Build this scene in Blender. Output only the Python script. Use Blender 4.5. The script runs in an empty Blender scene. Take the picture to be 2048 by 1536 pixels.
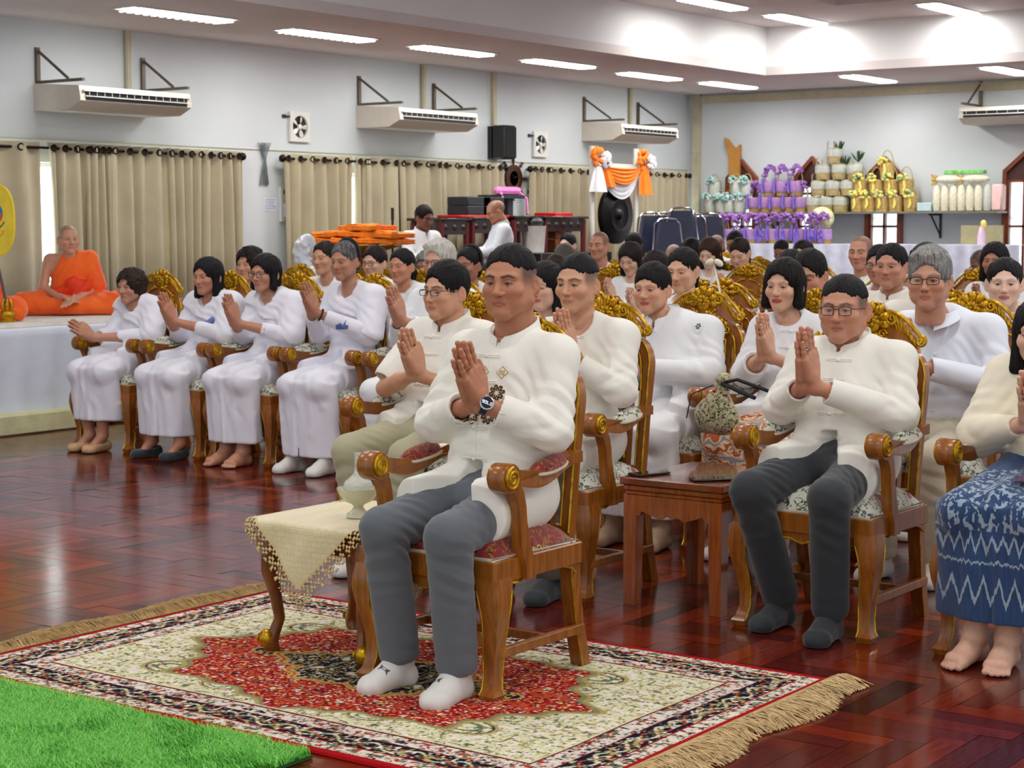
import bpy, math, random, time
import numpy as np
from mathutils import Vector, Matrix, Euler
from mathutils.bvhtree import BVHTree
T0 = time.time()
S = bpy.context.scene
COL = S.collection
PI = math.pi
# ---------------- camera ----------------
FPX, CH = 3618.3, 1.42
YAW, PITCH, ROLL = 0.627956, 0.086724, -0.00075
cam = bpy.data.cameras.new('camera')
cam.sensor_fit = 'HORIZONTAL'; cam.sensor_width = 36.0
cam.lens = 36.0 * FPX / 2048
cam.clip_start = 0.05; cam.clip_end = 200
cam.dof.use_dof = True; cam.dof.focus_distance = 5.6; cam.dof.aperture_fstop = 12.0
camo = bpy.data.objects.new('camera', cam); COL.objects.link(camo)
_f = Vector((-math.sin(YAW) * math.cos(PITCH), math.cos(YAW) * math.cos(PITCH), -math.sin(PITCH)))
_r = Vector((math.cos(YAW), math.sin(YAW), 0)); _u = _r.cross(_f)
_r, _u = _r * math.cos(ROLL) + _u * math.sin(ROLL), _u * math.cos(ROLL) - _r * math.sin(ROLL)
CP = Vector((0, 0, CH))
camo.matrix_world = Matrix(((_r.x, _u.x, -_f.x, 0), (_r.y, _u.y, -_f.y, 0), (_r.z, _u.z, -_f.z, CH), (0, 0, 0, 1)))
S.camera = camo
def _ray(x, y): return _r * ((x - 1024) / FPX) + _u * ((768 - y) / FPX) + _f
def onz(x, y, z): d = _ray(x, y); return CP + d * ((z - CH) / d.z)
def onx(x, y, X): d = _ray(x, y); return CP + d * (X / d.x)
def ony(x, y, Y): d = _ray(x, y); return CP + d * (Y / d.y)
# ---------------- world, exposure ----------------
S.view_settings.view_transform = 'Standard'; S.view_settings.look = 'None'
S.view_settings.gamma = 1.0; S.view_settings.use_curve_mapping = False
S.view_settings.exposure = 0.25
w = bpy.data.worlds.new('world'); S.world = w; w.use_nodes = True
wb = w.node_tree.nodes['Background']; wb.inputs[0].default_value = (0.93, 0.96, 1.0, 1); wb.inputs[1].default_value = 0.75
# ---------------- room measures and ceiling lamps ----------------
XL, YB, ZC, ZU, ZT = -13.0, 22.1, 3.25, 3.82, 4.35
OX, OY = -10.56, 19.8            # inner corner of the raised ceiling
lamps = []                        # (x, y, z): centre of each recessed lamp, long side along Y
for px, py in ((355, 27), (655, 68), (905, 99), (1118, 125), (1300, 150), (1457, 168), (1737, 155), (2015, 139)):
    p = onz(px, py, ZC); lamps.append((p.x, p.y, ZC))
for px, py in ((1425, 5), (1592, 37), (1897, 16)):
    p = onz(px, py, ZU); lamps.append((p.x, p.y, ZU))
SEEN = len(lamps)
for yy in (4.5, 7.2, 10.0, 13.2, 16.0):
    for xx in (-8.2, -5.4, -2.4, 0.6):
        if yy > 13 and xx > -8.3 and xx < -8.1: continue
        lamps.append((xx, yy, ZU if not (-9.6 > xx) else ZC))
for xx in (-6.5, -3.2, 0.0): lamps.append((xx, 1.6, ZU))
def area(loc, sx, sy, power, col=(1, .985, .96), rot=(0, 0, 0)):
    L = bpy.data.lights.new('ceiling_lamp_light', 'AREA'); L.shape = 'RECTANGLE'; L.size = sx; L.size_y = sy
    L.energy = power; L.color = col
    o = bpy.data.objects.new('ceiling_lamp_light', L); COL.objects.link(o); o.location = loc; o.rotation_euler = rot
    return o
for i, (x, y, z) in enumerate(lamps):
    area((x, y, z - 0.03), 0.22, 1.15, 24)
# ---------------- materials ----------------
MATS = {}
def lin(c): return tuple(((v / 12.92) if v <= .04045 else ((v + .055) / 1.055) ** 2.4) for v in c)
def hexc(h): return lin(tuple(int(h[i:i + 2], 16) / 255 for i in (0, 2, 4)))
class NT:
    def __init__(s, name):
        s.m = bpy.data.materials.new(name); s.m.use_nodes = True; s.t = s.m.node_tree; s.b = s.t.nodes['Principled BSDF']
    def n(s, typ, **kw):
        nd = s.t.nodes.new(typ)
        for k, v in kw.items():
            if k.startswith('_'): setattr(nd, k[1:], v)
            else:
                nd.inputs[int(k[1:]) if k[0] == 'i' and k[1:].isdigit() else k].default_value = v
        return nd
    def l(s, a, b):
        s.t.links.new(a, b)
    def ramp(s, fac, stops, interp='LINEAR'):
        r = s.t.nodes.new('ShaderNodeValToRGB'); cr = r.color_ramp; cr.interpolation = interp
        while len(cr.elements) < len(stops): cr.elements.new(0.5)
        for e, (p, c) in zip(cr.elements, stops): e.position = p; e.color = (*c[:3], 1)
        s.l(fac, r.inputs[0]); return r.outputs[0]
    def math(s, op, a, b=None, c=None):
        nd = s.t.nodes.new('ShaderNodeMath'); nd.operation = op
        for i, v in enumerate((a, b, c)):
            if v is None: continue
            if isinstance(v, (int, float)): nd.inputs[i].default_value = v
            else: s.l(v, nd.inputs[i])
        return nd.outputs[0]
    def mix(s, fac, a, b):
        nd = s.t.nodes.new('ShaderNodeMix'); nd.data_type = 'RGBA'
        for sock, v in ((nd.inputs[0], fac), (nd.inputs[6], a), (nd.inputs[7], b)):
            if isinstance(v, (int, float)): sock.default_value = v
            elif isinstance(v, tuple): sock.default_value = (*v[:3], 1)
            else: s.l(v, sock)
        return nd.outputs[2]
    def coord(s, kind='Object'):
        return s.t.nodes.new('ShaderNodeTexCoord').outputs[kind]
    def mapp(s, vec, scale=(1, 1, 1), loc=(0, 0, 0), rot=(0, 0, 0)):
        nd = s.n('ShaderNodeMapping'); nd.inputs['Scale'].default_value = scale; nd.inputs['Location'].default_value = loc
        nd.inputs['Rotation'].default_value = rot; s.l(vec, nd.inputs[0]); return nd.outputs[0]
    def noise(s, vec, scale, detail=3, rough=.5, out=0):
        nd = s.n('ShaderNodeTexNoise', Scale=scale, Detail=detail, Roughness=rough); s.l(vec, nd.inputs['Vector']); return nd.outputs[out]
    def bump(s, h, strength=.2, dist=.01):
        nd = s.n('ShaderNodeBump', Strength=strength, Distance=dist); s.l(h, nd.inputs['Height']); s.l(nd.outputs[0], s.b.inputs['Normal'])
    def base(s, c):
        if isinstance(c, tuple): s.b.inputs['Base Color'].default_value = (*c[:3], 1)
        else: s.l(c, s.b.inputs['Base Color'])
    def set(s, **kw):
        for k, v in kw.items(): s.b.inputs[k.replace('_', ' ')].default_value = v
def M(name, col, rough=.5, metal=0., var=.06, scale=12., bump=0., bscale=60., emit=None, spec=.5, sheen=0, trans=0, coat=0):
    if name in MATS: return MATS[name]
    t = NT(name); co = t.coord()
    c = lin(col) if not isinstance(col, str) else hexc(col)
    f = t.noise(co, scale, 4)
    d = tuple(max(0, v * (1 - var * 2)) for v in c); u = tuple(min(1, v * (1 + var)) for v in c)
    t.base(t.ramp(f, [(.3, d), (.7, u)]))
    t.set(Roughness=rough, Metallic=metal); t.b.inputs['Specular IOR Level'].default_value = spec
    if coat: t.set(Coat_Weight=coat, Coat_Roughness=.08)
    if sheen: t.set(Sheen_Weight=sheen)
    if trans: t.set(Transmission_Weight=trans)
    if bump: t.bump(t.noise(co, bscale, 3), bump, .01)
    if emit:
        t.b.inputs['Emission Color'].default_value = (*(lin(emit[0]) if not isinstance(emit[0], str) else hexc(emit[0])), 1); t.b.inputs['Emission Strength'].default_value = emit[1]
    MATS[name] = t.m; return t.m
def attr_mat(name, rough=.5, sss=0., bump=0., bscale=200., sheen=0., spec=.5, coat=0., stretch=(1, 1, 1), mottle=.0):
    if name in MATS: return MATS[name]
    t = NT(name); a = t.n('ShaderNodeAttribute', _attribute_name='Col')
    c = a.outputs['Color']
    if mottle:
        f = t.noise(t.coord(), 30, 4)
        c = t.mix(t.math('MULTIPLY', f, mottle), c, (.35, .10, .07))
    t.base(c)
    t.set(Roughness=rough); t.b.inputs['Specular IOR Level'].default_value = spec
    if sss: t.set(Subsurface_Weight=sss, Subsurface_Scale=.012); t.b.inputs['Subsurface Radius'].default_value = (1, .35, .2)
    if sheen: t.set(Sheen_Weight=sheen)
    if coat: t.set(Coat_Weight=coat)
    if bump: t.bump(t.noise(t.mapp(t.coord(), stretch), bscale, 3), bump, .004)
    MATS[name] = t.m; return t.m
# ---------------- mesh builder ----------------
class MB:
    def __init__(s): s.v = []; s.f = []; s.mi = []; s.cur = 0; s.X = None
    def add(s, vs, fs):
        o = len(s.v)
        if s.X is not None: vs = [s.X @ Vector(p) for p in vs]
        s.v += [tuple(p) for p in vs]; s.f += [tuple(i + o for i in f) for f in fs]; s.mi += [s.cur] * len(fs); return s
    def box(s, x0, x1, y0, y1, z0, z1, b=0.0):
        if b <= 0:
            v = [(x, y, z) for z in (z0, z1) for y in (y0, y1) for x in (x0, x1)]
            return s.add(v, [(0, 2, 3, 1), (4, 5, 7, 6), (0, 1, 5, 4), (2, 6, 7, 3), (0, 4, 6, 2), (1, 3, 7, 5)])
        v = []
        for sz, z in ((-1, z0), (1, z1)):
            for sy, y in ((-1, y0), (1, y1)):
                for sx, x in ((-1, x0), (1, x1)):
                    v += [(x, y - sy * b, z - sz * b), (x - sx * b, y, z - sz * b), (x - sx * b, y - sy * b, z)]
        I = lambda sx, sy, sz, a: ((sz * 2 + sy) * 2 + sx) * 3 + a
        F = [tuple(I(1, sy, sz, 0) for sy, sz in ((0, 0), (1, 0), (1, 1), (0, 1))), tuple(I(0, sy, sz, 0) for sy, sz in ((0, 0), (0, 1), (1, 1), (1, 0))),
             tuple(I(sx, 0, sz, 1) for sx, sz in ((0, 0), (1, 0), (1, 1), (0, 1))), tuple(I(sx, 1, sz, 1) for sx, sz in ((0, 0), (0, 1), (1, 1), (1, 0))),
             tuple(I(sx, sy, 1, 2) for sx, sy in ((0, 0), (1, 0), (1, 1), (0, 1))), tuple(I(sx, sy, 0, 2) for sx, sy in ((0, 0), (0, 1), (1, 1), (1, 0)))]
        for a, c in ((0, 0), (1, 0), (1, 1), (0, 1)):
            F.append((I(a, c, 0, 0), I(a, c, 0, 1), I(a, c, 1, 1), I(a, c, 1, 0)) if (a ^ c) else (I(a, c, 0, 0), I(a, c, 1, 0), I(a, c, 1, 1), I(a, c, 0, 1)))
            F.append((I(a, 0, c, 0), I(a, 1, c, 0), I(a, 1, c, 2), I(a, 0, c, 2)) if (a ^ c) else (I(a, 0, c, 0), I(a, 0, c, 2), I(a, 1, c, 2), I(a, 1, c, 0)))
            F.append((I(0, a, c, 1), I(1, a, c, 1), I(1, a, c, 2), I(0, a, c, 2)) if not (a ^ c) else (I(0, a, c, 1), I(0, a, c, 2), I(1, a, c, 2), I(1, a, c, 1)))
        for sx in (0, 1):
            for sy in (0, 1):
                for sz in (0, 1):
                    t = (I(sx, sy, sz, 0), I(sx, sy, sz, 1), I(sx, sy, sz, 2)); F.append(t if (sx ^ sy ^ sz) else t[::-1])
        return s.add(v, F)
    def tube(s, pts, r, n=8, cap=True, closed=False, flat=1.0, up=None):
        pts = [Vector(p) for p in pts]; N = len(pts)
        rs = r if isinstance(r, (list, tuple)) else [r] * N
        vs = []; prev = None
        for i, p in enumerate(pts):
            a = pts[(i - 1) % N] if (i or closed) else p; b = pts[(i + 1) % N] if (i < N - 1 or closed) else p
            d = (b - a); d = d.normalized() if d.length > 1e-9 else Vector((0, 0, 1))
            if prev is None:
                ref = Vector(up) if up else (Vector((0, 0, 1)) if abs(d.z) < .9 else Vector((1, 0, 0)))
                x = d.cross(ref).normalized()
            else:
                x = (prev - d * prev.dot(d)).normalized()
            prev = x; y = d.cross(x)
            for k in range(n):
                t = 2 * PI * k / n; vs.append(p + x * (math.cos(t) * rs[i]) + y * (math.sin(t) * rs[i] * flat))
        fs = []
        for i in range(N if closed else N - 1):
            for k in range(n):
                a = i * n + k; b = i * n + (k + 1) % n; c = ((i + 1) % N) * n
                fs.append((a, b, c + (k + 1) % n, c + k))
        if cap and not closed:
            fs.append(tuple(range(n))[::-1]); fs.append(tuple((N - 1) * n + k for k in range(n)))
        return s.add(vs, fs)
    def lathe(s, prof, n=24, c=(0, 0, 0), ax='z', rip=None):
        vs = []; fs = []
        for j, (r, z) in enumerate(prof):
            for k in range(n):
                t = 2 * PI * k / n; q = r * (1 + (rip(t, j) if rip else 0))
                p = (q * math.cos(t), q * math.sin(t), z)
                if ax == 'x': p = (p[2], p[0], p[1])
                if ax == 'y': p = (p[0], p[2], p[1])
                vs.append((p[0] + c[0], p[1] + c[1], p[2] + c[2]))
        for j in range(len(prof) - 1):
            for k in range(n):
                a = j * n + k; b = j * n + (k + 1) % n; fs.append((a, b, b + n, a + n))
        fs.append(tuple(range(n))[::-1]); fs.append(tuple((len(prof) - 1) * n + k for k in range(n)))
        return s.add(vs, fs)
    def ball(s, c, r, n=10, rot=None):
        r = r if isinstance(r, (tuple, list)) else (r, r, r); vs = []; fs = []; m = max(4, n // 2 + 1)
        R = rot if rot is not None else Matrix.Identity(3)
        for j in range(m + 1):
            ph = PI * j / m
            for k in range(n):
                t = 2 * PI * k / n
                q = R @ Vector((r[0] * math.sin(ph) * math.cos(t), r[1] * math.sin(ph) * math.sin(t), r[2] * math.cos(ph)))
                vs.append((c[0] + q.x, c[1] + q.y, c[2] + q.z))
        for j in range(m):
            for k in range(n):
                a = j * n + k; b = j * n + (k + 1) % n; fs.append((a, a + n, b + n, b))
        return s.add(vs, fs)
    def extr(s, loops, mapf, t0, t1):
        """loops: outer + holes 2D; mapf(u,v,t)->3D; solid between t0,t1"""
        from mathutils.geometry import tessellate_polygon
        flat = [p for L in loops for p in L]; n = len(flat)
        tri = tessellate_polygon([[Vector((p[0], p[1], 0)) for p in L] for L in loops])
        vs = [mapf(p[0], p[1], t0) for p in flat] + [mapf(p[0], p[1], t1) for p in flat]
        fs = []
        for t in tri:
            a, b, c = t
            A = (flat[b][0] - flat[a][0]) * (flat[c][1] - flat[a][1]) - (flat[b][1] - flat[a][1]) * (flat[c][0] - flat[a][0])
            if A < 0: a, c = c, a
            fs.append((a, b, c)); fs.append((c + n, b + n, a + n))
        o = 0
        for L in loops:
            m = len(L)
            for i in range(m):
                a = o + i; b = o + (i + 1) % m; fs.append((b, a, a + n, b + n))
            o += m
        return s.add(vs, fs)
    def grid(s, P, closed=False):
        """P[i][j] points"""
        n = len(P); m = len(P[0]); vs = [p for r in P for p in r]; fs = []
        for i in range(n - 1):
            for j in range(m if closed else m - 1):
                a = i * m + j; b = i * m + (j + 1) % m; fs.append((a, b, b + m, a + m))
        return s.add(vs, fs)
    def mesh(s, name, mats=(), smooth=True, ang=40, fix=True):
        me = bpy.data.meshes.new(name); me.from_pydata(s.v, [], s.f)
        for m in (mats if isinstance(mats, (list, tuple)) else [mats]): me.materials.append(m)
        if any(s.mi): me.polygons.foreach_set('material_index', s.mi)
        if fix:
            import bmesh
            b = bmesh.new(); b.from_mesh(me); bmesh.ops.recalc_face_normals(b, faces=b.faces); b.to_mesh(me); b.free()
        if smooth:
            me.polygons.foreach_set('use_smooth', [True] * len(me.polygons))
            me.set_sharp_from_angle(angle=math.radians(ang))
        me.update(); return me
def obj(name, me, parent=None, loc=None, label=None, rot=None):
    if isinstance(me, tuple): me = me[0].mesh(name, me[1])
    o = bpy.data.objects.new(name, me); COL.objects.link(o)
    if parent is not None: o.parent = parent
    if loc is not None: o.location = loc
    if rot is not None: o.rotation_euler = rot
    if label: o['label'] = label
    return o
def tag(o, label, cat, group=None):
    o['label'] = label; o['category'] = cat
    if group: o['group'] = group
    return o
def thing(name, label, cat, loc=(0, 0, 0), rotz=0, group=None):
    o = bpy.data.objects.new(name, None); COL.objects.link(o); o.location = loc; o.rotation_euler = (0, 0, rotz)
    o.empty_display_size = .1
    return tag(o, label, cat, group)
def struct(name, me, parent=None):
    o = obj(name, me, parent)
    if parent is None: o['kind'] = 'structure'
    return o
def copy_tree(o, parent=None):
    c = o.copy(); COL.objects.link(c); c.parent = parent
    for ch in o.children: copy_tree(ch, c)
    return c
def set_col(me, cols):
    a = me.color_attributes.new('Col', 'FLOAT_COLOR', 'POINT')
    c = np.ones((len(cols), 4), np.float32); c[:, :3] = cols; a.data.foreach_set('color', c.ravel())
# ================= THE ROOM =================
def wallmat(name, col, b=.05):
    t = NT(name); co = t.coord(); f = t.noise(co, 1.2, 4); c = lin(col)
    t.base(t.ramp(f, [(.3, tuple(v * .95 for v in c)), (.7, c)])); t.set(Roughness=.75); t.bump(t.noise(co, 80, 3), b, .004); return t.m
m_wall = wallmat('painted_wall', (.80, .825, .835)); m_ceil = wallmat('painted_ceiling', (.82, .79, .78)); m_tray = wallmat('painted_tray', (.90, .90, .90))
# floor of glossy herringbone parquet: each plank a face with its own tint
def build_floor():
    W, n = .088, 5; L = W * n
    x0, x1, y0, y1 = XL, 2.6, -1.2, YB
    rs = np.random.RandomState(4)
    vs = []; cols = []
    ox, oy = -3.0, 4.0
    # tiling: planks (a,b): horizontal at (a + b*?) ; classic herringbone by stepping (W,W)
    R = int(28 / W)
    A = []
    for i in range(-R, R):
        # every diagonal step i shifts by (W,W); repeats every 2L perpendicular
        for j in range(-45, 45):
            bx = ox + i * W + j * L; by = oy + i * W - j * L
            A.append((bx, by, bx + L, by + W, 0)); A.append((bx + L, by - L + W, bx + L + W, by + W, 1))
    for (a, b, c, d, k) in A:
        if c < x0 - L or a > x1 + L or d < y0 - L or b > y1 + L: continue
        a, b, c, d = max(a, x0), max(b, y0), min(c, x1), min(d, y1)
        if c - a < 1e-4 or d - b < 1e-4: continue
        g = .0008
        vs.append(((a + g, b + g, 0), (c - g, b + g, 0), (c - g, d - g, 0), (a + g, d - g, 0)))
        cols.append(k)
    n = len(vs); me = bpy.data.meshes.new('floor')
    V = np.array(vs, np.float32).reshape(-1, 3); 
    tint = rs.rand(n); 
    # tiny tilt of each plank so that reflections break as on real parquet
    tl = rs.normal(0, .0004, (n, 2)); V = V.reshape(n, 4, 3); ctr = V.mean(1, keepdims=True)
    V[:, :, 2] = ((V[:, :, :2] - ctr[:, :, :2]) * tl[:, None, :]).sum(2) * 4 - .0008
    V = V.reshape(-1, 3)
    me.vertices.add(4 * n); me.vertices.foreach_set('co', V.ravel()); me.loops.add(4 * n); me.loops.foreach_set('vertex_index', np.arange(4 * n, dtype=np.int32))
    me.polygons.add(n); me.polygons.foreach_set('loop_start', np.arange(n, dtype=np.int32) * 4); me.update()
    pal = np.array([hexc('5a1a10'), hexc('76240f'), hexc('4a130e'), hexc('8a3014'), hexc('34100d'), hexc('6a1f12'), hexc('5f1b14')])
    ix = rs.choice(7, n, p=[.24, .2, .16, .09, .06, .13, .12]); c = pal[ix] * (0.85 + .3 * tint[:, None])
    c4 = np.repeat(np.concatenate([c, np.array(cols)[:, None]], 1), 4, 0).astype(np.float32)
    a = me.color_attributes.new('Col', 'FLOAT_COLOR', 'POINT'); a.data.foreach_set('color', c4.ravel())
    t = NT('parquet'); at = t.n('ShaderNodeAttribute', _attribute_name='Col'); co = t.coord()
    g1 = t.noise(t.mapp(co, (3, 45, 1)), 3, 5, .6); g2 = t.noise(t.mapp(co, (45, 3, 1)), 3, 5, .6)
    mx = t.n('ShaderNodeMix'); t.l(at.outputs['Alpha'], mx.inputs[0]); t.l(g1, mx.inputs[2]); t.l(g2, mx.inputs[3])
    gr = t.ramp(mx.outputs[0], [(.3, (.45, .42, .42)), (.65, (1.25, 1.2, 1.1))])
    mm = t.n('ShaderNodeMix', _data_type='RGBA', _blend_type='MULTIPLY'); mm.inputs[0].default_value = 1
    t.l(at.outputs['Color'], mm.inputs[6]); t.l(gr, mm.inputs[7]); t.base(mm.outputs[2])
    t.set(Roughness=.15); t.b.inputs['Specular IOR Level'].default_value = .55
    t.bump(t.noise(t.mapp(co, (1, 1, 1)), 14, 3), .05, .006)
    me.materials.append(t.m)
    o = bpy.data.objects.new('floor', me); COL.objects.link(o); o['kind'] = 'structure'
build_floor()
b = MB().box(XL - .3, 2.7, -1.3, YB + .3, -.12, -.006); o = obj('foundation', b.mesh('foundation', M('grout', (.08, .03, .02), .8), smooth=False)); o.name = 'trim_0'; o['kind'] = 'structure'
# left wall with window openings behind the curtains
def rect(x0, y0, x1, y1): return [(x0, y0), (x1, y0), (x1, y1), (x0, y1)]
LWIN = []
for a, c in ((1, 475), (575, 1000), (1068, 1372)):
    ya = onx(a, 320, XL).y; yb = onx(c, 335, XL).y
    LWIN.append((ya + .25, yb - .25))
LWIN[0] = (LWIN[0][0] - 1.5, LWIN[0][1])
b = MB(); b.extr([rect(-1, 0, YB, ZC)] + [rect(a, .9, c, 2.0)[::-1] for a, c in LWIN], lambda u, v, t: (t, u, v), XL - .2, XL)
struct('wall_left', b.mesh('wall_left', m_wall, smooth=False))
m_glow = M('daylight_glass', (.9, .95, 1), .1, emit=((.93, .97, 1), 5.0)); m_wood = M('reddish_wood', '7d3a1b', .35, var=.2, scale=8, bump=.1, coat=.3)
m_white = M('white_enamel', (.86, .86, .83), .35, var=.02)
for i, (a, c) in enumerate(LWIN):
    wd = thing('window_%d' % (i + 1), '', 'window', (XL, 0, 0)); del wd['label'], wd['category']; wd['kind'] = 'structure'
    b = MB().box(-.15, -.145, a, c, .9, 2.0); obj('window_pane', b.mesh('p', m_glow, False), wd)
    b = MB(); n = max(2, round((c - a) / .9))
    for k in range(n + 1):
        y = a + (c - a) * k / n; b.box(-.16, -.12, y - .02, y + .02, .9, 2.0)
    b.box(-.16, -.12, a, c, .9, .94); b.box(-.16, -.12, a, c, 1.96, 2.0); obj('window_frame', b.mesh('f', m_white, False), wd)
# back wall with its gabled windows
m_carve = M('carved_wood', '4a2114', .5, var=.35, scale=60, bump=.8, bscale=70)
def bx(px, py=400, Y=YB): return ony(px, py, Y)
BW = []                              # x-centre, half width, sill, spring, peak
for l, r_, pk, sp in ((1455, 1517, 318, 355), (1592, 1660, 312, 352), (1734, 1808, 312, 350), (2008, 2092, 302, 340)):
    xa, xb = bx(l).x, bx(r_).x; xc = (xa + xb) / 2
    BW.append((xc, (xb - xa) / 2, .85 if l < 2000 else .05, bx((l + r_) / 2, sp).z, bx((l + r_) / 2, pk).z))
holes = [[(c - h + .07, s0 + .06), (c - h + .07, sp - .06), (c + h - .07, sp - .06), (c + h - .07, s0 + .06)] for c, h, s0, sp, pk in BW]
b = MB(); b.extr([rect(XL - .2, 0, 2.6, ZC)] + holes, lambda u, v, t: (u, t, v), YB, YB + .2)
struct('wall_back', b.mesh('wall_back', m_wall, smooth=False))
m_out = NT('outside_view'); _c = m_out.coord(); _n = m_out.noise(_c, 9, 6, .7)
m_out.base((.02, .02, .02)); m_out.l(m_out.ramp(_n, [(.35, (.42, .5, .47)), (.5, (.85, .9, .95)), (.62, (1, 1, 1))]), m_out.b.inputs['Emission Color']); m_out.b.inputs['Emission Strength'].default_value = 1.35
for i, (c, h, s0, sp, pk) in enumerate(BW):
    nm = 'window_%d' % (i + 4) if i < 3 else 'door_1'
    wd = bpy.data.objects.new(nm, None); COL.objects.link(wd); wd.location = (c, YB, 0); wd['kind'] = 'structure'
    b = MB(); out = [(-h, s0), (h, s0), (h, sp), (0, pk), (-h, sp)]; q = .05
    inn = [(-h + q, s0 + q), (h - q, s0 + q), (h - q, sp - q * .5), (0, pk - q * 1.3), (-h + q, sp - q * .5)]
    b.extr([out, inn[::-1]], lambda u, v, t: (u, t, v), -.07, .1)
    obj('window_frame', b.mesh('f', m_wood, False), wd)
    tz = sp - .12 if i < 3 else sp - .12
    b = MB(); b.extr([[(-h + q, tz), (h - q, tz), (h - q, sp - q * .5), (0, pk - q * 1.3), (-h + q, sp - q * .5)]], lambda u, v, t: (u, t, v), -.03, .02)
    obj('gable_panel', b.mesh('g', m_carve, False), wd)
    b = MB(); xi = h - q - .03
    b.box(-h + q, -xi, -.035, .06, s0 + q, tz); b.box(xi, h - q, -.035, .06, s0 + q, tz); b.box(-.014, .014, -.035, .06, s0 + q, tz)
    for z in ((1.42, 1.86) if i < 3 else (.8, 1.42)): b.box(-xi, xi, -.035, .06, z - .014, z + .014)
    b.box(-xi, xi, -.035, .06, tz - .03, tz); b.box(-xi, xi, -.035, .06, s0 + q, s0 + q + .05)
    obj('sash', b.mesh('s', m_wood, False), wd)
    b = MB().box(-xi, xi, .03, .034, s0 + q, tz); obj('window_pane', b.mesh('p', m_out.m, False), wd)
# ceilings
b = MB(); b.extr([rect(XL - .2, -1.2, OX, YB + .2)], lambda u, v, t: (u, v, t), ZC, ZC + .1); b.extr([rect(OX, OY, 2.6, YB + .2)], lambda u, v, t: (u, v, t), ZC, ZC + .1)
struct('ceiling', b.mesh('ceiling', m_ceil, smooth=False))
p = onz(1672, 11, ZU); TX, TY = p.x, p.y
b = MB(); b.box(OX - .1, TX, -1.2, OY + .1, ZU, ZU + .1); b.box(TX, 2.6, TY, OY + .1, ZU, ZU + .1); b.box(TX, 2.6, -1.2, TY, ZT, ZT + .1)
o = struct('ceiling_raised', b.mesh('ceiling_raised', m_ceil, smooth=False)); o.name = 'ceiling.001'
b = MB(); b.box(OX - .1, OX, -1.2, OY + .1, ZC + .1, ZU); b.box(OX, 2.6, OY, OY + .1, ZC + .1, ZU); b.box(TX - .1, TX, -1.2, TY + .1, ZU + .1, ZT); b.box(TX, 2.6, TY, TY + .1, ZU + .1, ZT)
struct('trim_1', b.mesh('trim_1', m_tray, smooth=False))
# cable trunking on the walls
m_trunk = M('cream_trunking', (.72, .69, .58), .5)
b = MB().box(onx(1395, 300, XL).x + .28, XL + .5, YB - .06, YB, 0, ZC - .02); b = MB().box(XL + .1, XL + .22, YB - .06, YB, 0, ZC); b.box(XL + .22, 2.5, YB - .05, YB, ZC - .13, ZC - .03)
struct('trim_2', b.mesh('trim_2', m_trunk, smooth=False))
b = MB().box(XL, XL + .05, onx(984, 200, XL).y - .03, onx(984, 200, XL).y + .03, 2.5, ZC - .0); b.box(XL, XL + .01, -1, YB, 2.2, 2.21)
struct('trim_3', b.mesh('trim_3', m_trunk, smooth=False))
# ceiling lamps
m_tube = M('lit_tubes', (1, 1, 1), .4, emit=((1, .99, .97), 9.0)); m_louv = M('lamp_louvre', (.85, .86, .86), .25, metal=.6)
names = ['nearest the camera along the left wall', 'second along the left wall, above the first exhaust fan', 'third along the left wall', 'fourth along the left wall, above the black loudspeaker', 'fifth along the left wall', 'sixth along the left wall, nearest the far corner', 'first beside the far wall, above the gabled windows', 'cut by the right edge above the far air conditioner', 'in the raised ceiling, cut by the top edge', 'in the raised ceiling, beside its corner', 'in the raised ceiling, farthest to the right']
lm = None
for i, (x, y, z) in enumerate(lamps[:SEEN]):
    if lm is None:
        lm = thing('ceiling_lamp', '', 'ceiling lamp', (x, y, z))
        b = MB(); b.extr([rect(-.15, -.62, .15, .62), rect(-.13, -.6, .13, .6)[::-1]], lambda u, v, t: (u, v, t), -.012, .0); obj('lamp_frame', b.mesh('f', m_white, False), lm)
        b = MB()
        for k in range(13): yy = -.55 + k * .0917; b.box(-.13, .13, yy - .004, yy + .004, -.035, -.002)
        obj('louvre', b.mesh('l', m_louv, False), lm)
        b = MB(); b.tube([(-.055, -.57, -.016), (-.055, .57, -.016)], .013, 8); b.tube([(.055, -.57, -.016), (.055, .57, -.016)], .013, 8); b.box(-.12, .12, -.58, .58, -.004, -.002)
        obj('fluorescent_tube', b.mesh('t', m_tube), lm); c = lm
    else: c = copy_tree(lm)
    c.location = (x, y, z); tag(c, 'recessed fluorescent ceiling lamp, ' + names[i], 'ceiling lamp', 'recessed ceiling lamps')
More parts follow.
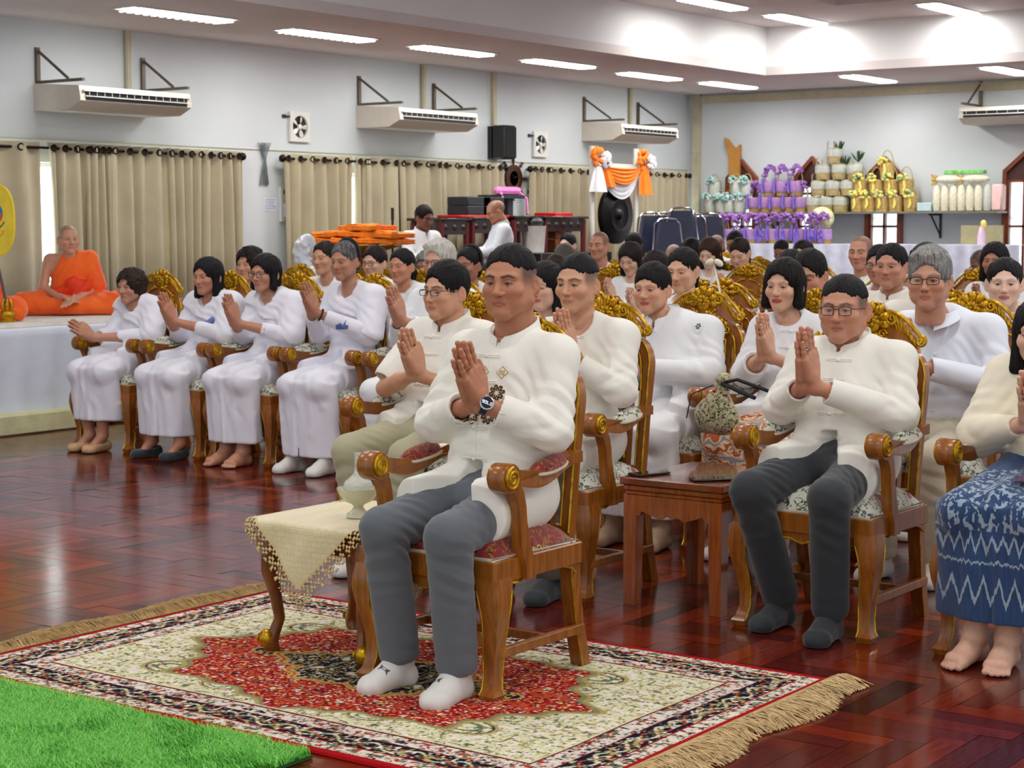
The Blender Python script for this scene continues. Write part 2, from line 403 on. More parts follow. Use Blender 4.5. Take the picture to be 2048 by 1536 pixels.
# ---------------- curtains ----------------
m_cur = NT('beige_curtain'); co = m_cur.coord(); f = m_cur.noise(co, 3, 3)
m_cur.base(m_cur.ramp(f, [(.3, hexc('a79d82')), (.7, hexc('b3a98c'))])); m_cur.set(Roughness=.8, Sheen_Weight=.2); m_cur.bump(m_cur.noise(co, 250, 2), .15, .002); m_cur = m_cur.m
m_rod = M('dark_bronze', (.13, .09, .07), .35, metal=.7)
m_ring = M('eyelet_steel', (.6, .6, .58), .25, metal=1)
_b = MB(); _b.tube([(-.012 * abs(math.cos(a)), .030 * math.cos(a), .028 * math.sin(a)) for a in [2 * PI * q / 12 for q in range(12)]], .008, 6, closed=True); _b.lathe([(0, -.01), (.021, -.01), (.021, -.006), (0, -.005)], 10, (0, 0, 0), 'x')
EYE = _b.mesh('eyelet', m_rod)
def curtain_panel(y0, y1, z1, z0, nf, seed):
    rs = random.Random(seed); b = MB(); n = nf * 12; P = []
    zs = [z1 + .05, z1, z1 - .08, z1 - .4, z1 - .9, z0]
    for zi, z in enumerate(zs):
        row = []
        for i in range(n + 1):
            t = i / n; y = y0 + (y1 - y0) * t
            a = .045 + .008 * math.sin(i * .7 + seed) + (.01 * zi / 5) * math.sin(t * 17 + seed)
            x = XL + .13 + a * math.sin(2 * PI * nf * t + .5 * zi / 5 * math.sin(5 * t + seed)); row.append((x, y + .01 * zi * math.sin(9 * t + seed), z))
        P.append(row)
    b.grid(P); me = b.mesh('curtain', m_cur, ang=180, fix=False); o = obj('curtain', me)
    mo = o.modifiers.new('t', 'SOLIDIFY'); mo.thickness = .004
    tilt = (y1 - y0) / nf
    for k in range(nf * 2):
        pass
    for k in range(nf):
        y = y0 + (y1 - y0) * (k + .25) / nf; obj('eyelet', EYE, o, (XL + .186, y, z1))
    return o
CU = [  # px from, px to, number of folds, label
 (-160, 82, 4, 'beige eyelet curtain at the left edge, behind the yellow fan'),
 (97, 180, 4, 'beige eyelet curtain right of the bright gap, behind the monk'),
 (182, 225, 5, 'narrow bunched beige curtain right of the monk'),
 (226, 326, 4, 'beige eyelet curtain behind the first of the ladies row'),
 (334, 478, 8, 'beige eyelet curtain ending by the bundle of wire on the wall'),
 (572, 706, 6, 'beige eyelet curtain right of the first wall switch box'),
 (712, 730, 2, 'narrow beige curtain right of the thin bright gap, above the robe pile'),
 (731, 800, 3, 'beige eyelet curtain above the pile of orange robes'),
 (801, 885, 4, 'beige eyelet curtain left of the two standing persons'),
 (886, 1003, 6, 'beige eyelet curtain left of the ship wheel clock'),
 (1066, 1095, 3, 'narrow beige curtain right of the ship wheel clock'),
 (1096, 1180, 5, 'beige eyelet curtain left of the gong stand'),
 (1181, 1292, 6, 'beige eyelet curtain behind the gong'),
 (1293, 1372, 6, 'beige eyelet curtain in the far corner, right of the gong')]
for i, (a, c, nf, lb) in enumerate(CU):
    ya, yb = onx(a, 400, XL + .13).y, onx(c, 400, XL + .13).y
    if a not in (97, 334, 712, 1181): ya -= .05
    if c not in (82, 706): yb += .06
    o = curtain_panel(ya, yb, 2.12, .25, nf, i * 1.7); tag(o, lb, 'curtain', 'beige curtains of the left wall')
for i, (a, c, lb) in enumerate(((-160, 482, 'dark bronze curtain rod, nearest the camera, ending by the wire bundle'), (570, 1008, 'dark bronze curtain rod in the middle of the left wall'), (1063, 1376, 'dark bronze curtain rod nearest the far corner'))):
    ya, yb = onx(a, 400, XL + .13).y - .03, onx(c, 400, XL + .13).y + .03
    t = thing('curtain_rod', lb, 'curtain rod', (XL + .13, ya, 2.12), 0, 'curtain rods')
    obj('rod', MB().tube([(0, 0, 0), (0, yb - ya, 0)], .014, 10).mesh('rod', m_rod), t)
    b = MB()
    for y in (0, yb - ya): b.ball((0, y, 0), .04, 10)
    obj('finial', b.mesh('finial', m_rod), t)
    b = MB()
    for k in range(3): y = .1 + (yb - ya - .2) * k / 2; b.box(-.128, .01, y - .012, y + .012, -.012, .012)
    obj('rod_bracket', b.mesh('rod_bracket', m_rod), t)
# ================= FURNITURE =================
m_chair = NT('honey_wood'); co = m_chair.coord(); g = m_chair.noise(m_chair.mapp(co, (30, 30, 3)), 2, 5, .6)
m_chair.base(m_chair.ramp(g, [(.3, hexc('75400c')), (.7, hexc('a5621a'))])); m_chair.set(Roughness=.3, Coat_Weight=.25, Coat_Roughness=.15); m_chair = m_chair.m
def goldmat(name, c1, c2, dark):
    t = NT(name); co = t.coord(); f = t.noise(co, 35, 3)
    ao = t.n('ShaderNodeAmbientOcclusion', Distance=.012); 
    t.base(t.ramp(f, [(.35, hexc(c1)), (.65, hexc(c2))])); t.set(Metallic=.75, Roughness=.34); t.bump(t.noise(co, 130, 2), .2, .003); return t.m
m_gold = goldmat('gold_paint', 'a8790f', 'd4a825', '3a2205')
def tapestry(name, ground, leafc, leaf2, rose, rose2, s=1.0):
    t = NT(name); co = t.coord(); v = t.mapp(co, (s, s, s))
    wn = t.n('ShaderNodeTexNoise', Scale=9.0, Detail=2.0); t.l(v, wn.inputs['Vector'])
    add = t.n('ShaderNodeVectorMath', _operation='MULTIPLY_ADD'); add.inputs[1].default_value = (.06, .06, .06); t.l(wn.outputs['Color'], add.inputs[0]); t.l(v, add.inputs[2])
    vo = t.n('ShaderNodeTexVoronoi', Scale=14.0); t.l(add.outputs[0], vo.inputs['Vector'])
    fl = t.math('LESS_THAN', vo.outputs['Distance'], .27)
    ringf = t.math('PINGPONG', t.math('MULTIPLY', vo.outputs['Distance'], 9.0), .5)
    sep = t.n('ShaderNodeSeparateColor'); t.l(vo.outputs['Color'], sep.inputs[0])
    fl = t.math('MULTIPLY', fl, t.math('GREATER_THAN', sep.outputs[0], .45))
    rosec = t.mix(t.math('GREATER_THAN', ringf, .28), lin(rose), lin(rose2))
    n1 = t.noise(v, 26, 3, .55); st = t.math('LESS_THAN', t.math('ABSOLUTE', t.math('SUBTRACT', n1, .5)), .022)
    vo2 = t.n('ShaderNodeTexVoronoi', Scale=34.0); t.l(add.outputs[0], vo2.inputs['Vector'])
    lf = t.math('MULTIPLY', t.math('LESS_THAN', vo2.outputs['Distance'], .33), t.math('GREATER_THAN', t.noise(v, 7, 2), .5))
    c = t.mix(st, lin(ground), lin(leafc)); c = t.mix(lf, c, t.mix(t.math('GREATER_THAN', t.noise(v, 60, 1), .5), lin(leafc), lin(leaf2))); c = t.mix(fl, c, rosec)
    t.base(c); t.set(Roughness=.8, Sheen_Weight=.3); t.bump(t.noise(co, 500, 2), .3, .001); return t.m
m_tap = tapestry('floral_tapestry', (.80, .80, .74), (.22, .27, .20), (.40, .42, .34), (.72, .36, .36), (.50, .17, .20))
m_red = tapestry('red_brocade', (.52, .09, .10), (.60, .42, .16), (.22, .06, .05), (.80, .65, .35), (.35, .08, .05), 1.25)
m_pipe = M('cream_piping', (.82, .78, .70), .7)
def arc(cx, cz, r, a0, a1, n, rz=None):
    return [(cx + r * math.cos(math.radians(a0 + (a1 - a0) * i / n)), cz + (rz or r) * math.sin(math.radians(a0 + (a1 - a0) * i / n))) for i in range(n + 1)]
def yb(z): return .182 + .07 * max(0, z - .45) + .10 * max(0, z - .45) ** 2       # rake of the back
def spiral(cx, cz, r0, turns, a0, sgn, n=26, y=0.0):
    return [(cx + r0 * (1 - .85 * i / n) * math.cos(a0 + sgn * 2 * PI * turns * i / n), y, cz + r0 * (1 - .85 * i / n) * math.sin(a0 + sgn * 2 * PI * turns * i / n)) for i in range(n + 1)]
def cushion(x0, x1, y0, y1, z0, h, n=14, e=4.0):
    P = []
    for i in range(n + 1):
        row = []
        for j in range(n + 1):
            u, v = 2 * i / n - 1, 2 * j / n - 1
            q = max(0, 1 - abs(u) ** e) ** .45 * max(0, 1 - abs(v) ** e) ** .45
            row.append(((x0 + x1) / 2 + u * (x1 - x0) / 2, (y0 + y1) / 2 + v * (y1 - y0) / 2, z0 + h * q))
        P.append(row)
    return P
_cm = {}; XS = .93
def chair_meshes():
    # seat frame with shaped apron
    b = MB(); b.box(-.265, .265, -.275, -.235, .355, .425, .004)
    for s in (-1, 1): b.box(s * .245 - .018, s * .245 + .018, -.26, .2, .355, .425, .004)
    b.box(-.24, .24, .165, .2, .355, .425, .004); b.box(-.24, .24, -.24, .19, .40, .422)
    ap = [(x, z - .03) for x, z in [(-.215, .39), (-.215, .355), (-.17, .345), (-.12, .365), (-.05, .368), (0, .352), (.05, .368), (.12, .365), (.17, .345), (.215, .355), (.215, .39)]]
    b.extr([ap[::-1]], lambda u, v, t: (u, t, v), -.268, -.245)
    aps = [(-.2, .39), (-.2, .355), (-.14, .35), (-.06, .372), (.06, .372), (.14, .35), (.17, .33), (.17, .39)]
    for s in (-1, 1): b.extr([aps[::-1]], lambda u, v, t, s=s: (s * .245 + t, u, v), -.012, .012)
    _cm['seat_frame'] = (b.mesh('seat_frame', m_chair, ang=30), 0)
    b = MB(); b.tube([(x, -.27, z - .002) for x, z in ap[1:-1]], .004, 6)
    for s in (-1, 1): b.tube([(s * .259, u, v - .002) for u, v in aps[1:-1]], .004, 6)
    _cm['apron_trim'] = (b.mesh('apron_trim', m_gold), 0)
    # front legs: cabriole
    def leg(front, s):
        b = MB(); P = []; g = []; g2 = []
        if front: prof = [(.40, .255, .25, .040), (.36, .262, .258, .040), (.32, .27, .265, .036), (.27, .27, .264, .030), (.2, .258, .253, .0255), (.14, .25, .247, .0235), (.08, .25, .25, .0215), (.04, .256, .262, .023), (.022, .262, .272, .029), (.0, .26, .27, .024)]
        else: prof = [(.43, .228, -.175, .024), (.3, .226, -.185, .023), (.15, .222, -.215, .022), (.0, .215, -.265, .023)]
        for z, x, y, r in prof:
            if front: x -= .02; y -= .015; z *= .93
            P.append([(s * (x + dx * r), -(y + dy * r), z) for dx, dy in ((-1, -1), (-.8, -1), (.8, -1), (1, -1), (1, -.8), (1, .8), (1, 1), (.8, 1), (-.8, 1), (-1, 1), (-1, .8), (-1, -.8))])
            g.append((s * (x + (.98 if front else .9) * r), -(y - .9 * r), z)); g2.append((s * (x - .95 * r), -(y + .95 * r), z))
        b.grid(P, closed=True); n = len(b.v); b.f.append(tuple(range(12))); b.f.append(tuple(range(n - 12, n))); b.mi += [0, 0]
        b.cur = 1
        if front: b.tube(g[1:-1], .0035, 6); b.tube(g2[1:-1], .0035, 6); b.tube([g2[1], (s * .15, -.262, .322)], [.0035, .003], 6)
        else: b.tube([(s * (x + r), -(y + r), z) for z, x, y, r in prof], .003, 6)
        return b.mesh('leg', [m_chair, m_gold], ang=35)
    _cm['legs'] = [leg(f, s) for f in (1, 0) for s in (-1, 1)]
    b = MB()
    for s in (-1, 1): b.box(s * .245 - .012, s * .245 + .012, -.23, .225, .125, .155, .003)
    b.box(-.24, .24, .02, .045, .128, .152, .003)
    _cm['stretcher'] = (b.mesh('stretcher', m_chair, ang=30), 0)
    # back: outer frame
    outer = [(-.235, .39)] + [(-.245, .7), (-.25, .82)] + arc(-.15, .86, .1, 180, 95, 8, .12) + [(-.12, .99), (-.07, 1.025), (0, 1.04), (.07, 1.025), (.12, .99)] + arc(.15, .86, .1, 85, 0, 8, .12) + [(.25, .82), (.245, .7), (.235, .39)]
    inner = [(-.2, .44), (-.2, .88), (-.155, .905), (-.14, .885), (-.14, .58), (.14, .58), (.14, .885), (.155, .905), (.2, .88), (.2, .44)]
    gl = [(-.2, .47), (-.205, .82), (-.195, .86), (-.185, .875), (-.165, .88), (-.158, .86), (-.158, .47)]
    gr = [(-x, z) for x, z in gl][::-1]
    b = MB(); b.extr([outer[::-1], gl, gr, ], lambda u, v, t: (u * XS, yb(v) + t, v), 0, .036)
    _cm['back_frame'] = (b.mesh('back_frame', m_chair, ang=30), 0)
    b = MB(); fy = -.004
    def T(pts, r, y=fy): b.tube([(u * XS, yb(v) + y, v) for u, v in pts], r, 6)
    for s in (-1, 1):
        T([(s * x, z) for x, z in [(.24, .45), (.246, .7), (.244, .84)] + arc(.16, .87, .085, 0, 78, 8, .105)], .0048)
        T([(s * x, z) for x, z in [(.206, .47), (.211, .8), (.205, .86)] + arc(.165, .87, .036, 20, 120, 6, .06)], .0042)
        sp = spiral(s * .152, .945, .022, 1.6, PI / 2, s); b.tube([(p[0] * XS, yb(p[2]) - .008, p[2]) for p in sp], .005, 6)
    pan = [(-.15, .5), (-.15, .9), (-.11, .905), (-.07, .935), (0, .95), (.07, .935), (.11, .905), (.15, .9), (.15, .5)]
    T(pan + [pan[0]], .0055, -.006)
    pin = [(-.122, .53), (-.122, .872), (-.1, .876), (-.062, .905), (0, .918), (.062, .905), (.1, .876), (.122, .872), (.122, .53)]
    T(pin + [pin[0]], .0045, -.008)
    _cm['back_trim'] = (b.mesh('back_trim', m_gold), 0)
    for nm, mt in (('tap', m_tap), ('red', m_red)):
        b = MB(); b.extr([pin[::-1]], lambda u, v, t: (u * XS, yb(v) + t, v), -.016, -.002)
        P = []
        for i in range(11):
            row = []
            for j in range(15):
                u = -.115 + .23 * i / 10; v = .54 + .33 * j / 14
                q = (max(0, 1 - (abs(u) / .116) ** 4) * max(0, 1 - (abs(v - .705) / .166) ** 4)) ** .5; row.append((u * XS, yb(v) - .014 - .022 * q, v))
            P.append(row)
        b.grid(P); _cm['back_panel_' + nm] = (b.mesh('back_panel', mt, ang=50), 0)
        b = MB(); P = cushion(-.252, .252, -.268, .175, .424, .085); b.grid(P); b.box(-.248, .248, -.264, .173, .418, .428)
        b.cur = 1; b.tube([(-.250, -.266, .430), (.250, -.266, .430), (.250, .173, .430), (-.250, .173, .430)], .006, 6, closed=True)
        _cm['seat_cushion_' + nm] = (b.mesh('seat_cushion', [mt, m_pipe], ang=50), 0)
        for s in (-1, 1):
            b = MB(); P = []
            for i in range(13):
                t = i / 12; row = []
                for j in range(11):
                    a = PI * j / 10; w = .034 * (1 - abs(2 * t - 1) ** 3) ** .5 + .004
                    y = -.07 + .18 * t; row.append((s * (.255 - .07 * max(0, y)) - w * math.cos(a), y, armz(y) - .012 * abs(math.cos(a)) + .03 * math.sin(a) * (1 - abs(2 * t - 1) ** 3) ** .6))
                P.append(row)
            b.grid(P); b.cur = 1
            for e in (0, 10): b.tube([r[e] for r in P], .0055, 6)
            _cm['arm_pad_%s%d' % (nm, s)] = (b.mesh('arm_pad', [mt, m_pipe], ang=60), 0)
    # arms
    for s in (-1, 1):
        b = MB(); top = [(-.2 + .40 * i / 16, armz(-.2 + .40 * i / 16)) for i in range(17)]; bot = [(y, z - .042 - .01 * math.sin(i * .35)) for i, (y, z) in enumerate(top)]
        b.extr([(top + bot[::-1])[::-1]], lambda u, v, t, s=s: (s * (.255 - .09 * max(0, u)) + t, u, v), -.026, .026)
        b.lathe([(.0, -.031), (.044, -.031), (.046, -.028), (.046, .028), (.044, .031), (0, .031)], 24, (s * .255, -.212, .672), 'x')
        post = [(.356, -.105), (.40, -.11), (.46, -.132), (.53, -.145), (.58, -.15), (.62, -.165), (.66, -.19)]
        P = []
        for z, y in post: w = .021 + .004 * math.cos((max(z, .42) - .44) * 28); P.append([(s * .262 + dx * .019, y + dy * w, z) for dx, dy in ((-1, -1), (1, -1), (1, 1), (-1, 1))])
        b.grid(P, closed=True); b.add(P[0], [(0, 1, 2, 3)]); b.add(P[-1], [(0, 1, 2, 3)])
        _cm['arm%d' % s] = (b.mesh('armrest', m_chair, ang=35), 0)
        for d in (-1, 1):
            b = MB(); b.lathe([(0, d * .030), (.033, d * .030), (.034, d * .034), (0, d * .035)], 20, (s * .255, -.212, .672), 'x')
            pts = spiral(-.212, .672, .036, 2.1, PI / 2, 1, 34); b.tube([(s * .255 + d * .034, p[0], p[2]) for p in pts], [.0065 - .003 * i / 34 for i in range(35)], 6)
            _cm['scroll%d%d' % (s, d)] = (b.mesh('scroll', m_gold, ang=50), 0)
    # crest
    b = MB()
    def Y(z, d=0): return yb(z) + .012 + d
    zc = 1.075
    for k in range(7):
        a = PI / 2 + (k - 3) * .62; c = (.052 * math.cos(a), Y(zc, -.012), zc + .047 * math.sin(a)); b.ball(c, (.019, .013, .024), 8, Matrix.Rotation(-(a - PI / 2), 3, 'Y'))
        b.tube([(.02 * math.cos(a), Y(zc, -.02), zc + .02 * math.sin(a)), (.05 * math.cos(a), Y(zc, -.026), zc + .05 * math.sin(a))], .004, 5)
    b.ball((0, Y(zc, -.012), zc - .012), (.04, .018, .045), 12)
    for k in range(6): a = k * PI / 3; b.ball((.017 * math.cos(a), Y(zc, -.028), zc + .017 * math.sin(a)), (.011, .008, .011), 7)
    b.ball((0, Y(zc, -.034), zc), .009, 8)
    for k in range(9): a = PI * (.1 + .8 * k / 8); b.ball((.068 * math.cos(a), Y(zc, 0), zc + .064 * math.sin(a)), .0085, 6)
    for s in (-1, 1):
        sp = spiral(s * .082, 1.085, .027, 1.5, PI / 2 + s * .5, s); b.tube([(p[0], Y(p[2], -.012), p[2]) for p in sp], [.0095 - .004 * i / 26 for i in range(27)], 7)
        for k in range(7):                      # wing feathers
            t = k / 6; x0 = .088 + .085 * t; z0 = 1.098 - .088 * t ** 1.25; L = .075 - .03 * t
            pts = [(s * (x0 + .004 * q), Y(z0 - L * q / 4, -.012 + .004 * q), z0 - L * q / 4 + .003 * q * q * .2) for q in range(5)]
            b.tube(pts, [.010, .0115, .010, .007, .002], 6, flat=.8)
        b.tube([(s * (.07 + .022 * q), Y(1.1, -.016), 1.112 - .0022 * q * q - .004 * q) for q in range(7)], [.007, .008, .0085, .0085, .008, .008, .006], 7)
        sp = spiral(s * .2, 1.005, .02, 1.4, PI / 2 - s * .3, -s); b.tube([(p[0], Y(p[2], -.012), p[2]) for p in sp], [.008 - .003 * i / 26 for i in range(27)], 7)
        for k in range(6):
            t = k / 5; b.ball((s * (.028 + .1 * t), Y(1.0, -.015), 1.022 - .05 * t ** 1.5), (.013, .01, .009), 7, Matrix.Rotation(s * (.5 + .5 * t), 3, 'Y'))
        sp = spiral(s * .05, 1.028, .017, 1.3, 0, s); b.tube([(p[0], Y(p[2], -.014), p[2]) for p in sp], .0055, 6)
    _cm['crest'] = (b.mesh('crest', m_gold, ang=60), 0)
    cb = [(-.185, .98), (-.2, 1.01), (-.175, 1.03), (-.12, 1.06), (-.1, 1.1), (-.078, 1.1), (-.062, 1.05), (-.06, 1.11), (-.03, 1.14), (.03, 1.14), (.06, 1.11), (.062, 1.05), (.078, 1.1), (.1, 1.1), (.12, 1.06), (.175, 1.03), (.2, 1.01), (.185, .98), (.1, 1.0), (0, 1.02), (-.1, 1.0)]
    b = MB(); b.extr([cb], lambda u, v, t: (u * XS, yb(v) + t, v), .006, .032); _cm['crest_board'] = (b.mesh('crest_board', m_chair, ang=30), 0)
def armz(y): return .700 - .02 * math.sin(PI * min(1, max(0, (y + .2) / .33))) + .018 * max(0, (y + .05) / .32)
chair_meshes()
def make_chair(kind, label, group=None):
    t = thing('carved_armchair', label, 'chair', (0, 0, 0), 0, group)
    g = lambda k: _cm[k][0]
    sf = obj('seat_frame', g('seat_frame'), t); obj('gilt_edge', g('apron_trim'), sf)
    obj('seat_cushion', g('seat_cushion_' + kind), t)
    for m in _cm['legs']: obj('leg', m, t)
    obj('stretcher', g('stretcher'), t)
    bf = obj('back_frame', g('back_frame'), t); obj('gilt_edge', g('back_trim'), bf); obj('back_panel', g('back_panel_' + kind), t)
    cr = obj('crest', g('crest'), t, label='gilded carved crest'); obj('crest_board', g('crest_board'), cr)
    for s in (-1, 1):
        a = obj('armrest', g('arm%d' % s), t); [obj('gilt_scroll', g('scroll%d%d' % (s, d)), a) for d in (-1, 1)]; obj('arm_pad', g('arm_pad_%s%d' % (kind, s)), a)
    return t
_proto = {}
def chair(kind, x, y, label, rot=0.0, group='carved gilded armchairs of the audience'):
    if kind not in _proto: c = make_chair(kind, label); _proto[kind] = c
    else: c = copy_tree(_proto[kind])
    tag(c, label, 'chair', group); c.location = (x, y, 0); c.rotation_euler = (0, 0, rot); return c
# ================= IMPLICIT SURFACES (bodies, hair, clothes) =================
A3 = lambda p: np.array(p, np.float32)
class Cap:
    def __init__(s, a, b, ra, rb=None, fl=None):
        s.a, s.b = A3(a), A3(b); s.ra = ra; s.rb = ra if rb is None else rb; s.fl = fl
        m = max(s.ra, s.rb); s.lo = np.minimum(s.a, s.b) - m; s.hi = np.maximum(s.a, s.b) + m
    def __call__(s, X, Y, Z):
        d = s.b - s.a; L = float((d * d).sum()) + 1e-12
        px, py, pz = X - s.a[0], Y - s.a[1], Z - s.a[2]
        h = np.clip((px * d[0] + py * d[1] + pz * d[2]) / L, 0, 1)
        px = px - h * d[0]; py = py - h * d[1]; pz = pz - h * d[2]
        if s.fl is not None:                      # flattened cross-section along unit vector with factor
            u, f = s.fl; q = px * u[0] + py * u[1] + pz * u[2]
            return np.sqrt(px * px + py * py + pz * pz + q * q * (1 / f / f - 1)) - (s.ra + (s.rb - s.ra) * h)
        return np.sqrt(px * px + py * py + pz * pz) - (s.ra + (s.rb - s.ra) * h)
class Ell:
    def __init__(s, c, r, rot=None):
        s.c = A3(c); s.r = A3(r); s.R = None if rot is None else np.array(rot, np.float32)
        m = s.r if s.R is None else np.full(3, s.r.max(), np.float32); s.lo = s.c - m; s.hi = s.c + m
    def __call__(s, X, Y, Z):
        x, y, z = X - s.c[0], Y - s.c[1], Z - s.c[2]
        if s.R is not None:
            R = s.R; x, y, z = R[0, 0] * x + R[1, 0] * y + R[2, 0] * z, R[0, 1] * x + R[1, 1] * y + R[2, 1] * z, R[0, 2] * x + R[1, 2] * y + R[2, 2] * z
        a, b, c = s.r; k0 = np.sqrt((x / a) ** 2 + (y / b) ** 2 + (z / c) ** 2); k1 = np.sqrt((x / a / a) ** 2 + (y / b / b) ** 2 + (z / c / c) ** 2) + 1e-6
        return k0 * (k0 - 1) / k1
class Fn:
    def __init__(s, f, lo, hi): s.f = f; s.lo = A3(lo); s.hi = A3(hi)
    def __call__(s, X, Y, Z): return s.f(X, Y, Z)
class Tr:
    """a primitive moved by x -> R x * sc + t"""
    def __init__(s, p, R, t, sc=1.0):
        s.p = p; s.R = np.array(R, np.float32); s.t = A3(t); s.sc = sc
        cs = np.array([[(p.lo, p.hi)[i][0], (p.lo, p.hi)[j][1], (p.lo, p.hi)[k][2]] for i in (0, 1) for j in (0, 1) for k in (0, 1)])
        w = (cs @ s.R.T) * sc + s.t; s.lo = w.min(0); s.hi = w.max(0)
    def __call__(s, X, Y, Z):
        x, y, z = (X - s.t[0]) / s.sc, (Y - s.t[1]) / s.sc, (Z - s.t[2]) / s.sc; R = s.R
        return s.p(R[0, 0] * x + R[1, 0] * y + R[2, 0] * z, R[0, 1] * x + R[1, 1] * y + R[2, 1] * z, R[0, 2] * x + R[1, 2] * y + R[2, 2] * z) * s.sc
_lat = np.random.RandomState(7).rand(32, 32, 32).astype(np.float32)
def vnoise(X, Y, Z):
    xi, yi, zi = np.floor(X).astype(np.int32), np.floor(Y).astype(np.int32), np.floor(Z).astype(np.int32)
    fx, fy, fz = X - xi, Y - yi, Z - zi; fx = fx * fx * (3 - 2 * fx); fy = fy * fy * (3 - 2 * fy); fz = fz * fz * (3 - 2 * fz)
    g = lambda a, b, c: _lat[(xi + a) & 31, (yi + b) & 31, (zi + c) & 31]
    return ((g(0, 0, 0) * (1 - fx) + g(1, 0, 0) * fx) * (1 - fy) + (g(0, 1, 0) * (1 - fx) + g(1, 1, 0) * fx) * fy) * (1 - fz) + \
           ((g(0, 0, 1) * (1 - fx) + g(1, 0, 1) * fx) * (1 - fy) + (g(0, 1, 1) * (1 - fx) + g(1, 1, 1) * fx) * fy) * fz
def field(ops, lo, hi, h, warp=None, off=0.0):
    lo = A3(lo); n = np.ceil((A3(hi) - lo) / h).astype(int) + 1
    ax = [lo[i] + h * np.arange(n[i], dtype=np.float32) for i in range(3)]
    D = np.full(tuple(n), 5.0, np.float32)
    for op, k, p in ops:
        m = max(2.5 * h, k * 1.1) + (0.0 if op == 'u' else 2 * h)
        if op == 'i': sl = (slice(None),) * 3
        else:
            i0 = np.clip(np.floor((p.lo - m - lo) / h).astype(int), 0, n); i1 = np.clip(np.ceil((p.hi + m - lo) / h).astype(int) + 1, 0, n)
            if (i1 <= i0).any(): continue
            sl = tuple(slice(a, b) for a, b in zip(i0, i1))
        X = ax[0][sl[0]][:, None, None]; Y = ax[1][sl[1]][None, :, None]; Z = ax[2][sl[2]][None, None, :]
        d = p(X, Y, Z); s = D[sl]
        if op == 'u':
            t = np.clip(.5 + .5 * (s - d) / k, 0, 1); D[sl] = s * (1 - t) + d * t - k * t * (1 - t)
        else:
            if op == 's': d = -d
            t = np.clip(.5 - .5 * (s - d) / k, 0, 1); D[sl] = s * (1 - t) + d * t + k * t * (1 - t)
    if warp is not None:
        w = np.abs(D) < max(.03, 3 * h); I = np.nonzero(w)
        D[w] += warp(ax[0][I[0]], ax[1][I[1]], ax[2][I[2]]).astype(np.float32)
    if off: D += off
    D[0] = np.maximum(D[0], h); D[-1] = np.maximum(D[-1], h); D[:, 0] = np.maximum(D[:, 0], h); D[:, -1] = np.maximum(D[:, -1], h); D[:, :, 0] = np.maximum(D[:, :, 0], h); D[:, :, -1] = np.maximum(D[:, :, -1], h)
    return D, lo
def nets(D, lo, h):
    s = D < 0
    c = s[:-1, :-1, :-1].astype(np.int8)
    tot = c.copy()
    for dx, dy, dz in ((1, 0, 0), (0, 1, 0), (1, 1, 0), (0, 0, 1), (1, 0, 1), (0, 1, 1), (1, 1, 1)):
        tot += s[dx:D.shape[0] - 1 + dx, dy:D.shape[1] - 1 + dy, dz:D.shape[2] - 1 + dz]
    act = (tot > 0) & (tot < 8); I = np.nonzero(act); n = len(I[0])
    if n == 0: return np.zeros((0, 3), np.float32), np.zeros((0, 4), np.int32)
    idx = np.full(act.shape, -1, np.int32); idx[I] = np.arange(n)
    V = np.stack([D[I[0] + (q & 1), I[1] + ((q >> 1) & 1), I[2] + (q >> 2)] for q in range(8)], 1)
    P = np.zeros((n, 3), np.float32); W = np.zeros(n, np.float32)
    for a in range(8):
        for ax in (1, 2, 4):
            if a & ax: continue
            b = a | ax; m = (V[:, a] < 0) != (V[:, b] < 0)
            t = V[m, a] / (V[m, a] - V[m, b])
            q = np.array([a & 1, (a >> 1) & 1, a >> 2], np.float32)[None].repeat(m.sum(), 0); q[:, {1: 0, 2: 1, 4: 2}[ax]] += t
            P[m] += q; W[m] += 1
    P /= W[:, None]; P = (P + np.stack(I, 1)) * h + lo
    F = []
    for ax in range(3):
        sh = [slice(None)] * 3; sh2 = [slice(None)] * 3; sh[ax] = slice(None, -1); sh2[ax] = slice(1, None)
        a, b = s[tuple(sh)], s[tuple(sh2)]; E = np.nonzero(a != b); sg = a[E]
        o1, o2 = [(1, 2), (2, 0), (0, 1)][ax]
        ok = (E[o1] > 0) & (E[o2] > 0) & (E[o1] < D.shape[o1] - 1) & (E[o2] < D.shape[o2] - 1)
        E = [e[ok] for e in E]; sg = sg[ok]
        def g(d1, d2):
            q = [E[0], E[1], E[2]]; q[o1] = q[o1] - d1; q[o2] = q[o2] - d2; return idx[q[0], q[1], q[2]]
        Q = np.stack([g(1, 1), g(0, 1), g(0, 0), g(1, 0)], 1); Q[~sg] = Q[~sg][:, ::-1]; F.append(Q)
    return P, np.concatenate(F)
def smooth_v(V, F, it=1, f=.5):
    for _ in range(it):
        S_ = np.zeros_like(V); C_ = np.zeros(len(V), np.float32)
        for a, b in ((0, 1), (1, 2), (2, 3), (3, 0)):
            for i, j in ((a, b), (b, a)):
                for k in range(3): S_[:, k] += np.bincount(F[:, i], V[F[:, j], k], len(V))
                C_ += np.bincount(F[:, i], minlength=len(V))
        V = V * (1 - f) + f * S_ / np.maximum(C_, 1)[:, None]
    return V.astype(np.float32)
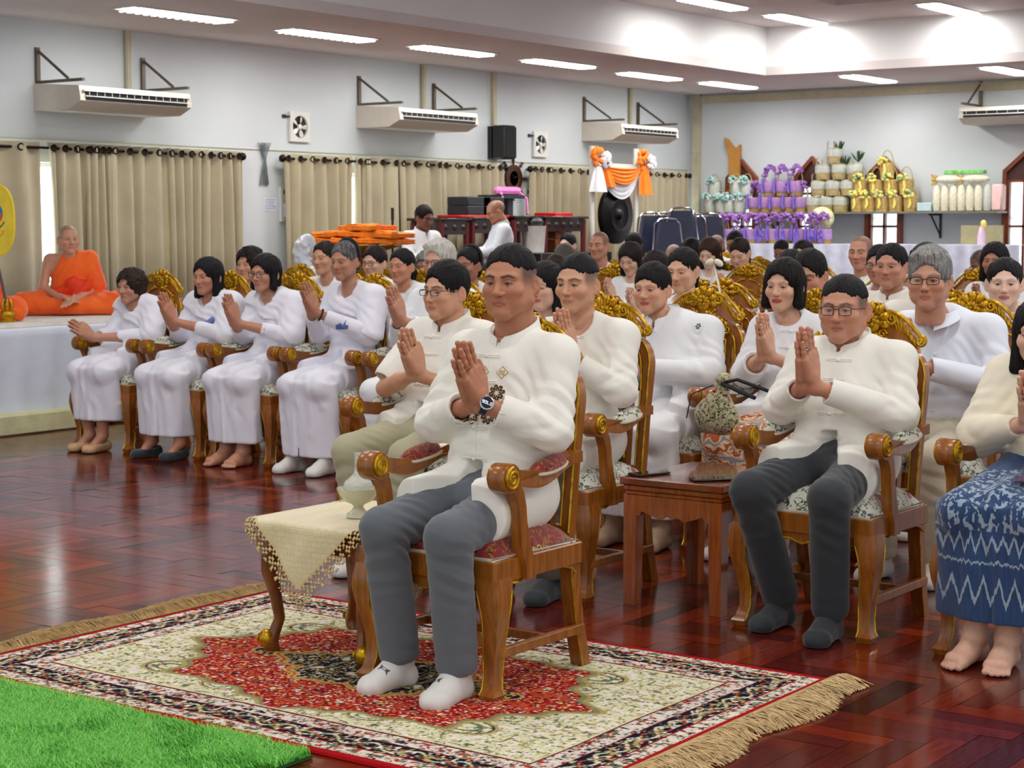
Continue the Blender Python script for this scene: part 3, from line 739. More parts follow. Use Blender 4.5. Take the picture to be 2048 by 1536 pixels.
def np_mesh(name, V, F, mats, cols=None, smooth=True):
    me = bpy.data.meshes.new(name); n = len(F)
    me.vertices.add(len(V)); me.vertices.foreach_set('co', np.ascontiguousarray(V, np.float32).ravel())
    me.loops.add(4 * n); me.loops.foreach_set('vertex_index', np.ascontiguousarray(F, np.int32).ravel())
    me.polygons.add(n); me.polygons.foreach_set('loop_start', np.arange(n, dtype=np.int32) * 4)
    if smooth: me.polygons.foreach_set('use_smooth', np.ones(n, bool))
    for m in (mats if isinstance(mats, (list, tuple)) else [mats]): me.materials.append(m)
    me.update()
    if cols is not None: set_col(me, cols)
    return me
def sdf_mesh(name, ops, h, mat, warp=None, colf=None, lo=None, hi=None, sm=1, off=0):
    if lo is None: lo = np.min([p.lo for o, k, p in ops if o == 'u'], 0) - 3 * h; hi = np.max([p.hi for o, k, p in ops if o == 'u'], 0) + 3 * h
    V, F = nets(*field(ops, lo, hi, h, warp, off), h)
    if sm: V = smooth_v(V, F, sm)
    return np_mesh(name, V, F, mat, colf(V) if colf else None)
def rotm(rx=0, ry=0, rz=0): return np.array(Euler((rx, ry, rz)).to_matrix())
# ---- materials ----
m_skin = attr_mat('skin', .45, .12, .2, 420, mottle=.05)
m_hair = attr_mat('hair', .5, 0, .9, 160, stretch=(1, 1, .25), spec=.16)
def cloth(name, col, rough=.85, weave=700, bump=.15, sheen=.25, var=.02):
    if name in MATS: return MATS[name]
    t = NT(name); co = t.coord(); c = lin(col); f = t.noise(co, 5, 3)
    t.base(t.ramp(f, [(.3, tuple(v * (1 - var * 2) for v in c)), (.7, c)])); t.set(Roughness=rough, Sheen_Weight=sheen)
    a = t.noise(co, weave, 2); b_ = t.noise(co, 18, 4, .6); s = t.math('MULTIPLY_ADD', b_, 5.0, a); t.bump(s, bump, .0012); MATS[name] = t.m; return t.m
m_ivory = cloth('ivory_linen', (.93, .92, .88)); m_wht = cloth('white_cotton', (.92, .93, .94)); m_cream = cloth('cream_chiffon', (.92, .89, .80), .7); m_lilac = cloth('cool_white_cloth', (.90, .90, .94))
m_greytr = cloth('grey_trousers', (.36, .38, .41)); m_dark = cloth('charcoal_trousers', (.16, .18, .20)); m_khaki = cloth('khaki_trousers', (.68, .66, .54)); m_beige = cloth('beige_trousers', (.76, .73, .64)); m_sockw = cloth('white_sock', (.86, .85, .83)); m_sockd = cloth('dark_sock', (.14, .16, .18))
m_orange = NT('orange_robe'); _c = m_orange.coord(); m_orange.base(m_orange.ramp(m_orange.noise(_c, 6, 3), [(.3, hexc('ee5208')), (.7, hexc('fb7014'))])); m_orange.set(Roughness=.75, Sheen_Weight=.2); m_orange.bump(m_orange.noise(m_orange.mapp(_c, (1, 1, 4)), 12, 4, .6), .5, .01); m_orange = m_orange.m
# ---- head ----
def mixc(c, d, t): return c * (1 - t[:, None]) + np.array(d, np.float32) * t[:, None]
def sst(x, a, b): t = np.clip((x - a) / (b - a), 0, 1); return t * t * (3 - 2 * t)
def dcap(V, a, b):
    a, b = A3(a), A3(b); d = b - a; h = np.clip(((V - a) @ d) / (d @ d), 0, 1); return np.sqrt((((V - a) - h[:, None] * d) ** 2).sum(1))
def head_ops(c):
    f, w, nz, fem = c.get('fat', 0), c.get('wide', 1.0), c.get('nose', 1.0), c.get('fem', 0)
    U = lambda p, k=.012: ('u', k, p); Sb = lambda p, k=.01: ('s', k, p)
    jw = .046 + .008 * f - .004 * fem
    o = [U(Ell((0, .014, .034), (.077 * w, .097, .082))), U(Ell((0, -.022, -.02), (.064 * w, .070, .082)), .03),
         U(Cap((-jw, .0, -.062), (-.012, -.058, -.098 - .004 * f), .024 + .006 * f, .018 + .004 * f), .03), U(Cap((jw, .0, -.062), (.012, -.058, -.098 - .004 * f), .024 + .006 * f, .018 + .004 * f), .03),
         U(Cap((-jw * .9, .005, -.055), (-.055, .012, -.005), .022 + .004 * f, .022), .03), U(Cap((jw * .9, .005, -.055), (.055, .012, -.005), .022 + .004 * f, .022), .03),
         U(Ell((0, -.066, -.100), (.018, .016, .015)), .02)]
    for s in (-1, 1):
        o += [U(Ell((s * .043, -.058, -.030), (.023 + .005 * f, .023, .022)), .022), U(Cap((s * .012, -.084, .016), (s * .045, -.070, .018), .0095, .009), .016)]
        if f > .3: o.append(U(Ell((s * .045, -.044, -.066), (.022, .026, .028)), .02))
    o += [Sb(Ell((s * .031, -.094, -.004), (.018, .014, .011)), .014) for s in (-1, 1)]
    for s in (-1, 1):
        o += [U(Ell((s * .0305, -.0705, -.004), (.0145, .0142, .0125)), .004)]
        if not c.get('closed'):
            o += [Sb(Cap((s * .021, -.089, -.0055), (s * .0405, -.083, -.0045), .0029, .0026), .002)]
        o += [U(Cap((s * .019, -.0815, -.0045), (s * .030, -.0862, .0015), .0022, .0026), .004), U(Cap((s * .030, -.0862, .0015), (s * .0445, -.0765, -.003), .0026, .0022), .004)]
        o += [U(Cap((s * .020, -.0800, -.0100), (s * .032, -.0838, -.0125), .0018, .0022), .004), U(Cap((s * .032, -.0838, -.0125), (s * .044, -.0765, -.008), .0022, .0018), .004)]
        if c.get('bag'): o += [U(Cap((s * .020, -.082, -.0185), (s * .041, -.0785, -.0185), .0035, .0035), .005)]
    o += [U(Cap((0, -.086, .006), (0, -.104 - .003 * (nz - 1), -.034), .0068, .0098 * nz), .014), U(Ell((0, -.1035, -.0375), (.0115 * nz, .0105, .0092)), .008)]
    for s in (-1, 1): o += [U(Ell((s * .0135 * nz, -.0925, -.0400), (.0085 * nz, .0105, .0075)), .006), Sb(Ell((s * .0070 * nz, -.0995, -.0478), (.0040, .0052, .0035)), .003)]
    o += [U(Ell((0, -.0715, -.066), (.027, .0150, .020)), .018)]
    lp = c.get('lip', 1.0); op = c.get('mouth', 0)
    for s in (-1, 1):
        o += [U(Cap((0, -.0893, -.0632), (s * .023, -.0800, -.0678), .0036 * lp, .0016), .004), U(Cap((0, -.0880, -.0735), (s * .019, -.0800, -.0712), .0043 * lp, .0018), .005)]
    o += [Sb(Cap((-.021, -.0890, -.0688), (.021, -.0890, -.0688), .0014 + op, .0014 + op), .002) if 0 else Sb(Cap((-.014, -.0962, -.0685), (.014, -.0962, -.0685), .0040 + op, .0040 + op), .003)]
    for s in (-1, 1): o.append(Sb(Cap((s * .0215, -.0945, -.044), (s * .0335, -.082, -.074), .0034, .0022), .010))
    for s in (-1, 1):
        R = rotm(.18, 0, s * -.42)
        o += [U(Ell((s * (.077 * w + .007), .014, -.010), (.0095, .0200, .0335), R), .003), U(Ell((s * (.075 * w + .004), .006, -.036), (.008, .011, .012), R), .005),
              Sb(Ell((s * (.0845 * w + .009), .004, -.007), (.0075, .0115, .0200), R), .003)]
    o += [U(Cap((0, .022, -.05), (0, .046, -.17), .052 + .010 * f - .007 * fem, .059 + .010 * f - .010 * fem), .02)]
    for s in (-1, 1): o.append(U(Cap((s * .045, .03, -.05), (s * .014, -.005, -.165), .011, .010), .012))
    return o
def head_color(c, fine=True):
    sk = np.array(lin(c['skin']), np.float32); hc = np.array(lin(c['haircol']), np.float32)
    def f(V):
        n = len(V); C = np.repeat(sk[None], n, 0); x, y, z = V[:, 0], V[:, 1], V[:, 2]; ax = np.abs(x)
        nz = vnoise(x * 60 + 9, y * 60, z * 60) * .5 + vnoise(x * 200, y * 200, z * 200) * .5
        C = C * (0.94 + .12 * nz[:, None])
        red = np.exp(-(((ax - .042) / .02) ** 2 + ((z + .035) / .018) ** 2)) * (y < -.03) + np.exp(-((x / .014) ** 2 + ((z + .036) / .014) ** 2)) * (y < -.08) + .6 * sst(ax, .074, .082)
        C = mixc(C, C.mean(0) * np.array([1.05, .74, .66]), np.clip(red * .45, 0, 1))
        C = mixc(C, sk * .62, np.exp(-(((ax - .031) / .016) ** 2 + ((z + .004) / .012) ** 2)) * (y < -.05) * .35)
        # brows
        bt = c.get('brow', 1.0); d = np.minimum(dcap(V * [1, .3, 1] * np.sign([1, 1, 1]), (.014, -.026, .0165), (.034, -.024, .0215)), dcap(V * [1, .3, 1], (.034, -.024, .0215), (.051, -.019, .016)))
        Vm = V.copy(); Vm[:, 0] = -Vm[:, 0]; d2 = np.minimum(dcap(Vm * [1, .3, 1], (.014, -.026, .0165), (.034, -.024, .0215)), dcap(Vm * [1, .3, 1], (.034, -.024, .0215), (.051, -.019, .016)))
        d = np.minimum(d, d2); C = mixc(C, hc * .8 + sk * .08, np.clip((1 - sst(d, .0022 if c.get('fem') else .0034, .0048 if c.get('fem') else .0064)) * bt * (.55 + .6 * nz), 0, 1) * (y < -.04))
        # eyes, when no separate eyeballs are made
        if not c.get('eyeballs'):
            for s in (-1, 1):
                e = np.exp(-(((x - s * .031) / .0105) ** 2 + ((z + .005) / .003) ** 2) * 1.1); C = mixc(C, (.03, .02, .018), np.clip(e * 1.5, 0, 1) * (y < -.06))
        else:
            for s in (-1, 1):
                d = np.minimum(dcap(V, (s * .020, -.0825, -.0035), (s * .031, -.088, .0003)), dcap(V, (s * .031, -.088, .0003), (s * .044, -.0785, -.0035))); C = mixc(C, (.025, .018, .015), (1 - sst(d, .0016, .0034)) * .85)
        # lips
        d = np.minimum(dcap(V, (-.021, -.083, -.0675), (0, -.0915, -.0642)), dcap(V, (.021, -.083, -.0675), (0, -.0915, -.0642))); d = np.minimum(d, np.minimum(dcap(V, (-.017, -.083, -.0712), (0, -.0905, -.0740)), dcap(V, (.017, -.083, -.0712), (0, -.0905, -.0740))))
        C = mixc(C, lin(c['lipcol']) if c.get('lipcol') else sk * np.array([.86, .60, .60]), (1 - sst(d, .0052, .0078)) * .9)
        C = mixc(C, (.09, .03, .025), np.exp(-((z + .0688 + 4.5 * ax * ax) / .0012) ** 2) * (ax < .0235) * (y < -.078) * .85)
        C = mixc(C, (.07, .03, .025), np.exp(-(((ax - .0075) / .0035) ** 2 + ((z + .0468) / .0022) ** 2)) * (y < -.088) * .8)
        # stubble
        st = c.get('stub', 0)
        if st:
            side = sst(z, -.018, .022) * sst(y, -.058, -.036); top = sst(z + .35 * (y + .05), c.get('hl', .066), c.get('hl', .066) + .014)
            back = sst(y, .03, .06) * sst(z, -.075, -.05); m = np.clip(np.maximum(np.maximum(side * (ax > .04), top), back), 0, 1) * (1 - np.exp(-(((y - .014) / .016) ** 4 + ((z + .012) / .030) ** 4)) * (ax > .074))
            C = mixc(C, hc + .01, m * st * (.7 + .5 * nz)); 
        if c.get('neck_dark'): C = mixc(C, sk * .6, (1 - sst(z, -.1, -.06)) * .12)  # skin a little darker from the chin down to the neck
        return np.clip(C, 0, 1)
    return f
m_eye = NT('eyeball'); _c = m_eye.coord(); _s = m_eye.n('ShaderNodeSeparateXYZ'); m_eye.l(_c, _s.inputs[0])
_d = m_eye.math('SQRT', m_eye.math('ADD', m_eye.math('POWER', _s.outputs[0], 2.0), m_eye.math('POWER', _s.outputs[2], 2.0)))
_front = m_eye.math('LESS_THAN', _s.outputs[1], 0.0)
_iris = m_eye.ramp(m_eye.math('MULTIPLY', _d, 100.0), [(0, (.004, .003, .003)), (.25, (.004, .003, .003)), (.3, (.045, .020, .011)), (.58, (.022, .011, .007)), (.66, (.27, .22, .20)), (1, (.34, .27, .24))])
m_eye.base(m_eye.mix(_front, (.6, .5, .5), _iris)); m_eye.set(Roughness=.12, Coat_Weight=.5); m_eye = m_eye.m
_eyeme = MB().ball((0, 0, 0), .0118, 20).mesh('eye', m_eye, ang=180)
def hair_ops(c):
    st = c.get('hair', 'short'); w = c.get('wide', 1.0); o = []; U = lambda p, k=.012: o.append(('u', k, p)); Sb = lambda p, k=.006: o.append(('s', k, p))
    hl = c.get('hl', .066)
    def cran(e, ez=None, zc=.036): U(Ell((0, .016, zc), (.078 * w + e, .098 + e, .083 + (e if ez is None else ez))))
    if st == 'buzz':
        cran(.0030, .010); Sb(Ell((0, -.105, -.012), (.085, .075, hl + .012)), .012); Sb(Ell((0, .03, -.075), (.16, .19, .132)), .014)
        for s in (-1, 1): Sb(Ell((s * .094, -.082, .03), (.04, .050, .05)), .012)
    elif st == 'short':
        cran(.009, .02); Sb(Ell((.0, -.112, -.018), (.068, .074, hl + .022)), .014); Sb(Ell((0, .0, -.10), (.12, .15, .075)), .012)
        for s in (-1, 1): Sb(Ell((s * .09, -.015, -.045), (.03, .052, .05)), .01)
    elif st in ('bob', 'lobob', 'long'):
        cran(.016, .018)
        zb = {'bob': -.085, 'lobob': -.125, 'long': -.12}[st]
        for s in (-1, 1):
            U(Cap((s * .072, .0, .02), (s * .080, -.012 if st == 'bob' else -.005, zb), .027, .026), .02); U(Cap((s * .06, .05, .02), (s * .062, .045, zb), .035, .030), .02)
        U(Cap((0, .07, .02), (0, .065, zb), .045, .04), .03)
        Sb(Ell((0, -.10, -.036), (.064 * w - (.006 if st == 'lobob' else 0), .085, hl + .030)), .010); Sb(Ell((0, -.075, -.15), (.058, .11, .09)), .01)
        if st == 'long':
            for x in (-.055, 0, .055): U(Cap((x, .07, -.10), (x * 1.2, .085, -.30), .036, .022), .03)
    elif st in ('pony', 'bun', 'tied'):
        cran(.007, .009); Sb(Ell((0, -.112, -.028), (.069, .078, hl + .034)), .011); Sb(Ell((0, -.06, -.125), (.12, .14, .082)), .012); Sb(Ell((0, .10, -.17), (.1, .08, .09)), .01)
        for s in (-1, 1): Sb(Ell((s * .09, .01, -.03), (.022, .026, .034)), .006)
        if st == 'bun': U(Ell((0, .125, .02), (.038, .032, .036)), .01)
        if st == 'tied': U(Ell((0, .11, -.04), (.042, .034, .05)), .02)
        if st == 'pony': U(Cap((0, .105, .005), (0, .14, -.05), .026, .034), .015); U(Cap((0, .14, -.05), (.0, .12, -.22), .034, .018), .02)
    elif st == 'curly':
        cran(.022, .026)
        for s in (-1, 1): U(Ell((s * .07, .03, -.02), (.034, .05, .05)), .02)
        U(Ell((0, .09, -.02), (.07, .035, .06)), .02)
        Sb(Ell((0, -.10, -.030), (.062, .078, hl + .028)), .008)
    elif st == 'grey':      # fuller mens hair, side parted
        cran(.012, .024); U(Ell((-.012, -.05, .092), (.062, .04, .026)), .02)
        Sb(Ell((.006, -.120, -.020), (.070, .078, hl + .026)), .013); Sb(Ell((0, .0, -.115), (.12, .15, .085)), .012)
        for s in (-1, 1): Sb(Ell((s * .09, -.018, -.05), (.028, .050, .052)), .008)
    return o
def hair_warp(c, amp):
    st = c.get('hair'); fr = 220 if st != 'curly' else 45
    def f(X, Y, Z):
        if st == 'curly': return -.016 * (vnoise(X * 45, Y * 45, Z * 45) - .5) - .006 * (vnoise(X * 120, Y * 120, Z * 120) - .5)
        a = np.arctan2(X, Y + .02 + .3 * (Z > .1)); r = np.sqrt(X * X + Y * Y)
        return amp * 1.3 * (vnoise(a * 12, Z * 9 + r * 12, r * 30) - .5) + amp * (vnoise(a * 28, Z * 14 + r * 22, r * 30) - .5) + amp * .6 * (vnoise(a * 75, Z * 25, r * 40) - .5)
    return f
def hand_caps(s, spread=.0, curl=0.):
    """left hand (s=1): wrist at origin, fingers +Z, palm facing -x (pressed on x=0), thumb towards +Y"""
    o = []; U = lambda a, b, ra, rb, k=.006: o.append(('u', k, Cap((s * a[0], a[1], a[2]), (s * b[0], b[1], b[2]), ra, rb)))
    wr = (.020, .0, -.03)
    heads = [(.013, .033, .090), (.0135, .012, .095), (.0135, -.010, .090), (.013, -.030, .081)]
    base = [(.018, .018, .012), (.020, .006, .008), (.020, -.007, .010), (.018, -.019, .012)]
    L = [(.040, .024, .018), (.044, .028, .019), (.041, .026, .019), (.031, .020, .017)]; R = [.0100, .0102, .0097, .0087]
    for i in range(4):
        U(base[i], heads[i], .0165, R[i] + .0035, .012)
    for i in range(4):
        h = heads[i]; a = (1.5 - i) * .03 + spread * (1.5 - i); p = h; r = R[i]; x = .0105
        for j, l in enumerate(L[i]):
            bend = curl * (j + .4)
            q = (max(.0095, x + .0012 * j + l * math.sin(bend) * .0) , p[1] + l * math.sin(a), p[2] + l * math.cos(a))
            U(p, q, r + (.0006 if j == 0 else 0), r - .0005, .004); o.append(('u', .004, Ell((s * (p[0] + .0012), p[1], p[2]), (r * .98, r * 1.0, r * 1.2)))) if j else None
            p = q; r -= .0006
    U((.019, .022, .018), (.017, .042, .045), .0165, .0135, .012); U((.017, .042, .045), (.014, .052, .074), .0125, .0105, .004); U((.014, .052, .074), (.0105, .054, .100), .0105, .0085, .003)
    U(wr, (.019, .0, .015), .023, .020, .012)
    return o
def Rdir(d, side=(1, 0, 0)):
    """matrix whose Z column is d and X column near side"""
    z = np.array(d, float); z /= np.linalg.norm(z); x = np.array(side, float); x -= z * (x @ z); x /= np.linalg.norm(x); y = np.cross(z, x); return np.stack([x, y, z], 1)
# ================= PEOPLE =================
RES = {0: (.0017, .0021, .0045), 1: (.0026, .0030, .0062), 2: (.0036, .0046, .009), 3: (.0052, .0070, .014)}
def plane_fn(n, d):          # inside (negative) where n.p < d
    n = np.array(n, float); n /= np.linalg.norm(n); return Fn(lambda X, Y, Z: n[0] * X + n[1] * Y + n[2] * Z - d, (-3, -3, -3), (3, 3, 3))
def creases(sites, amp=.0025, sc=9., an=(1, 1, .6), seed=0.):
    def f(X, Y, Z):
        w = vnoise(X * 11 + seed, Y * 11, Z * 11); o = amp * 1.6 * (np.abs(2 * vnoise(X * sc * an[0] + seed, Y * sc * an[1] + 3, Z * sc * an[2] + w * 1.5) - 1) - .5)
        for p, d, lam, a, r in sites:
            q = (X - p[0]) ** 2 + (Y - p[1]) ** 2 + (Z - p[2]) ** 2; e = np.exp(-q / (r * r))
            if e.max() < .01: continue
            ph = ((X - p[0]) * d[0] + (Y - p[1]) * d[1] + (Z - p[2]) * d[2]) / lam * 2 * PI + 5 * w
            s = np.sin(ph); o = o - a * e * (s * np.abs(s)) 
        return o
    return f
_pc = [0]
def foot_ops(kind, s, ax, ay, h0=.0, toe=None, lift=0.0):
    """foot of side s with ankle at (ax, ay); sole on z = h0; toes towards -Y, turned by toe"""
    o = []; U = lambda p, k=.02: o.append(('u', k, p)); a = toe if toe is not None else s * .12
    ca, sa = math.cos(a), math.sin(a)
    def W(x, y, z):
        z2 = z + lift * max(0, (y + .13) / .19); return (ax + x * ca - y * sa, ay + x * sa + y * ca, h0 + z2)
    e = .004 if kind == 'sock' else 0
    U(Cap(W(0, .0, .10), W(0, .0, .16), .034 + e, .036 + e)); U(Ell(W(0, .026, .032), (.031 + e, .036, .034)), .02); U(Cap(W(0, .0, .085), W(-s * .004, -.07, .050), .036 + e, .029 + e), .03)
    U(Cap(W(0, .02, .032), W(s * .012, -.12, .026), .030 + e, .028 + e), .025); U(Cap(W(-s * .008, -.05, .040), W(-s * .022, -.125, .026), .030 + e, .025 + e), .025)
    if kind == 'bare':
        for i, (x, y, r) in enumerate(((-.030, -.158, .0125), (-.008, -.166, .0095), (.009, -.161, .009), (.024, -.152, .0085), (.037, -.141, .008))):
            U(Cap(W(s * x * .9, -.12, .022), W(s * x, y, r + .001), r * 1.05, r), .006)
    else:
        U(Cap(W(-s * .018, -.13, .024), W(-s * .015, -.150, .021), .024, .020), .02); U(Cap(W(s * .018, -.12, .022), W(s * .014, -.142, .018), .021, .018), .02)
    o.append(('s', .006, Fn(lambda X, Y, Z: Z - (h0 + .001), (-3, -3, -1), (3, 3, h0 + .001))))
    return o
def person(c):
    """c: everything that sets one person apart; local frame: seat centre at origin, facing -Y"""
    t0 = time.time(); q = c.get('q', 2); hh, hd, hc_ = RES[q]; seed = c.setdefault('seed', len(_pc) * 3.7); _pc.append(1)
    T = c.get('T', 1.33); ts = (T - .5) / .865; hs = c.get('hs', 1.0); g = c.get('g', 1.0); sw = c.get('sw', 1.0); lean = c.get('lean', 0); side = c.get('side', 0)
    P = lambda x, y, z: (x + side * (z - .5) / .6, y - .04 + (lean + .04) * (z - .5) / .6, .5 + (z - .5) * ts if z > .5 else z)
    rr = random.Random(int(seed * 100)); c['wide'] = c.get('wide', 1.0) + rr.uniform(-.03, .04); c['nose'] = c.get('nose', 1.0) + rr.uniform(-.12, .15); c['fat'] = max(0, c.get('fat', 0) + rr.uniform(0, .25)); c['hyaw'] = c.get('hyaw', 0) + .10
    root = thing('person', c['label'], 'person', (c['x'], c['y'], c.get('z', 0)), c.get('rot', 0), c.get('group'))
    # joints
    hx, hy = c.get('hx', 0), c.get('hy', 0)
    HC = A3((side * 1.25 + hx, .055 + lean * 1.2 + hy, T - .118 * hs - c.get('hdrop', 0)))
    sh = [A3(P(s * .170 * sw, .125, 1.018)) for s in (-1, 1)]; el = [A3(P(s * c.get('elx', .232) * sw, c.get('ely', .035), c.get('elz', .80))) for s in (-1, 1)]
    hp = A3(c.get('hp', (0, -.19, .925))); hp = A3(P(*hp)); hdr = np.array(c.get('hdir', (0, -.45, .89)), float); hdr /= np.linalg.norm(hdr)
    mode = c.get('hands', 'wai')
    HR = {}
    if mode == 'wai':
        R = Rdir(hdr)
        if c.get('hyawh'): R = rotm(0, 0, c['hyawh']) @ R
        for i, s in enumerate((-1, 1)): HR[s] = (R, hp)
        wr = [hp + A3(R @ np.array([s * .02, 0, -.02])) for s in (-1, 1)]
    else:                      # hands resting in the lap
        wr = [A3((s * .06, -.10, .655)) for s in (-1, 1)]
        for i, s in enumerate((-1, 1)):
            d = np.array((-s * .55, -.75, -.25)); R = Rdir(d, (s * .3, 0, 1)); HR[s] = (R if s == 1 else R, wr[i])
    sk = c['skin']; skl = np.array(lin(sk), np.float32)
    V_, F_, C_ = [], [], []; nv = 0
    def acc(V, F, C):
        nonlocal nv
        if len(V): V_.append(V); F_.append(F + nv); C_.append(C); nv += len(V)
    # head
    Hm = rotm(c.get('hpitch', 0), c.get('hroll', 0), 0); Hm = rotm(0, 0, c.get('hyaw', 0)) @ Hm
    def toB(V): return (V @ (Hm.T * hs).astype(np.float32) + HC).astype(np.float32)
    c['eyeballs'] = q <= 2 and not c.get('closed')
    o = head_ops(c); V, F = nets(*field(o, (-.105, -.135, -.185), (.105, .13, .125), hh), hh); V = smooth_v(V, F, 1, .4)
    acc(toB(V), F, head_color(c)(V))
    def handcol(V):
        nz = vnoise(V[:, 0] * 90, V[:, 1] * 90, V[:, 2] * 90); C = skl[None] * (.9 + .2 * nz[:, None]); C = mixc(C, skl * np.array([1.05, .75, .66]), nz * .35)
        return np.clip(C, 0, 1)
    def hands(vis=True):
        o = []
        for i, s in enumerate((-1, 1)):
            R, t = HR[s]; m = c.get('handscale', 1.0)
            for op, k, p in hand_caps(s if mode == 'wai' else 1, c.get('spread', 0)): o.append((op, k, Tr(p, R, t, m)))
            fl = None
            o.append(('u', .02, Cap(wr[i], wr[i] + (el[i] - wr[i]) * .5, .0235, .034 * (.8 + .2 * g)))); o.append(('u', .02, Cap(wr[i] + (el[i] - wr[i]) * .5, el[i], .034 * (.8 + .2 * g), .039 * (.8 + .2 * g))))
        return o
    ho = hands(); ctr = (wr[0] + wr[1]) / 2
    bare = c.get('sleeve', 'long')
    lo = np.min([p.lo for _, _, p in ho], 0) - .01; hi = np.max([p.hi for _, _, p in ho], 0) + .01
    if q > 1 or bare == 'long':
        pass
    V, F = nets(*field(ho, lo, hi, hd), hd); V = smooth_v(V, F, 1, .3); acc(V, F, handcol(V))
    # core of the body below the clothes
    cg = [('u', .04, Ell(P(0, .13, .96), (.15 * sw, .080 * g, .15))), ('u', .05, Ell(P(0, .115, .74), (.13 * g, .075 * g, .14))), ('u', .05, Ell(P(0, .10, .58), (.15, .10, .09))), ('u', .03, Cap(P(0, .12, 1.0), tuple(HC + A3((0, .03, -.10))), .05, .045))]
    for i, s in enumerate((-1, 1)):
        cg += [('u', .03, Cap(sh[i], el[i], .045, .038)), ('u', .03, Cap(sh[i], P(0, .12, 1.02), .04, .04))]
    kx, ax_, ay = c.get('kx', .115), c.get('ax', .12), c.get('ay', -.30); kz = c.get('kz', .505)
    ky = c.get('ky', -.35)
    fl0 = c.get('floor', 0.)
    kn = [A3((s * kx + c.get('kdx', 0), ky + s * c.get('kdy', 0), kz)) for s in (-1, 1)]; an = [A3((s * ax_ + c.get('adx', 0), ay + (c.get('ady', 0) if s < 0 else 0), .10 + fl0)) for s in (-1, 1)]
    for i, s in enumerate((-1, 1)): cg += [('u', .03, Cap((s * .085, .06, .56), kn[i], .07, .05)), ('u', .02, Cap(kn[i], an[i], .045, .033))]
    ft = c.get('feet', 'sock')
    if ft in ('bare', 'slipper'):
        for i, s in enumerate((-1, 1)): 
            fo = foot_ops('bare', s, float(an[i][0]), float(an[i][1]), .0, c.get('toe')) if ft == 'bare' else []; fo.insert(0, ('u', .02, Cap(an[i], an[i] + (kn[i] - an[i]) * .45, .034, .045))); fo += [('u', .02, Cap(an[i], an[i] - A3((0, .07, .055)), .032, .026))] if ft == 'slipper' else []
            l = np.min([p.lo for op, _, p in fo if op == 'u'], 0) - .01; h_ = np.max([p.hi for op, _, p in fo if op == 'u'], 0) + .01
            V, F = nets(*field(fo, l, h_, hd * 1.2), hd * 1.2); acc(V, F, handcol(V))
    hcore = max(.011, hc_); l = np.min([p.lo for _, _, p in cg], 0) - .02; h_ = np.max([p.hi for _, _, p in cg], 0) + .02
    V, F = nets(*field(cg, l, h_, hcore), hcore); acc(V, F, np.repeat(skl[None], len(V), 0))
    obj('body', np_mesh('body', np.concatenate(V_), np.concatenate(F_), m_skin, np.concatenate(C_)), root)
    # eyes
    if c['eyeballs']:
        gx = c.get('gaze', 0)
        for s in (-1, 1):
            e = obj('eye', _eyeme, root); L = Matrix.Translation(Vector(HC)) @ Matrix(Hm.tolist()).to_4x4() @ Matrix.Scale(hs, 4) @ Matrix.Translation((s * .031, -.0745, -.0045)) @ Matrix.Rotation(gx, 4, 'Z'); e.matrix_local = L
    # hair
    if c.get('hair', 'short') != 'none':
        ho_ = hair_ops(c); hcol = np.array(lin(c['haircol']), np.float32); grey = c.get('grey', 0)
        def hcf(V):
            a = np.arctan2(V[:, 0], V[:, 1] + .02); nz = vnoise(a * 60, V[:, 2] * 30, V[:, 1] * 30); C = hcol[None] * (.35 + .8 * nz[:, None])
            if grey: C = mixc(C, (.55, .55, .55), np.clip((nz - .5) * 3, 0, 1) * grey)
            return np.clip(C, 0, 1)
        l = np.min([p.lo for op, _, p in ho_ if op == 'u'], 0) - .01; h_ = np.max([p.hi for op, _, p in ho_ if op == 'u'], 0) + .01
        hr = max(hh, .0024) if c['hair'] != 'buzz' else hh
        V, F = nets(*field(ho_, l, h_, hr, hair_warp(c, .006 if c['hair'] not in ('buzz',) else .0035)), hr); C = hcf(V); obj('hair', np_mesh('hair', toB(V), F, m_hair, C), root)
    if c.get('band'):
        b = MB(); b.tube([tuple(toB(A3([[.094 * math.cos(a) * 1.0, .03 + .03 * math.sin(a) * .3, .034 + .1 * math.sin(a)]]))[0]) for a in [PI * (-.12 + 1.24 * k / 20) for k in range(21)]], .009, 8, flat=1.3); obj('headband', b.mesh('headband', M('black_band', (.03, .03, .035), .6)), root)
    # ---- shirt ----
    sm = c.get('shirt', m_wht); e = .012
    so = [('u', .05, Ell(P(0, .125, .93), (.170 * sw, .120 * g, .165))), ('u', .07, Ell(P(0, .10 - .015 * (g - 1) * 4, .745), (.158 * g + .008, .125 * g + .008, .17))), ('u', .06, Ell((0, .07, .59), (.18 * (.6 + .4 * g), .125, .13)))]
    so += [('u', .05, Cap(tuple(sh[i_]), (P(0, 0, 1)[0] * .5 + .5 * float(HC[0]),) + P(0, .125, 1.062)[1:], .056, .054)) for i_ in (0, 1)]
    sites = []
    slv = c.get('slv') or {'long': .80, 'three': .55, 'short': 0}[bare]
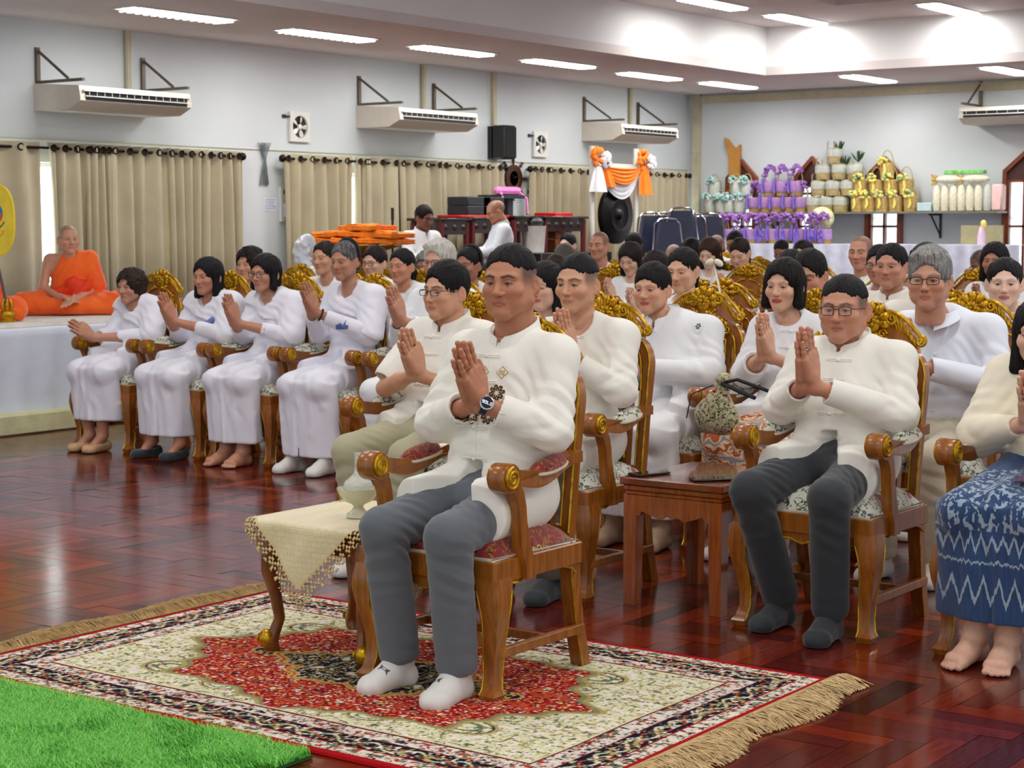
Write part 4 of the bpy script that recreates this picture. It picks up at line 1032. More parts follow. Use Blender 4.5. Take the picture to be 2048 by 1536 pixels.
    for i, s in enumerate((-1, 1)):
        so += [('u', .05, Cap(sh[i], el[i], (.062 + .004 * g) * c.get('slw', 1), .058 * c.get('slw', 1)))]
        d = wr[i] - el[i]; dl = float(np.linalg.norm(d)); dn = d / dl
        if bare != 'short':
            cf = el[i] + d * slv; cr = c.get('cuff', .046)
            so += [('u', .025, Cap(el[i], cf, .057 * c.get('slw', 1), cr)), ('s', .004, Cap(cf + dn * (cr * 1.25), cf + dn * .3, cr * 1.28, cr * 1.6)), ('s', .003, Cap(cf - dn * .03, cf + dn * .05, cr * .62, cr * .86))]
            sites += [(el[i] + dn * .03 + A3((0, -.01, .03)), dn * .7 + A3((s * .5, 0, .3)), .05, .007, .07), (el[i] + (sh[i] - el[i]) * .3, (sh[i] - el[i]) / .2 + A3((.5 * s, .4, 0)), .07, .006, .09)]
        else:
            up = el[i] - sh[i]; ul = float(np.linalg.norm(up)); un = up / ul; cf = sh[i] + up * .72
            so += [('u', .02, Cap(sh[i] + up * .4, cf + un * .02, .066, .074)), ('s', .004, Cap(cf + un * .075, cf + un * .2, .074, .1))]
        sites += [(sh[i] + A3((-s * .03, -.06, -.09)), (s * .8, 0, .6), .045, .004, .09), (P(s * .13, .0, .72), (s * .3, 0, .95), .06, .004, .10)]
    sites += [(P(0, -.03, .66), (0, .3, .95), .05, .004, .11)]
    kind = c.get('hem', 'jacket')
    kx0 = c.get('kx', .115); hmy = c.get('hemy', -.25)
    if kind == 'jacket':
        for s in (-1, 1): so += [('u', .05, Cap((s * .085, .08, .575), (s * (kx0 - .005), hmy - .03, .545), .108, .098))]
        hl_ = hmy
        so.append(('s', .004, Fn(lambda X, Y, Z: np.maximum(Y - np.maximum(hl_ + .05 * (X / .2) ** 2, -.005 - 2.0 * np.abs(X)), Z - .70), (-.4, -.6, .3), (.4, .1, .78))))
    else:
        if kind != 'stand': so.append(('s', .01, Fn(lambda X, Y, Z: Z - (.62 if kind == 'tucked' else .585), (-.5, -.6, .3), (.5, .01, .62))))
    so.append(('s', .01, Fn(lambda X, Y, Z: Z - .475, (-.5, -.6, .3), (.5, .6, .475))))
    if c.get('neck', 'mandarin') == 'mandarin': so.append(('s', .006, Ell((float(HC[0]) * .7 + P(0, 0, 1.06)[0] * .3, float(HC[1]) + .02, P(0, 0, 1.085)[2]), (.060, .066, .062))))
    if c.get('neck', 'mandarin') in ('round', 'v'):       # neck opening
        so.append(('s', .006, Ell(P(0, .05, 1.09), (.066, .075, .045 if c['neck'] == 'round' else .07))))
    smesh = sdf_mesh('shirt', so, hc_, sm, creases(sites, c.get('wr', .0036), 8., (1, 1, .7), seed), sm=1)
    shirt = obj(c.get('shirtname', 'shirt'), smesh, root)
    bvh = None
    if q <= 1 or c.get('emb'):
        vv = [v.co.copy() for v in smesh.vertices]; bvh = BVHTree.FromPolygons(vv, [tuple(p.vertices) for p in smesh.polygons])
    def hit(x, z, yo=-1.0, tilt=0):
        r = bvh.ray_cast(Vector((x, yo, z)), Vector((0, 1, tilt)), 3); return (r[0], r[1]) if r[0] is not None else (None, None)
    ccx, ccy, ccz = P(0, .118, 1.075); nb = HC + (A3((0, .040, -.15)) * hs); ccx = .35 * ccx + .65 * float(nb[0]); ccy = .5 * ccy + .5 * float(nb[1])
    cw = c.get('cw', 1.0 + .25 * (g - 1))
    if c.get('neck', 'mandarin') == 'mandarin':
        b = MB(); Pn = []; n = 36
        for i in range(n + 1):
            th = -PI / 2 + .10 + (2 * PI - .20) * i / n; ca, sa = math.cos(th), math.sin(th); fr = (1 - sa) / 2
            z0 = ccz - .015 - .042 * fr ** 2; z1 = ccz + .066 - .062 * fr ** 1.5 - (.010 if i in (0, n) else 0)
            Pn.append([(ccx + ca * cw * .090, ccy + sa * .092 * cw - .010 * fr, z0), (ccx + ca * .074 * cw, ccy + sa * .074 * cw - .014 * fr, z1), (ccx + ca * .070 * cw, ccy + sa * .070 * cw - .014 * fr, z1), (ccx + ca * .070 * cw, ccy + sa * .075 * cw - .008, z0)])
        b.grid(Pn, closed=True); obj('collar', b.mesh('collar', sm, ang=50), root)
    if c.get('neck') == 'shirt':
        b = MB()
        for s in (-1, 1):
            Pn = []; n = 16
            for i in range(n + 1):
                th = PI / 2 - s * (PI * .93) * i / n; ca, sa = math.cos(th), math.sin(th); fr = (1 - sa) / 2; w = .026 + .030 * (i / n) ** 2
                Pn.append([(ccx + ca * .062, ccy + sa * .064 - .012 * fr, ccz + .034 - .028 * fr ** 2), (ccx + ca * .066, ccy + sa * .068 - .014 * fr, ccz + .037 - .028 * fr ** 2), (ccx + ca * (.083 + .012 * fr), ccy + sa * .088 - .022 * fr, ccz + .034 - .028 * fr ** 2 - w), (ccx + ca * (.079 + .012 * fr), ccy + sa * .084 - .02 * fr, ccz + .034 - .028 * fr ** 2 - w)])
            b.grid(Pn, closed=True)
        obj('collar', b.mesh('collar', sm, ang=60), root)
    if c.get('buttons') and bvh:
        frog = c['buttons'] == 'frog'; zs = c.get('bz', [1.02, .94, .80, .70, .62] if frog else [1.0, .92, .84, .76, .68])
        for z in zs:
            z = P(0, 0, z)[2]; p, nrm = hit(0, z)
            if p is None: continue
            b = MB(); b.ball((p.x, p.y - .003, p.z), .0065, 8)
            if frog:
                for s in (-1, 1):
                    for dz in (-.003, .003):
                        pts = []
                        for k in range(6):
                            x = s * .010 * k; r = hit(x, z + dz * (1 if k else 0)); 
                            if r[0] is not None: pts.append((r[0].x, r[0].y - .0012, r[0].z))
                        if len(pts) > 2: b.tube(pts, .0022, 5)
            obj('frog_button' if frog else 'button', b.mesh('button', m_ivory if sm is m_ivory else sm), shirt)
    c['_hit'] = hit; c['_P'] = P; c['_toB'] = toB; c['_wr'] = wr; c['_el'] = el; c['_hR'] = HR; c['_shirt'] = shirt; c['_root'] = root; c['_kn'] = kn; c['_an'] = an; c['_HC'] = HC; c['_Hm'] = Hm
    # ---- shawl ----
    if c.get('shawl'):
        e2 = .016
        sl = [('u', .05, Ell(P(0, .125, .93), (.170 * sw + e2, .120 * g + e2, .165 + e2))), ('u', .07, Ell(P(0, .10, .745), (.158 * g + e2, .125 * g + e2, .17))), ('u', .05, Cap(tuple(sh[0]), P(0, .125, 1.045), .056 + e2, .054 + e2)), ('u', .05, Cap(tuple(sh[1]), P(0, .125, 1.045), .056 + e2, .054 + e2))]
        for i, s in enumerate((-1, 1)): sl.append(('u', .035, Cap(sh[i], el[i], .073 + e2, .066 + e2)))
        sl.append(('u', .05, Cap(P(.20, .22, 1.0), P(.22, .24, .62), .03, .045)))
        m_ = c['shawl']
        def fr(X, Y, Z):
            z0 = .5 + (.93 - .5) * ts; edge = z0 - (.42 if m_ == 1 else .30) * (X + .02) + .05 * np.sin(X * 30) * .15; edge = np.where(X > .13, edge - (X - .13) * .6, edge); edge = np.where(Y > .15, edge - .5, edge)
            return Z - edge
        sl.append(('s', .006, Fn(fr, (-3, -3, -3), (3, 3, 3)))); sl.append(('s', .01, Fn(lambda X, Y, Z: Z - .53, (-3, -3, -3), (3, 3, .53))))
        sl.append(('s', .006, Ell(P(0, .04, 1.10), (.068, .085, .082)))); sl.append(('s', .012, plane_fn((1, .0, .35), -.135 + .35 * P(0, 0, 1.0)[2] / 1.06 - .0)) if m_ == 2 else ('s', .01, Ell(P(-.5, 0, .7), (.1, .1, .1))))
        obj('shawl', sdf_mesh('shawl', sl, hc_, c.get('shirt', m_wht), creases([(P(.05, -.05, .98), (.4, 0, .9), .045, .004, .16), (P(.2, 0, .9), (.7, 0, .7), .04, .004, .12)], .004, 8., (1, 1, 1), seed + 5)), root)
    # ---- legs ----
    lw = c.get('legs', 'trousers'); lmtl = c.get('legmat', m_lilac)
    if lw == 'trousers':
        lo_ = [('u', .05, Ell((0, .06, .57), (.165, .115, .10))), ('u', .05, Ell((0, -.02, .575), (.11, .10, .075)))]; st = []
        for i, s in enumerate((-1, 1)):
            z_h = c.get('cuffz', .115); f = (kn[i][2] - z_h) / (kn[i][2] - an[i][2]); hm = kn[i] + (an[i] - kn[i]) * f; dn = (an[i] - kn[i]); dn = dn / np.linalg.norm(dn)
            lo_ += [('u', .05, Cap((s * .09, .06, .565), kn[i], .090, .070)), ('u', .02, Cap(kn[i], hm, .069, c.get('cuffr', .064))), ('s', .003, Cap(hm + dn * .098, hm + dn * .2, .09, .1)), ('s', .003, Cap(hm - dn * .04, hm + dn * .05, .04, .052))]
            st += [((s * .10, -.06, .66), (s * .6, .8, 0), .038, .0045, .10), (kn[i] + A3((-s * .03, .07, -.02)), (0, .5, .85), .035, .006, .08), (kn[i] + A3((s * .03, -.02, -.10)), (.3 * s, .2, .9), .05, .004, .09), (hm + A3((0, 0, .05)), (0, .2, 1), .06, .004, .06), (kn[i] + A3((0, .12, .06)), (s * .5, .8, .2), .035, .003, .08)]
        obj('trousers', sdf_mesh('trousers', lo_, hc_, lmtl, creases(st, .0022, 8, (1, 1, .5), seed + 2)), root)
    else:
        zh = c.get('skz', .16); fw = c.get('skw', 1.0)
        cx, cy = float(kn[0][0] + kn[1][0]) / 2, ky + .02
        def skirt(X, Y, Z):
            t = np.clip((.57 - Z) / (.57 - zh), 0, 1); rx = (kx + .085) * (1 - .08 * t) * (1 + (fw - 1) * t) + .01; ry = .075 + .035 * t
            th = np.arctan2(Y - cy, X - cx); rip = .05 * t * np.cos(5 * th + seed) + .035 * t * np.cos(9 * th + 1.3 * seed) + .02 * np.sin(13 * th + Z * 10)
            yy = cy + (ay - cy + .02) * t * .8
            return (np.sqrt(((X - cx) / rx) ** 2 + ((Y - yy) / ry) ** 2) / (1 + rip) - 1) * .075
        lo_ = [('u', .05, Ell((0, .06, .575), (.175, .125, .105)))]
        for i, s in enumerate((-1, 1)): lo_ += [('u', .07, Cap((s * .09, .06, .57), kn[i], .094, .074)), ('u', .04, Cap((0, .03, .56), (cx, ky + .03, .525), .075, .06))]
        lo_ += [('u', .03, Fn(lambda X, Y, Z: np.maximum(skirt(X, Y, Z), Z - .53), (-.35, ky - .17, zh - .03), (.35, ky + .30, .58)))]
        lo_ += [('s', .004, Fn(lambda X, Y, Z: Z - zh, (-.5, -.9, zh - .1), (.5, .5, zh))), ('s', .004, Fn(lambda X, Y, Z: np.maximum(skirt(X, Y, Z) + .012, Z - (zh + .06)), (-.35, ky - .17, zh - .05), (.35, ky + .30, zh + .06)))]
        st = [((0, -.15, .62), (.95, .2, 0), .07, .006, .16), ((0, ky, .42), (1, 0, .15), .085, .006, .16), ((.1, ky + .1, .5), (.5, .8, .3), .05, .005, .1)]
        obj('skirt', sdf_mesh('skirt', lo_, hc_, lmtl, creases(st, .003, 7, (1.3, 1, .35), seed + 2)), root)
    # feet
    if ft in ('sock', 'darksock', 'shoe', 'slipper'):
        for i, s in enumerate((-1, 1)):
            if c.get('nofeet') : break
            fo = foot_ops('sock', s, float(an[i][0]), float(an[i][1]), fl0, c.get('toe%d' % (s)), c.get('lift%d' % s, 0)); fo = ([f_ for f_ in fo[1:] ] + [('s', .004, Fn(lambda X, Y, Z: -(Z - .052 - .35 * np.maximum(0, Y - float(an[0][1]))), (-1, -2, .03), (1, 1, .4)))]) if ft == 'slipper' else [('u', .02, Cap(an[i] + A3((0, 0, .03)), an[i] + A3((0, 0, .10)), .037, .038))] + fo
            o_ = obj('sock' if ft not in ('shoe', 'slipper') else 'slipper', sdf_mesh('sock', fo, max(hd * 1.3, .003), c.get('footmat', m_sockw if ft == 'sock' else m_sockd)), root); c['_foot%d' % s] = o_
    # glasses
    if c.get('glasses'):
        gc = c['glasses']; b = MB(); gw, gh = c.get('gsize', (.0225, .0165)); n = 24
        for s in (-1, 1):
            pts = []
            for k in range(n):
                a = 2 * PI * k / n; ca, sa = math.cos(a), math.sin(a); e = .55
                pts.append((s * .033 + gw * math.copysign(abs(ca) ** e, ca), -.1015 + .10 * (abs(s * .033 + gw * ca) ** 1.0) * .22, -.005 + gh * math.copysign(abs(sa) ** e, sa)))
            b.tube([tuple(toB(A3([p]))[0]) for p in pts], .0016, 6, closed=True)
            b.tube([tuple(toB(A3([p]))[0]) for p in ((s * .055, -.092, .003), (s * .0755, -.082, .003), (s * .0835, .0, .003), (s * .083, .015, -.008))], .0014, 6)
        b.tube([tuple(toB(A3([p]))[0]) for p in ((-.0115, -.100, .001), (0, -.1045, .003), (.0115, -.100, .001))], .0015, 6)
        if c.get('brow2'): b.tube([tuple(toB(A3([p]))[0]) for p in ((-.016, -.100, .0115), (0, -.1035, .0115), (.016, -.100, .0115))], .0013, 6)
        gl = obj('glasses', b.mesh('glasses', gc), root)
        b = MB()
        for s in (-1, 1):
            pts = []
            for k in range(n):
                a = 2 * PI * k / n; ca, sa = math.cos(a), math.sin(a); e = .55
                pts.append((s * .033 + gw * math.copysign(abs(ca) ** e, ca), -.1015 + .10 * abs(s * .033 + gw * ca) * .22, -.005 + gh * math.copysign(abs(sa) ** e, sa)))
            b.add([tuple(toB(A3([p]))[0]) for p in pts], [tuple(range(n))])
        obj('lenses', b.mesh('lenses', m_lens), gl)
    if c.get('earring'):
        for s in (-1, 1):
            obj('earring', MB().ball(tuple(toB(A3([[s * .083, .002, -.044]]))[0]), .0038, 8).mesh('earring', M('pearl', (.9, .88, .82), .2)), root)
    return c
m_lens = NT('spectacle_lens'); _tr = m_lens.n('ShaderNodeBsdfTransparent'); _gl = m_lens.n('ShaderNodeBsdfGlossy', Roughness=.02); _mx = m_lens.n('ShaderNodeMixShader'); _mx.inputs[0].default_value = .05
m_lens.l(_tr.outputs[0], _mx.inputs[1]); m_lens.l(_gl.outputs[0], _mx.inputs[2]); m_lens.l(_mx.outputs[0], m_lens.t.nodes['Material Output'].inputs[0]); m_lens = m_lens.m
m_blk = M('black_frame', (.04, .035, .035), .25); m_tort = M('brown_frame', (.20, .12, .07), .25)
m_goldm = M('ring_gold', (.80, .62, .28), .2, metal=1); m_silver = M('steel', (.75, .76, .78), .2, metal=1)
BLACK = (.10, .09, .095); DBROWN = (.17, .13, .12); GREYH = (.52, .51, .49); WHITEH = (.80, .79, .75)
SK1 = (.72, .49, .37); SK2 = (.80, .60, .48); SK3 = (.84, .68, .58); SK4 = (.88, .74, .66)
# ================= BACKGROUND =================
m_acb = M('aircon_beige', (.80, .77, .72), .45, var=.02); m_black = M('black_plastic', (.03, .03, .035), .4); m_bronze = M('bracket_steel', (.42, .38, .33), .45, metal=.5)
def aircon(label, L, front_at, rotz):
    """unit with its back to the wall; local x along the wall, front towards -y"""
    t = thing('air_conditioner', label, 'air conditioner', front_at, rotz, 'wall hung air conditioners')
    D = .62; pr = [(0, 0), (-D * .75, 0), (-D, .07), (-D, .10), (-D + .02, .20), (-.02, .24), (0, .24)]
    b = MB(); b.extr([[(y, z) for y, z in pr]], lambda u, v, tt: (tt, u, v), 0, L); obj('housing', b.mesh('housing', m_acb, ang=25), t)
    b = MB(); b.box(.06, L - .06, -D - .004, -D + .03, .075, .15); obj('air_outlet', b.mesh('air_outlet', m_black, False), t)
    b = MB()
    b.box(.05, L - .05, -D - .015, -D + .0, .105, .113)
    for k in range(14): x = .1 + (L - .2) * k / 13; b.box(x - .002, x + .002, -D - .008, -D + .0, .118, .15)
    b.box(.03, L - .03, -D - .02, -D + .01, .15, .163)
    obj('louvre', b.mesh('louvre', m_white, False), t)
    for x in (.04, L - .04):
        b = MB(); b.box(x - .02, x + .02, -.03, 0, .22, .56); b.tube([(x, -.01, .54), (x, -.42, .27)], .013, 6); b.box(x - .015, x + .015, -.62, -.0, .24, .265); obj('bracket', b.mesh('bracket', m_bronze, False), t)
    b = MB(); b.tube([(L * .82, -.03, .2), (L * .82, -.03, .86)], .03, 8); obj('pipe', b.mesh('pipe', m_trunk), t)
    return t
# on the left wall the unit's local x runs along world +Y: rotz = +90deg turns local x->+Y and local -y -> +X
for (pl, py, pr_, lab) in ((160, 165, 383, 'long beige air conditioner on the left wall, nearest the camera'), (800, 215, 957, 'beige air conditioner on the left wall above the middle curtains'), (1245, 245, 1357, 'beige air conditioner on the left wall, nearest the far corner')):
    xf = XL + .62; a = onx(pl, py, xf); c = onx(pr_, py + 25, xf)
    aircon(lab, c.y - a.y, (XL, a.y, onx(pl, py + (28 if pl < 200 else 18), xf).z - .10), PI / 2)
a = ony(1917, 235, YB - .62); aircon('beige air conditioner on the far wall, cut by the right edge', 1.9, (a.x, YB, a.z - .08), 0)
# exhaust fans
def exfan(px, py, lab):
    p = onx(px, py, XL); t = thing('exhaust_fan', lab, 'exhaust fan', (XL, p.y, p.z), 0, 'exhaust fans on the left wall')
    n = 28; circ = [(.115 * math.cos(2 * PI * k / n), .115 * math.sin(2 * PI * k / n)) for k in range(n)]
    b = MB(); b.extr([rect(-.15, -.155, .15, .155), circ[::-1]], lambda u, v, t: (t, u, v), .004, .035); obj('fan_frame', b.mesh('fan_frame', m_white, ang=30), t)
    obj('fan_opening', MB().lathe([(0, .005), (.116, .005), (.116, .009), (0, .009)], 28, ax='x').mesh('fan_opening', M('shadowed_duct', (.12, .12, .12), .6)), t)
    b = MB()
    for k in range(5):
        a = 2 * PI * k / 5; P = []
        for i in range(5):
            r = .025 + .085 * i / 4; w = .16 + .14 * math.sin(PI * i / 4)
            P.append([(.022 + .008 * math.sin(e * 2), r * math.cos(a + e * w), r * math.sin(a + e * w)) for e in (-1, -.3, .4, 1)])
        b.grid(P)
    b.lathe([(0, .01), (.028, .012), (.028, .034), (.02, .04), (0, .041)], 14, ax='x'); obj('fan_blades', b.mesh('fan_blades', m_white), t)
    b = MB(); b.box(0, .02, -.24, -.20, .085, .12); b.box(.0, .03, -.20, -.15, .095, .11); obj('plug', b.mesh('plug', m_black, False), t)
exfan(596, 254, 'square white exhaust fan above the first wall switch box'); exfan(1078, 289, 'square white exhaust fan beside the black loudspeaker')
# loudspeaker, clock, wires, switch boxes, notices
p = onx(1004, 285, XL + .12); t = thing('loudspeaker', 'black box loudspeaker bracketed to the left wall', 'loudspeaker', (XL + .14, p.y, p.z))
b = MB(); b.box(-.09, .11, -.12, .12, -.2, .2, .02); obj('cabinet', b.mesh('cabinet', m_black, ang=30), t)
b = MB(); b.extr([rect(-.105, -.18, .105, .18)], lambda u, v, t: (t, u, v), .108, .116); obj('grille', b.mesh('grille', M('speaker_mesh', (.05, .05, .05), .8, bump=1, bscale=400), False), t)
b = MB(); b.box(-.14, -.08, -.13, -.09, -.19, .19); obj('bracket', b.mesh('bracket', m_black, False), t)
p = onx(1024, 357, XL); t = thing('ship_wheel_clock', 'dark wooden ship wheel clock with pale round face on the wall', 'clock', (XL, p.y, p.z)); m_dw = M('dark_wood', (.26, .13, .08), .4, var=.2)
b = MB(); b.lathe([(.10, .005), (.165, .005), (.165, .04), (.10, .04), (.10, .005)], 32, ax='x')
for k in range(8):
    a = k * PI / 4; d = lambda r: (.022, r * math.cos(a), r * math.sin(a)); b.tube([d(.15), d(.2), d(.215), d(.235), d(.27)], [.012, .012, .022, .014, .018], 8)
obj('wheel', b.mesh('wheel', m_dw), t)
b = MB().lathe([(0, .01), (.102, .01), (.102, .03), (0, .03)], 28, ax='x'); obj('clock_face', b.mesh('clock_face', M('clock_white', (.85, .87, .86), .3)), t)
b = MB().lathe([(.094, .03), (.104, .03), (.104, .036), (.094, .036), (.094, .03)], 28, ax='x'); obj('bezel', b.mesh('bezel', m_gold), t)
b = MB(); b.tube([(.034, 0, 0), (.034, -.03, .05)], .004, 5); b.tube([(.034, 0, 0), (.034, .06, .03)], .003, 5); obj('clock_hands', b.mesh('clock_hands', m_black), t)
p = onx(526, 325, XL); rs = random.Random(3); b = MB()
for k in range(26):
    a = rs.uniform(-.05, .05); pts = [(.01 + rs.random() * .03, a * 1.6 + rs.uniform(-.03, .03), .2), (.02, a * .9, .1), (.03, a * .25, .02), (.02, a * .8, -.08), (.012, a * 1.3 + rs.uniform(-.02, .02), -.2 - rs.random() * .05)]; b.tube(pts, .003, 4)
o = obj('wire_bundle', b.mesh('wire_bundle', M('grey_wire', (.42, .45, .46), .4, metal=.4)), loc=(XL, p.y, p.z)); tag(o, 'tied bundle of thin grey wire hanging on the bare wall', 'wire bundle')
def swbox(px, py, lab, lab2, nx, ny, sc=1):
    p = onx(px, py, XL); t = thing('switch_box', lab, 'switch box', (XL, p.y, p.z), 0, 'wall switch boxes')
    b = MB(); b.box(0, .03, -.06, .04, -.16, .2); obj('back_plate', b.mesh('back_plate', m_white, False), t)
    b = MB(); b.box(.03, .1, -.04, .08, -.12, .03, .01); obj('cover', b.mesh('cover', M('pale_grey_plastic', (.72, .76, .8), .4)), t)
    b = MB(); b.box(.03, .034, -.02, .02, .12, .17); obj('display', b.mesh('display', m_black, False), t)
    q = onx(nx, ny, XL); o = obj('notice_sheet', MB().box(0, .003, -.1, .1, -.07, .07).mesh('notice_sheet', M('paper', (.84, .86, .92), .6), False), loc=(XL, q.y, q.z)); tag(o, lab2, 'notice', 'paper notices on the left wall')
    b = MB()
    for k in range(5): b.box(.003, .0035, -.08, .08 - .02 * (k % 3), .045 - .022 * k, .05 - .022 * k)
    obj('text_lines', b.mesh('text_lines', M('ink_grey', (.45, .5, .62), .6), False), o)
swbox(566, 412, 'white switch box with grey cover beside the first bare wall strip', 'small paper notice left of the first switch box', 541, 409, 1)
swbox(1053, 408, 'white switch box right of the ship wheel clock', 'small paper notice below the ship wheel clock', 1037, 398, 1)
# ---- raised stage of the monks ----
SX, SY1 = -9.97, 10.25
b = MB(); n = 160; P = []
for z, e in ((.10, .012), (.3, .010), (.5, .006), (.66, .003), (.70, .0)):
    P.append([(SX - .14 - .0 + e * math.sin(i * .9) + e * .6 * math.sin(i * .37 + z * 3), 4.6 + (SY1 - 4.6) * i / n, z) for i in range(n + 1)])
P2 = [[(SX - .16, q[1], .72) for q in P[-1]], [(XL + .35, q[1], .72) for q in P[-1]]]
b.grid(P + P2); b.box(XL + .35, SX - .17, SY1 - .03, SY1, .1, .715)
o = obj('stage', b.mesh('stage', M('white_satin', (.84, .87, .93), .55, var=.02, bump=.3, bscale=5), ang=60)); tag(o, 'long low stage covered in white cloth, left of the ladies', 'stage')
o = obj('carpet_strip', MB().box(SX - .8, SX, 4.6, SY1 + .2, .001, .14, .01).mesh('carpet_strip', M('pale_yellow_carpet', (.88, .87, .68), .9, bump=.6, bscale=150))); tag(o, 'pale yellow carpeted step along the foot of the stage', 'step')
# keep the two clear of each other
b = MB(); P = []
for i in range(41):
    y = 4.7 + (SY1 - 4.8) * i / 40; P.append([(SX - .22 + .012 * math.sin(i * 1.3), y, .722), (SX - .23, y, .745 + .006 * math.sin(i)), (SX - .9, y, .75), (SX - 1.45, y, .745), (SX - 1.47, y, .722)])
b.grid(P); o = obj('mat', b.mesh('mat', M('cream_mat', (.86, .84, .80), .9, bump=.5, bscale=60), ang=60)); tag(o, 'long cream seating mat on the stage under the monk', 'mat')
# ---- talipot fan on its golden holder ----
fp = onx(15, 636, SX - .45); t = thing('monk_fan', 'yellow monk fan with round landscape emblem at the left edge', 'monk fan', (fp.x, fp.y, .75), YAW * .6)
FH = onx(5, 440, fp.x).z - .75
def oval(cx, cz, rx, rz, n=40, e=.75): return [(cx + rx * math.copysign(abs(math.cos(2 * PI * k / n)) ** e, math.cos(2 * PI * k / n)), cz + rz * math.copysign(abs(math.sin(2 * PI * k / n)) ** e, math.sin(2 * PI * k / n)) * (1 if math.sin(2 * PI * k / n) > 0 else 1)) for k in range(n)]
tx = -.10
lean = lambda z: tx * z / FH
b = MB(); b.extr([[(x + tx, z) for x, z in oval(0, FH, .17, .25)]], lambda u, v, q: (u, q, v), -.008, .008); obj('fan_blade', b.mesh('fan_blade', M('yellow_satin', (.93, .82, .18), .45, sheen=.3)), t)
b = MB(); b.tube([(x + tx, -.0, z) for x, z in oval(0, FH, .17, .25)], .010, 6, closed=True); obj('fan_rim', b.mesh('fan_rim', M('yellow_braid', (.95, .84, .12), .6)), t)
em = thing  # emblem discs
def half(cx, cz, r, a0, a1): return [(cx + r * math.cos(a0 + (a1 - a0) * k / 20), cz + r * math.sin(a0 + (a1 - a0) * k / 20)) for k in range(21)]
b = MB(); b.extr([half(tx, FH + .045, .088, .0, PI)], lambda u, v, q: (u, q, v), -.0095, -.0085); b.cur = 1; b.extr([half(tx, FH + .045, .088, PI, 2 * PI)], lambda u, v, q: (u, q, v), -.0095, -.0085)
b.cur = 2; b.ball((tx - .005, -.0095, FH + .045), (.05, .003, .018), 12); b.ball((tx + .03, -.0095, FH + .033), (.04, .003, .012), 12); b.cur = 3; b.box(tx - .085, tx + .085, -.0103, -.0095, FH + .028, FH + .034)
obj('emblem', b.mesh('emblem', [M('emblem_blue', (.18, .50, .70), .5), M('emblem_red', (.80, .36, .30), .5), M('emblem_white', (.93, .93, .93), .5), M('emblem_violet', (.40, .25, .5), .5)]), t)
b = MB()
for k in range(22): a = -PI * .82 + PI * .64 * k / 21; b.box(tx + .115 * math.cos(a) - .0035, tx + .115 * math.cos(a) + .0035, -.0105, -.009, FH + .045 + .115 * math.sin(a) - .006, FH + .045 + .115 * math.sin(a) + .004 + .003 * (k % 3))
obj('lettering', b.mesh('lettering', M('thread_green', (.25, .40, .35), .6), False), t)
b = MB()
for s in (-1, 1): b.tube([(tx + s * .02, -.01, FH - .09), (tx + s * .05, -.01, FH - .12), (tx + s * .085, -.01, FH - .10), (tx + s * .09, -.01, FH - .07)], .003, 5); b.tube([(tx, -.01, FH - .08), (tx + s * .015, -.01, FH - .13), (tx + s * .05, -.01, FH - .15)], .003, 5)
obj('embroidery', b.mesh('embroidery', M('thread_orange', (.9, .55, .12), .6)), t)
b = MB(); b.tube([(0, 0, .1), (tx * .78, 0, FH - .25)], [.012, .009], 8); obj('handle', b.mesh('handle', M('grey_wood', (.30, .29, .30), .5)), t)
b = MB(); b.ball((tx * .8, 0, FH - .2), (.026, .02, .035), 8); b.ball((tx * .84, 0, FH - .16), (.012, .012, .03), 6); obj('finial', b.mesh('finial', M('brass_grey', (.5, .42, .25), .35, metal=.8)), t)
b = MB().lathe([(.0, 0), (.058, 0), (.062, .012), (.045, .022), (.05, .04), (.064, .055), (.060, .075), (.04, .085), (.03, .09), (.0, .09)], 24)
for k in range(6): a = k * PI / 3; b.tube([(.03 * math.cos(a), .03 * math.sin(a), .085), (.04 * math.cos(a), .04 * math.sin(a), .12), (.022 * math.cos(a), .022 * math.sin(a), .165)], [.012, .014, .003], 6)
obj('holder', b.mesh('holder', m_gold), t)
# ---- gong with its stand and drapes ----
GX = XL + .75; gL = onx(1184, 300, GX); gR = onx(1272, 300, GX); W_ = gR.y - gL.y; gz = gL.z + .05
t = thing('gong_stand', 'white two-post gong frame draped in orange and white cloth', 'gong stand', (GX, gL.y, 0), PI / 2)
for x in (0, W_):
    obj('post', MB().tube([(x, 0, .02), (x, 0, gz)], .035, 12).mesh('post', m_white), t)
    obj('foot', MB().box(x - .12, x + .12, -.25, .25, 0, .05, .01).mesh('foot', m_white), t)
obj('crossbar', MB().box(0, W_, -.02, .02, gz - .26, gz - .20).mesh('crossbar', m_white, False), t)
m_wdr = M('white_drape', (.86, .86, .88), .8, var=.03, bump=.3, bscale=20); m_odr = M('orange_drape', (.98, .50, .08), .75, var=.05, bump=.3, bscale=20)
def swag(x0, x1, zt, sag, w, y, m, nm, par):
    b = MB(); P = []
    for i in range(25):
        u = i / 24; row = []
        for j in range(17):
            v = j / 16; q = math.sin(PI * u) ** .75; row.append((x0 + (x1 - x0) * u, y - .05 * math.sin(PI * u) - .010 * math.sin(v * 26), zt - (sag + w * v) * q - .02 * v))
        P.append(row)
    b.grid(P); o = obj(nm, b.mesh(nm, m, ang=180), par); o.modifiers.new('s', 'SOLIDIFY').thickness = .006
swag(.05, W_ - .05, gz - .24, .02, .18, -.10, m_odr, 'orange_swag', t); swag(.03, W_ - .03, gz - .27, .13, .22, -.06, m_wdr, 'white_swag', t)
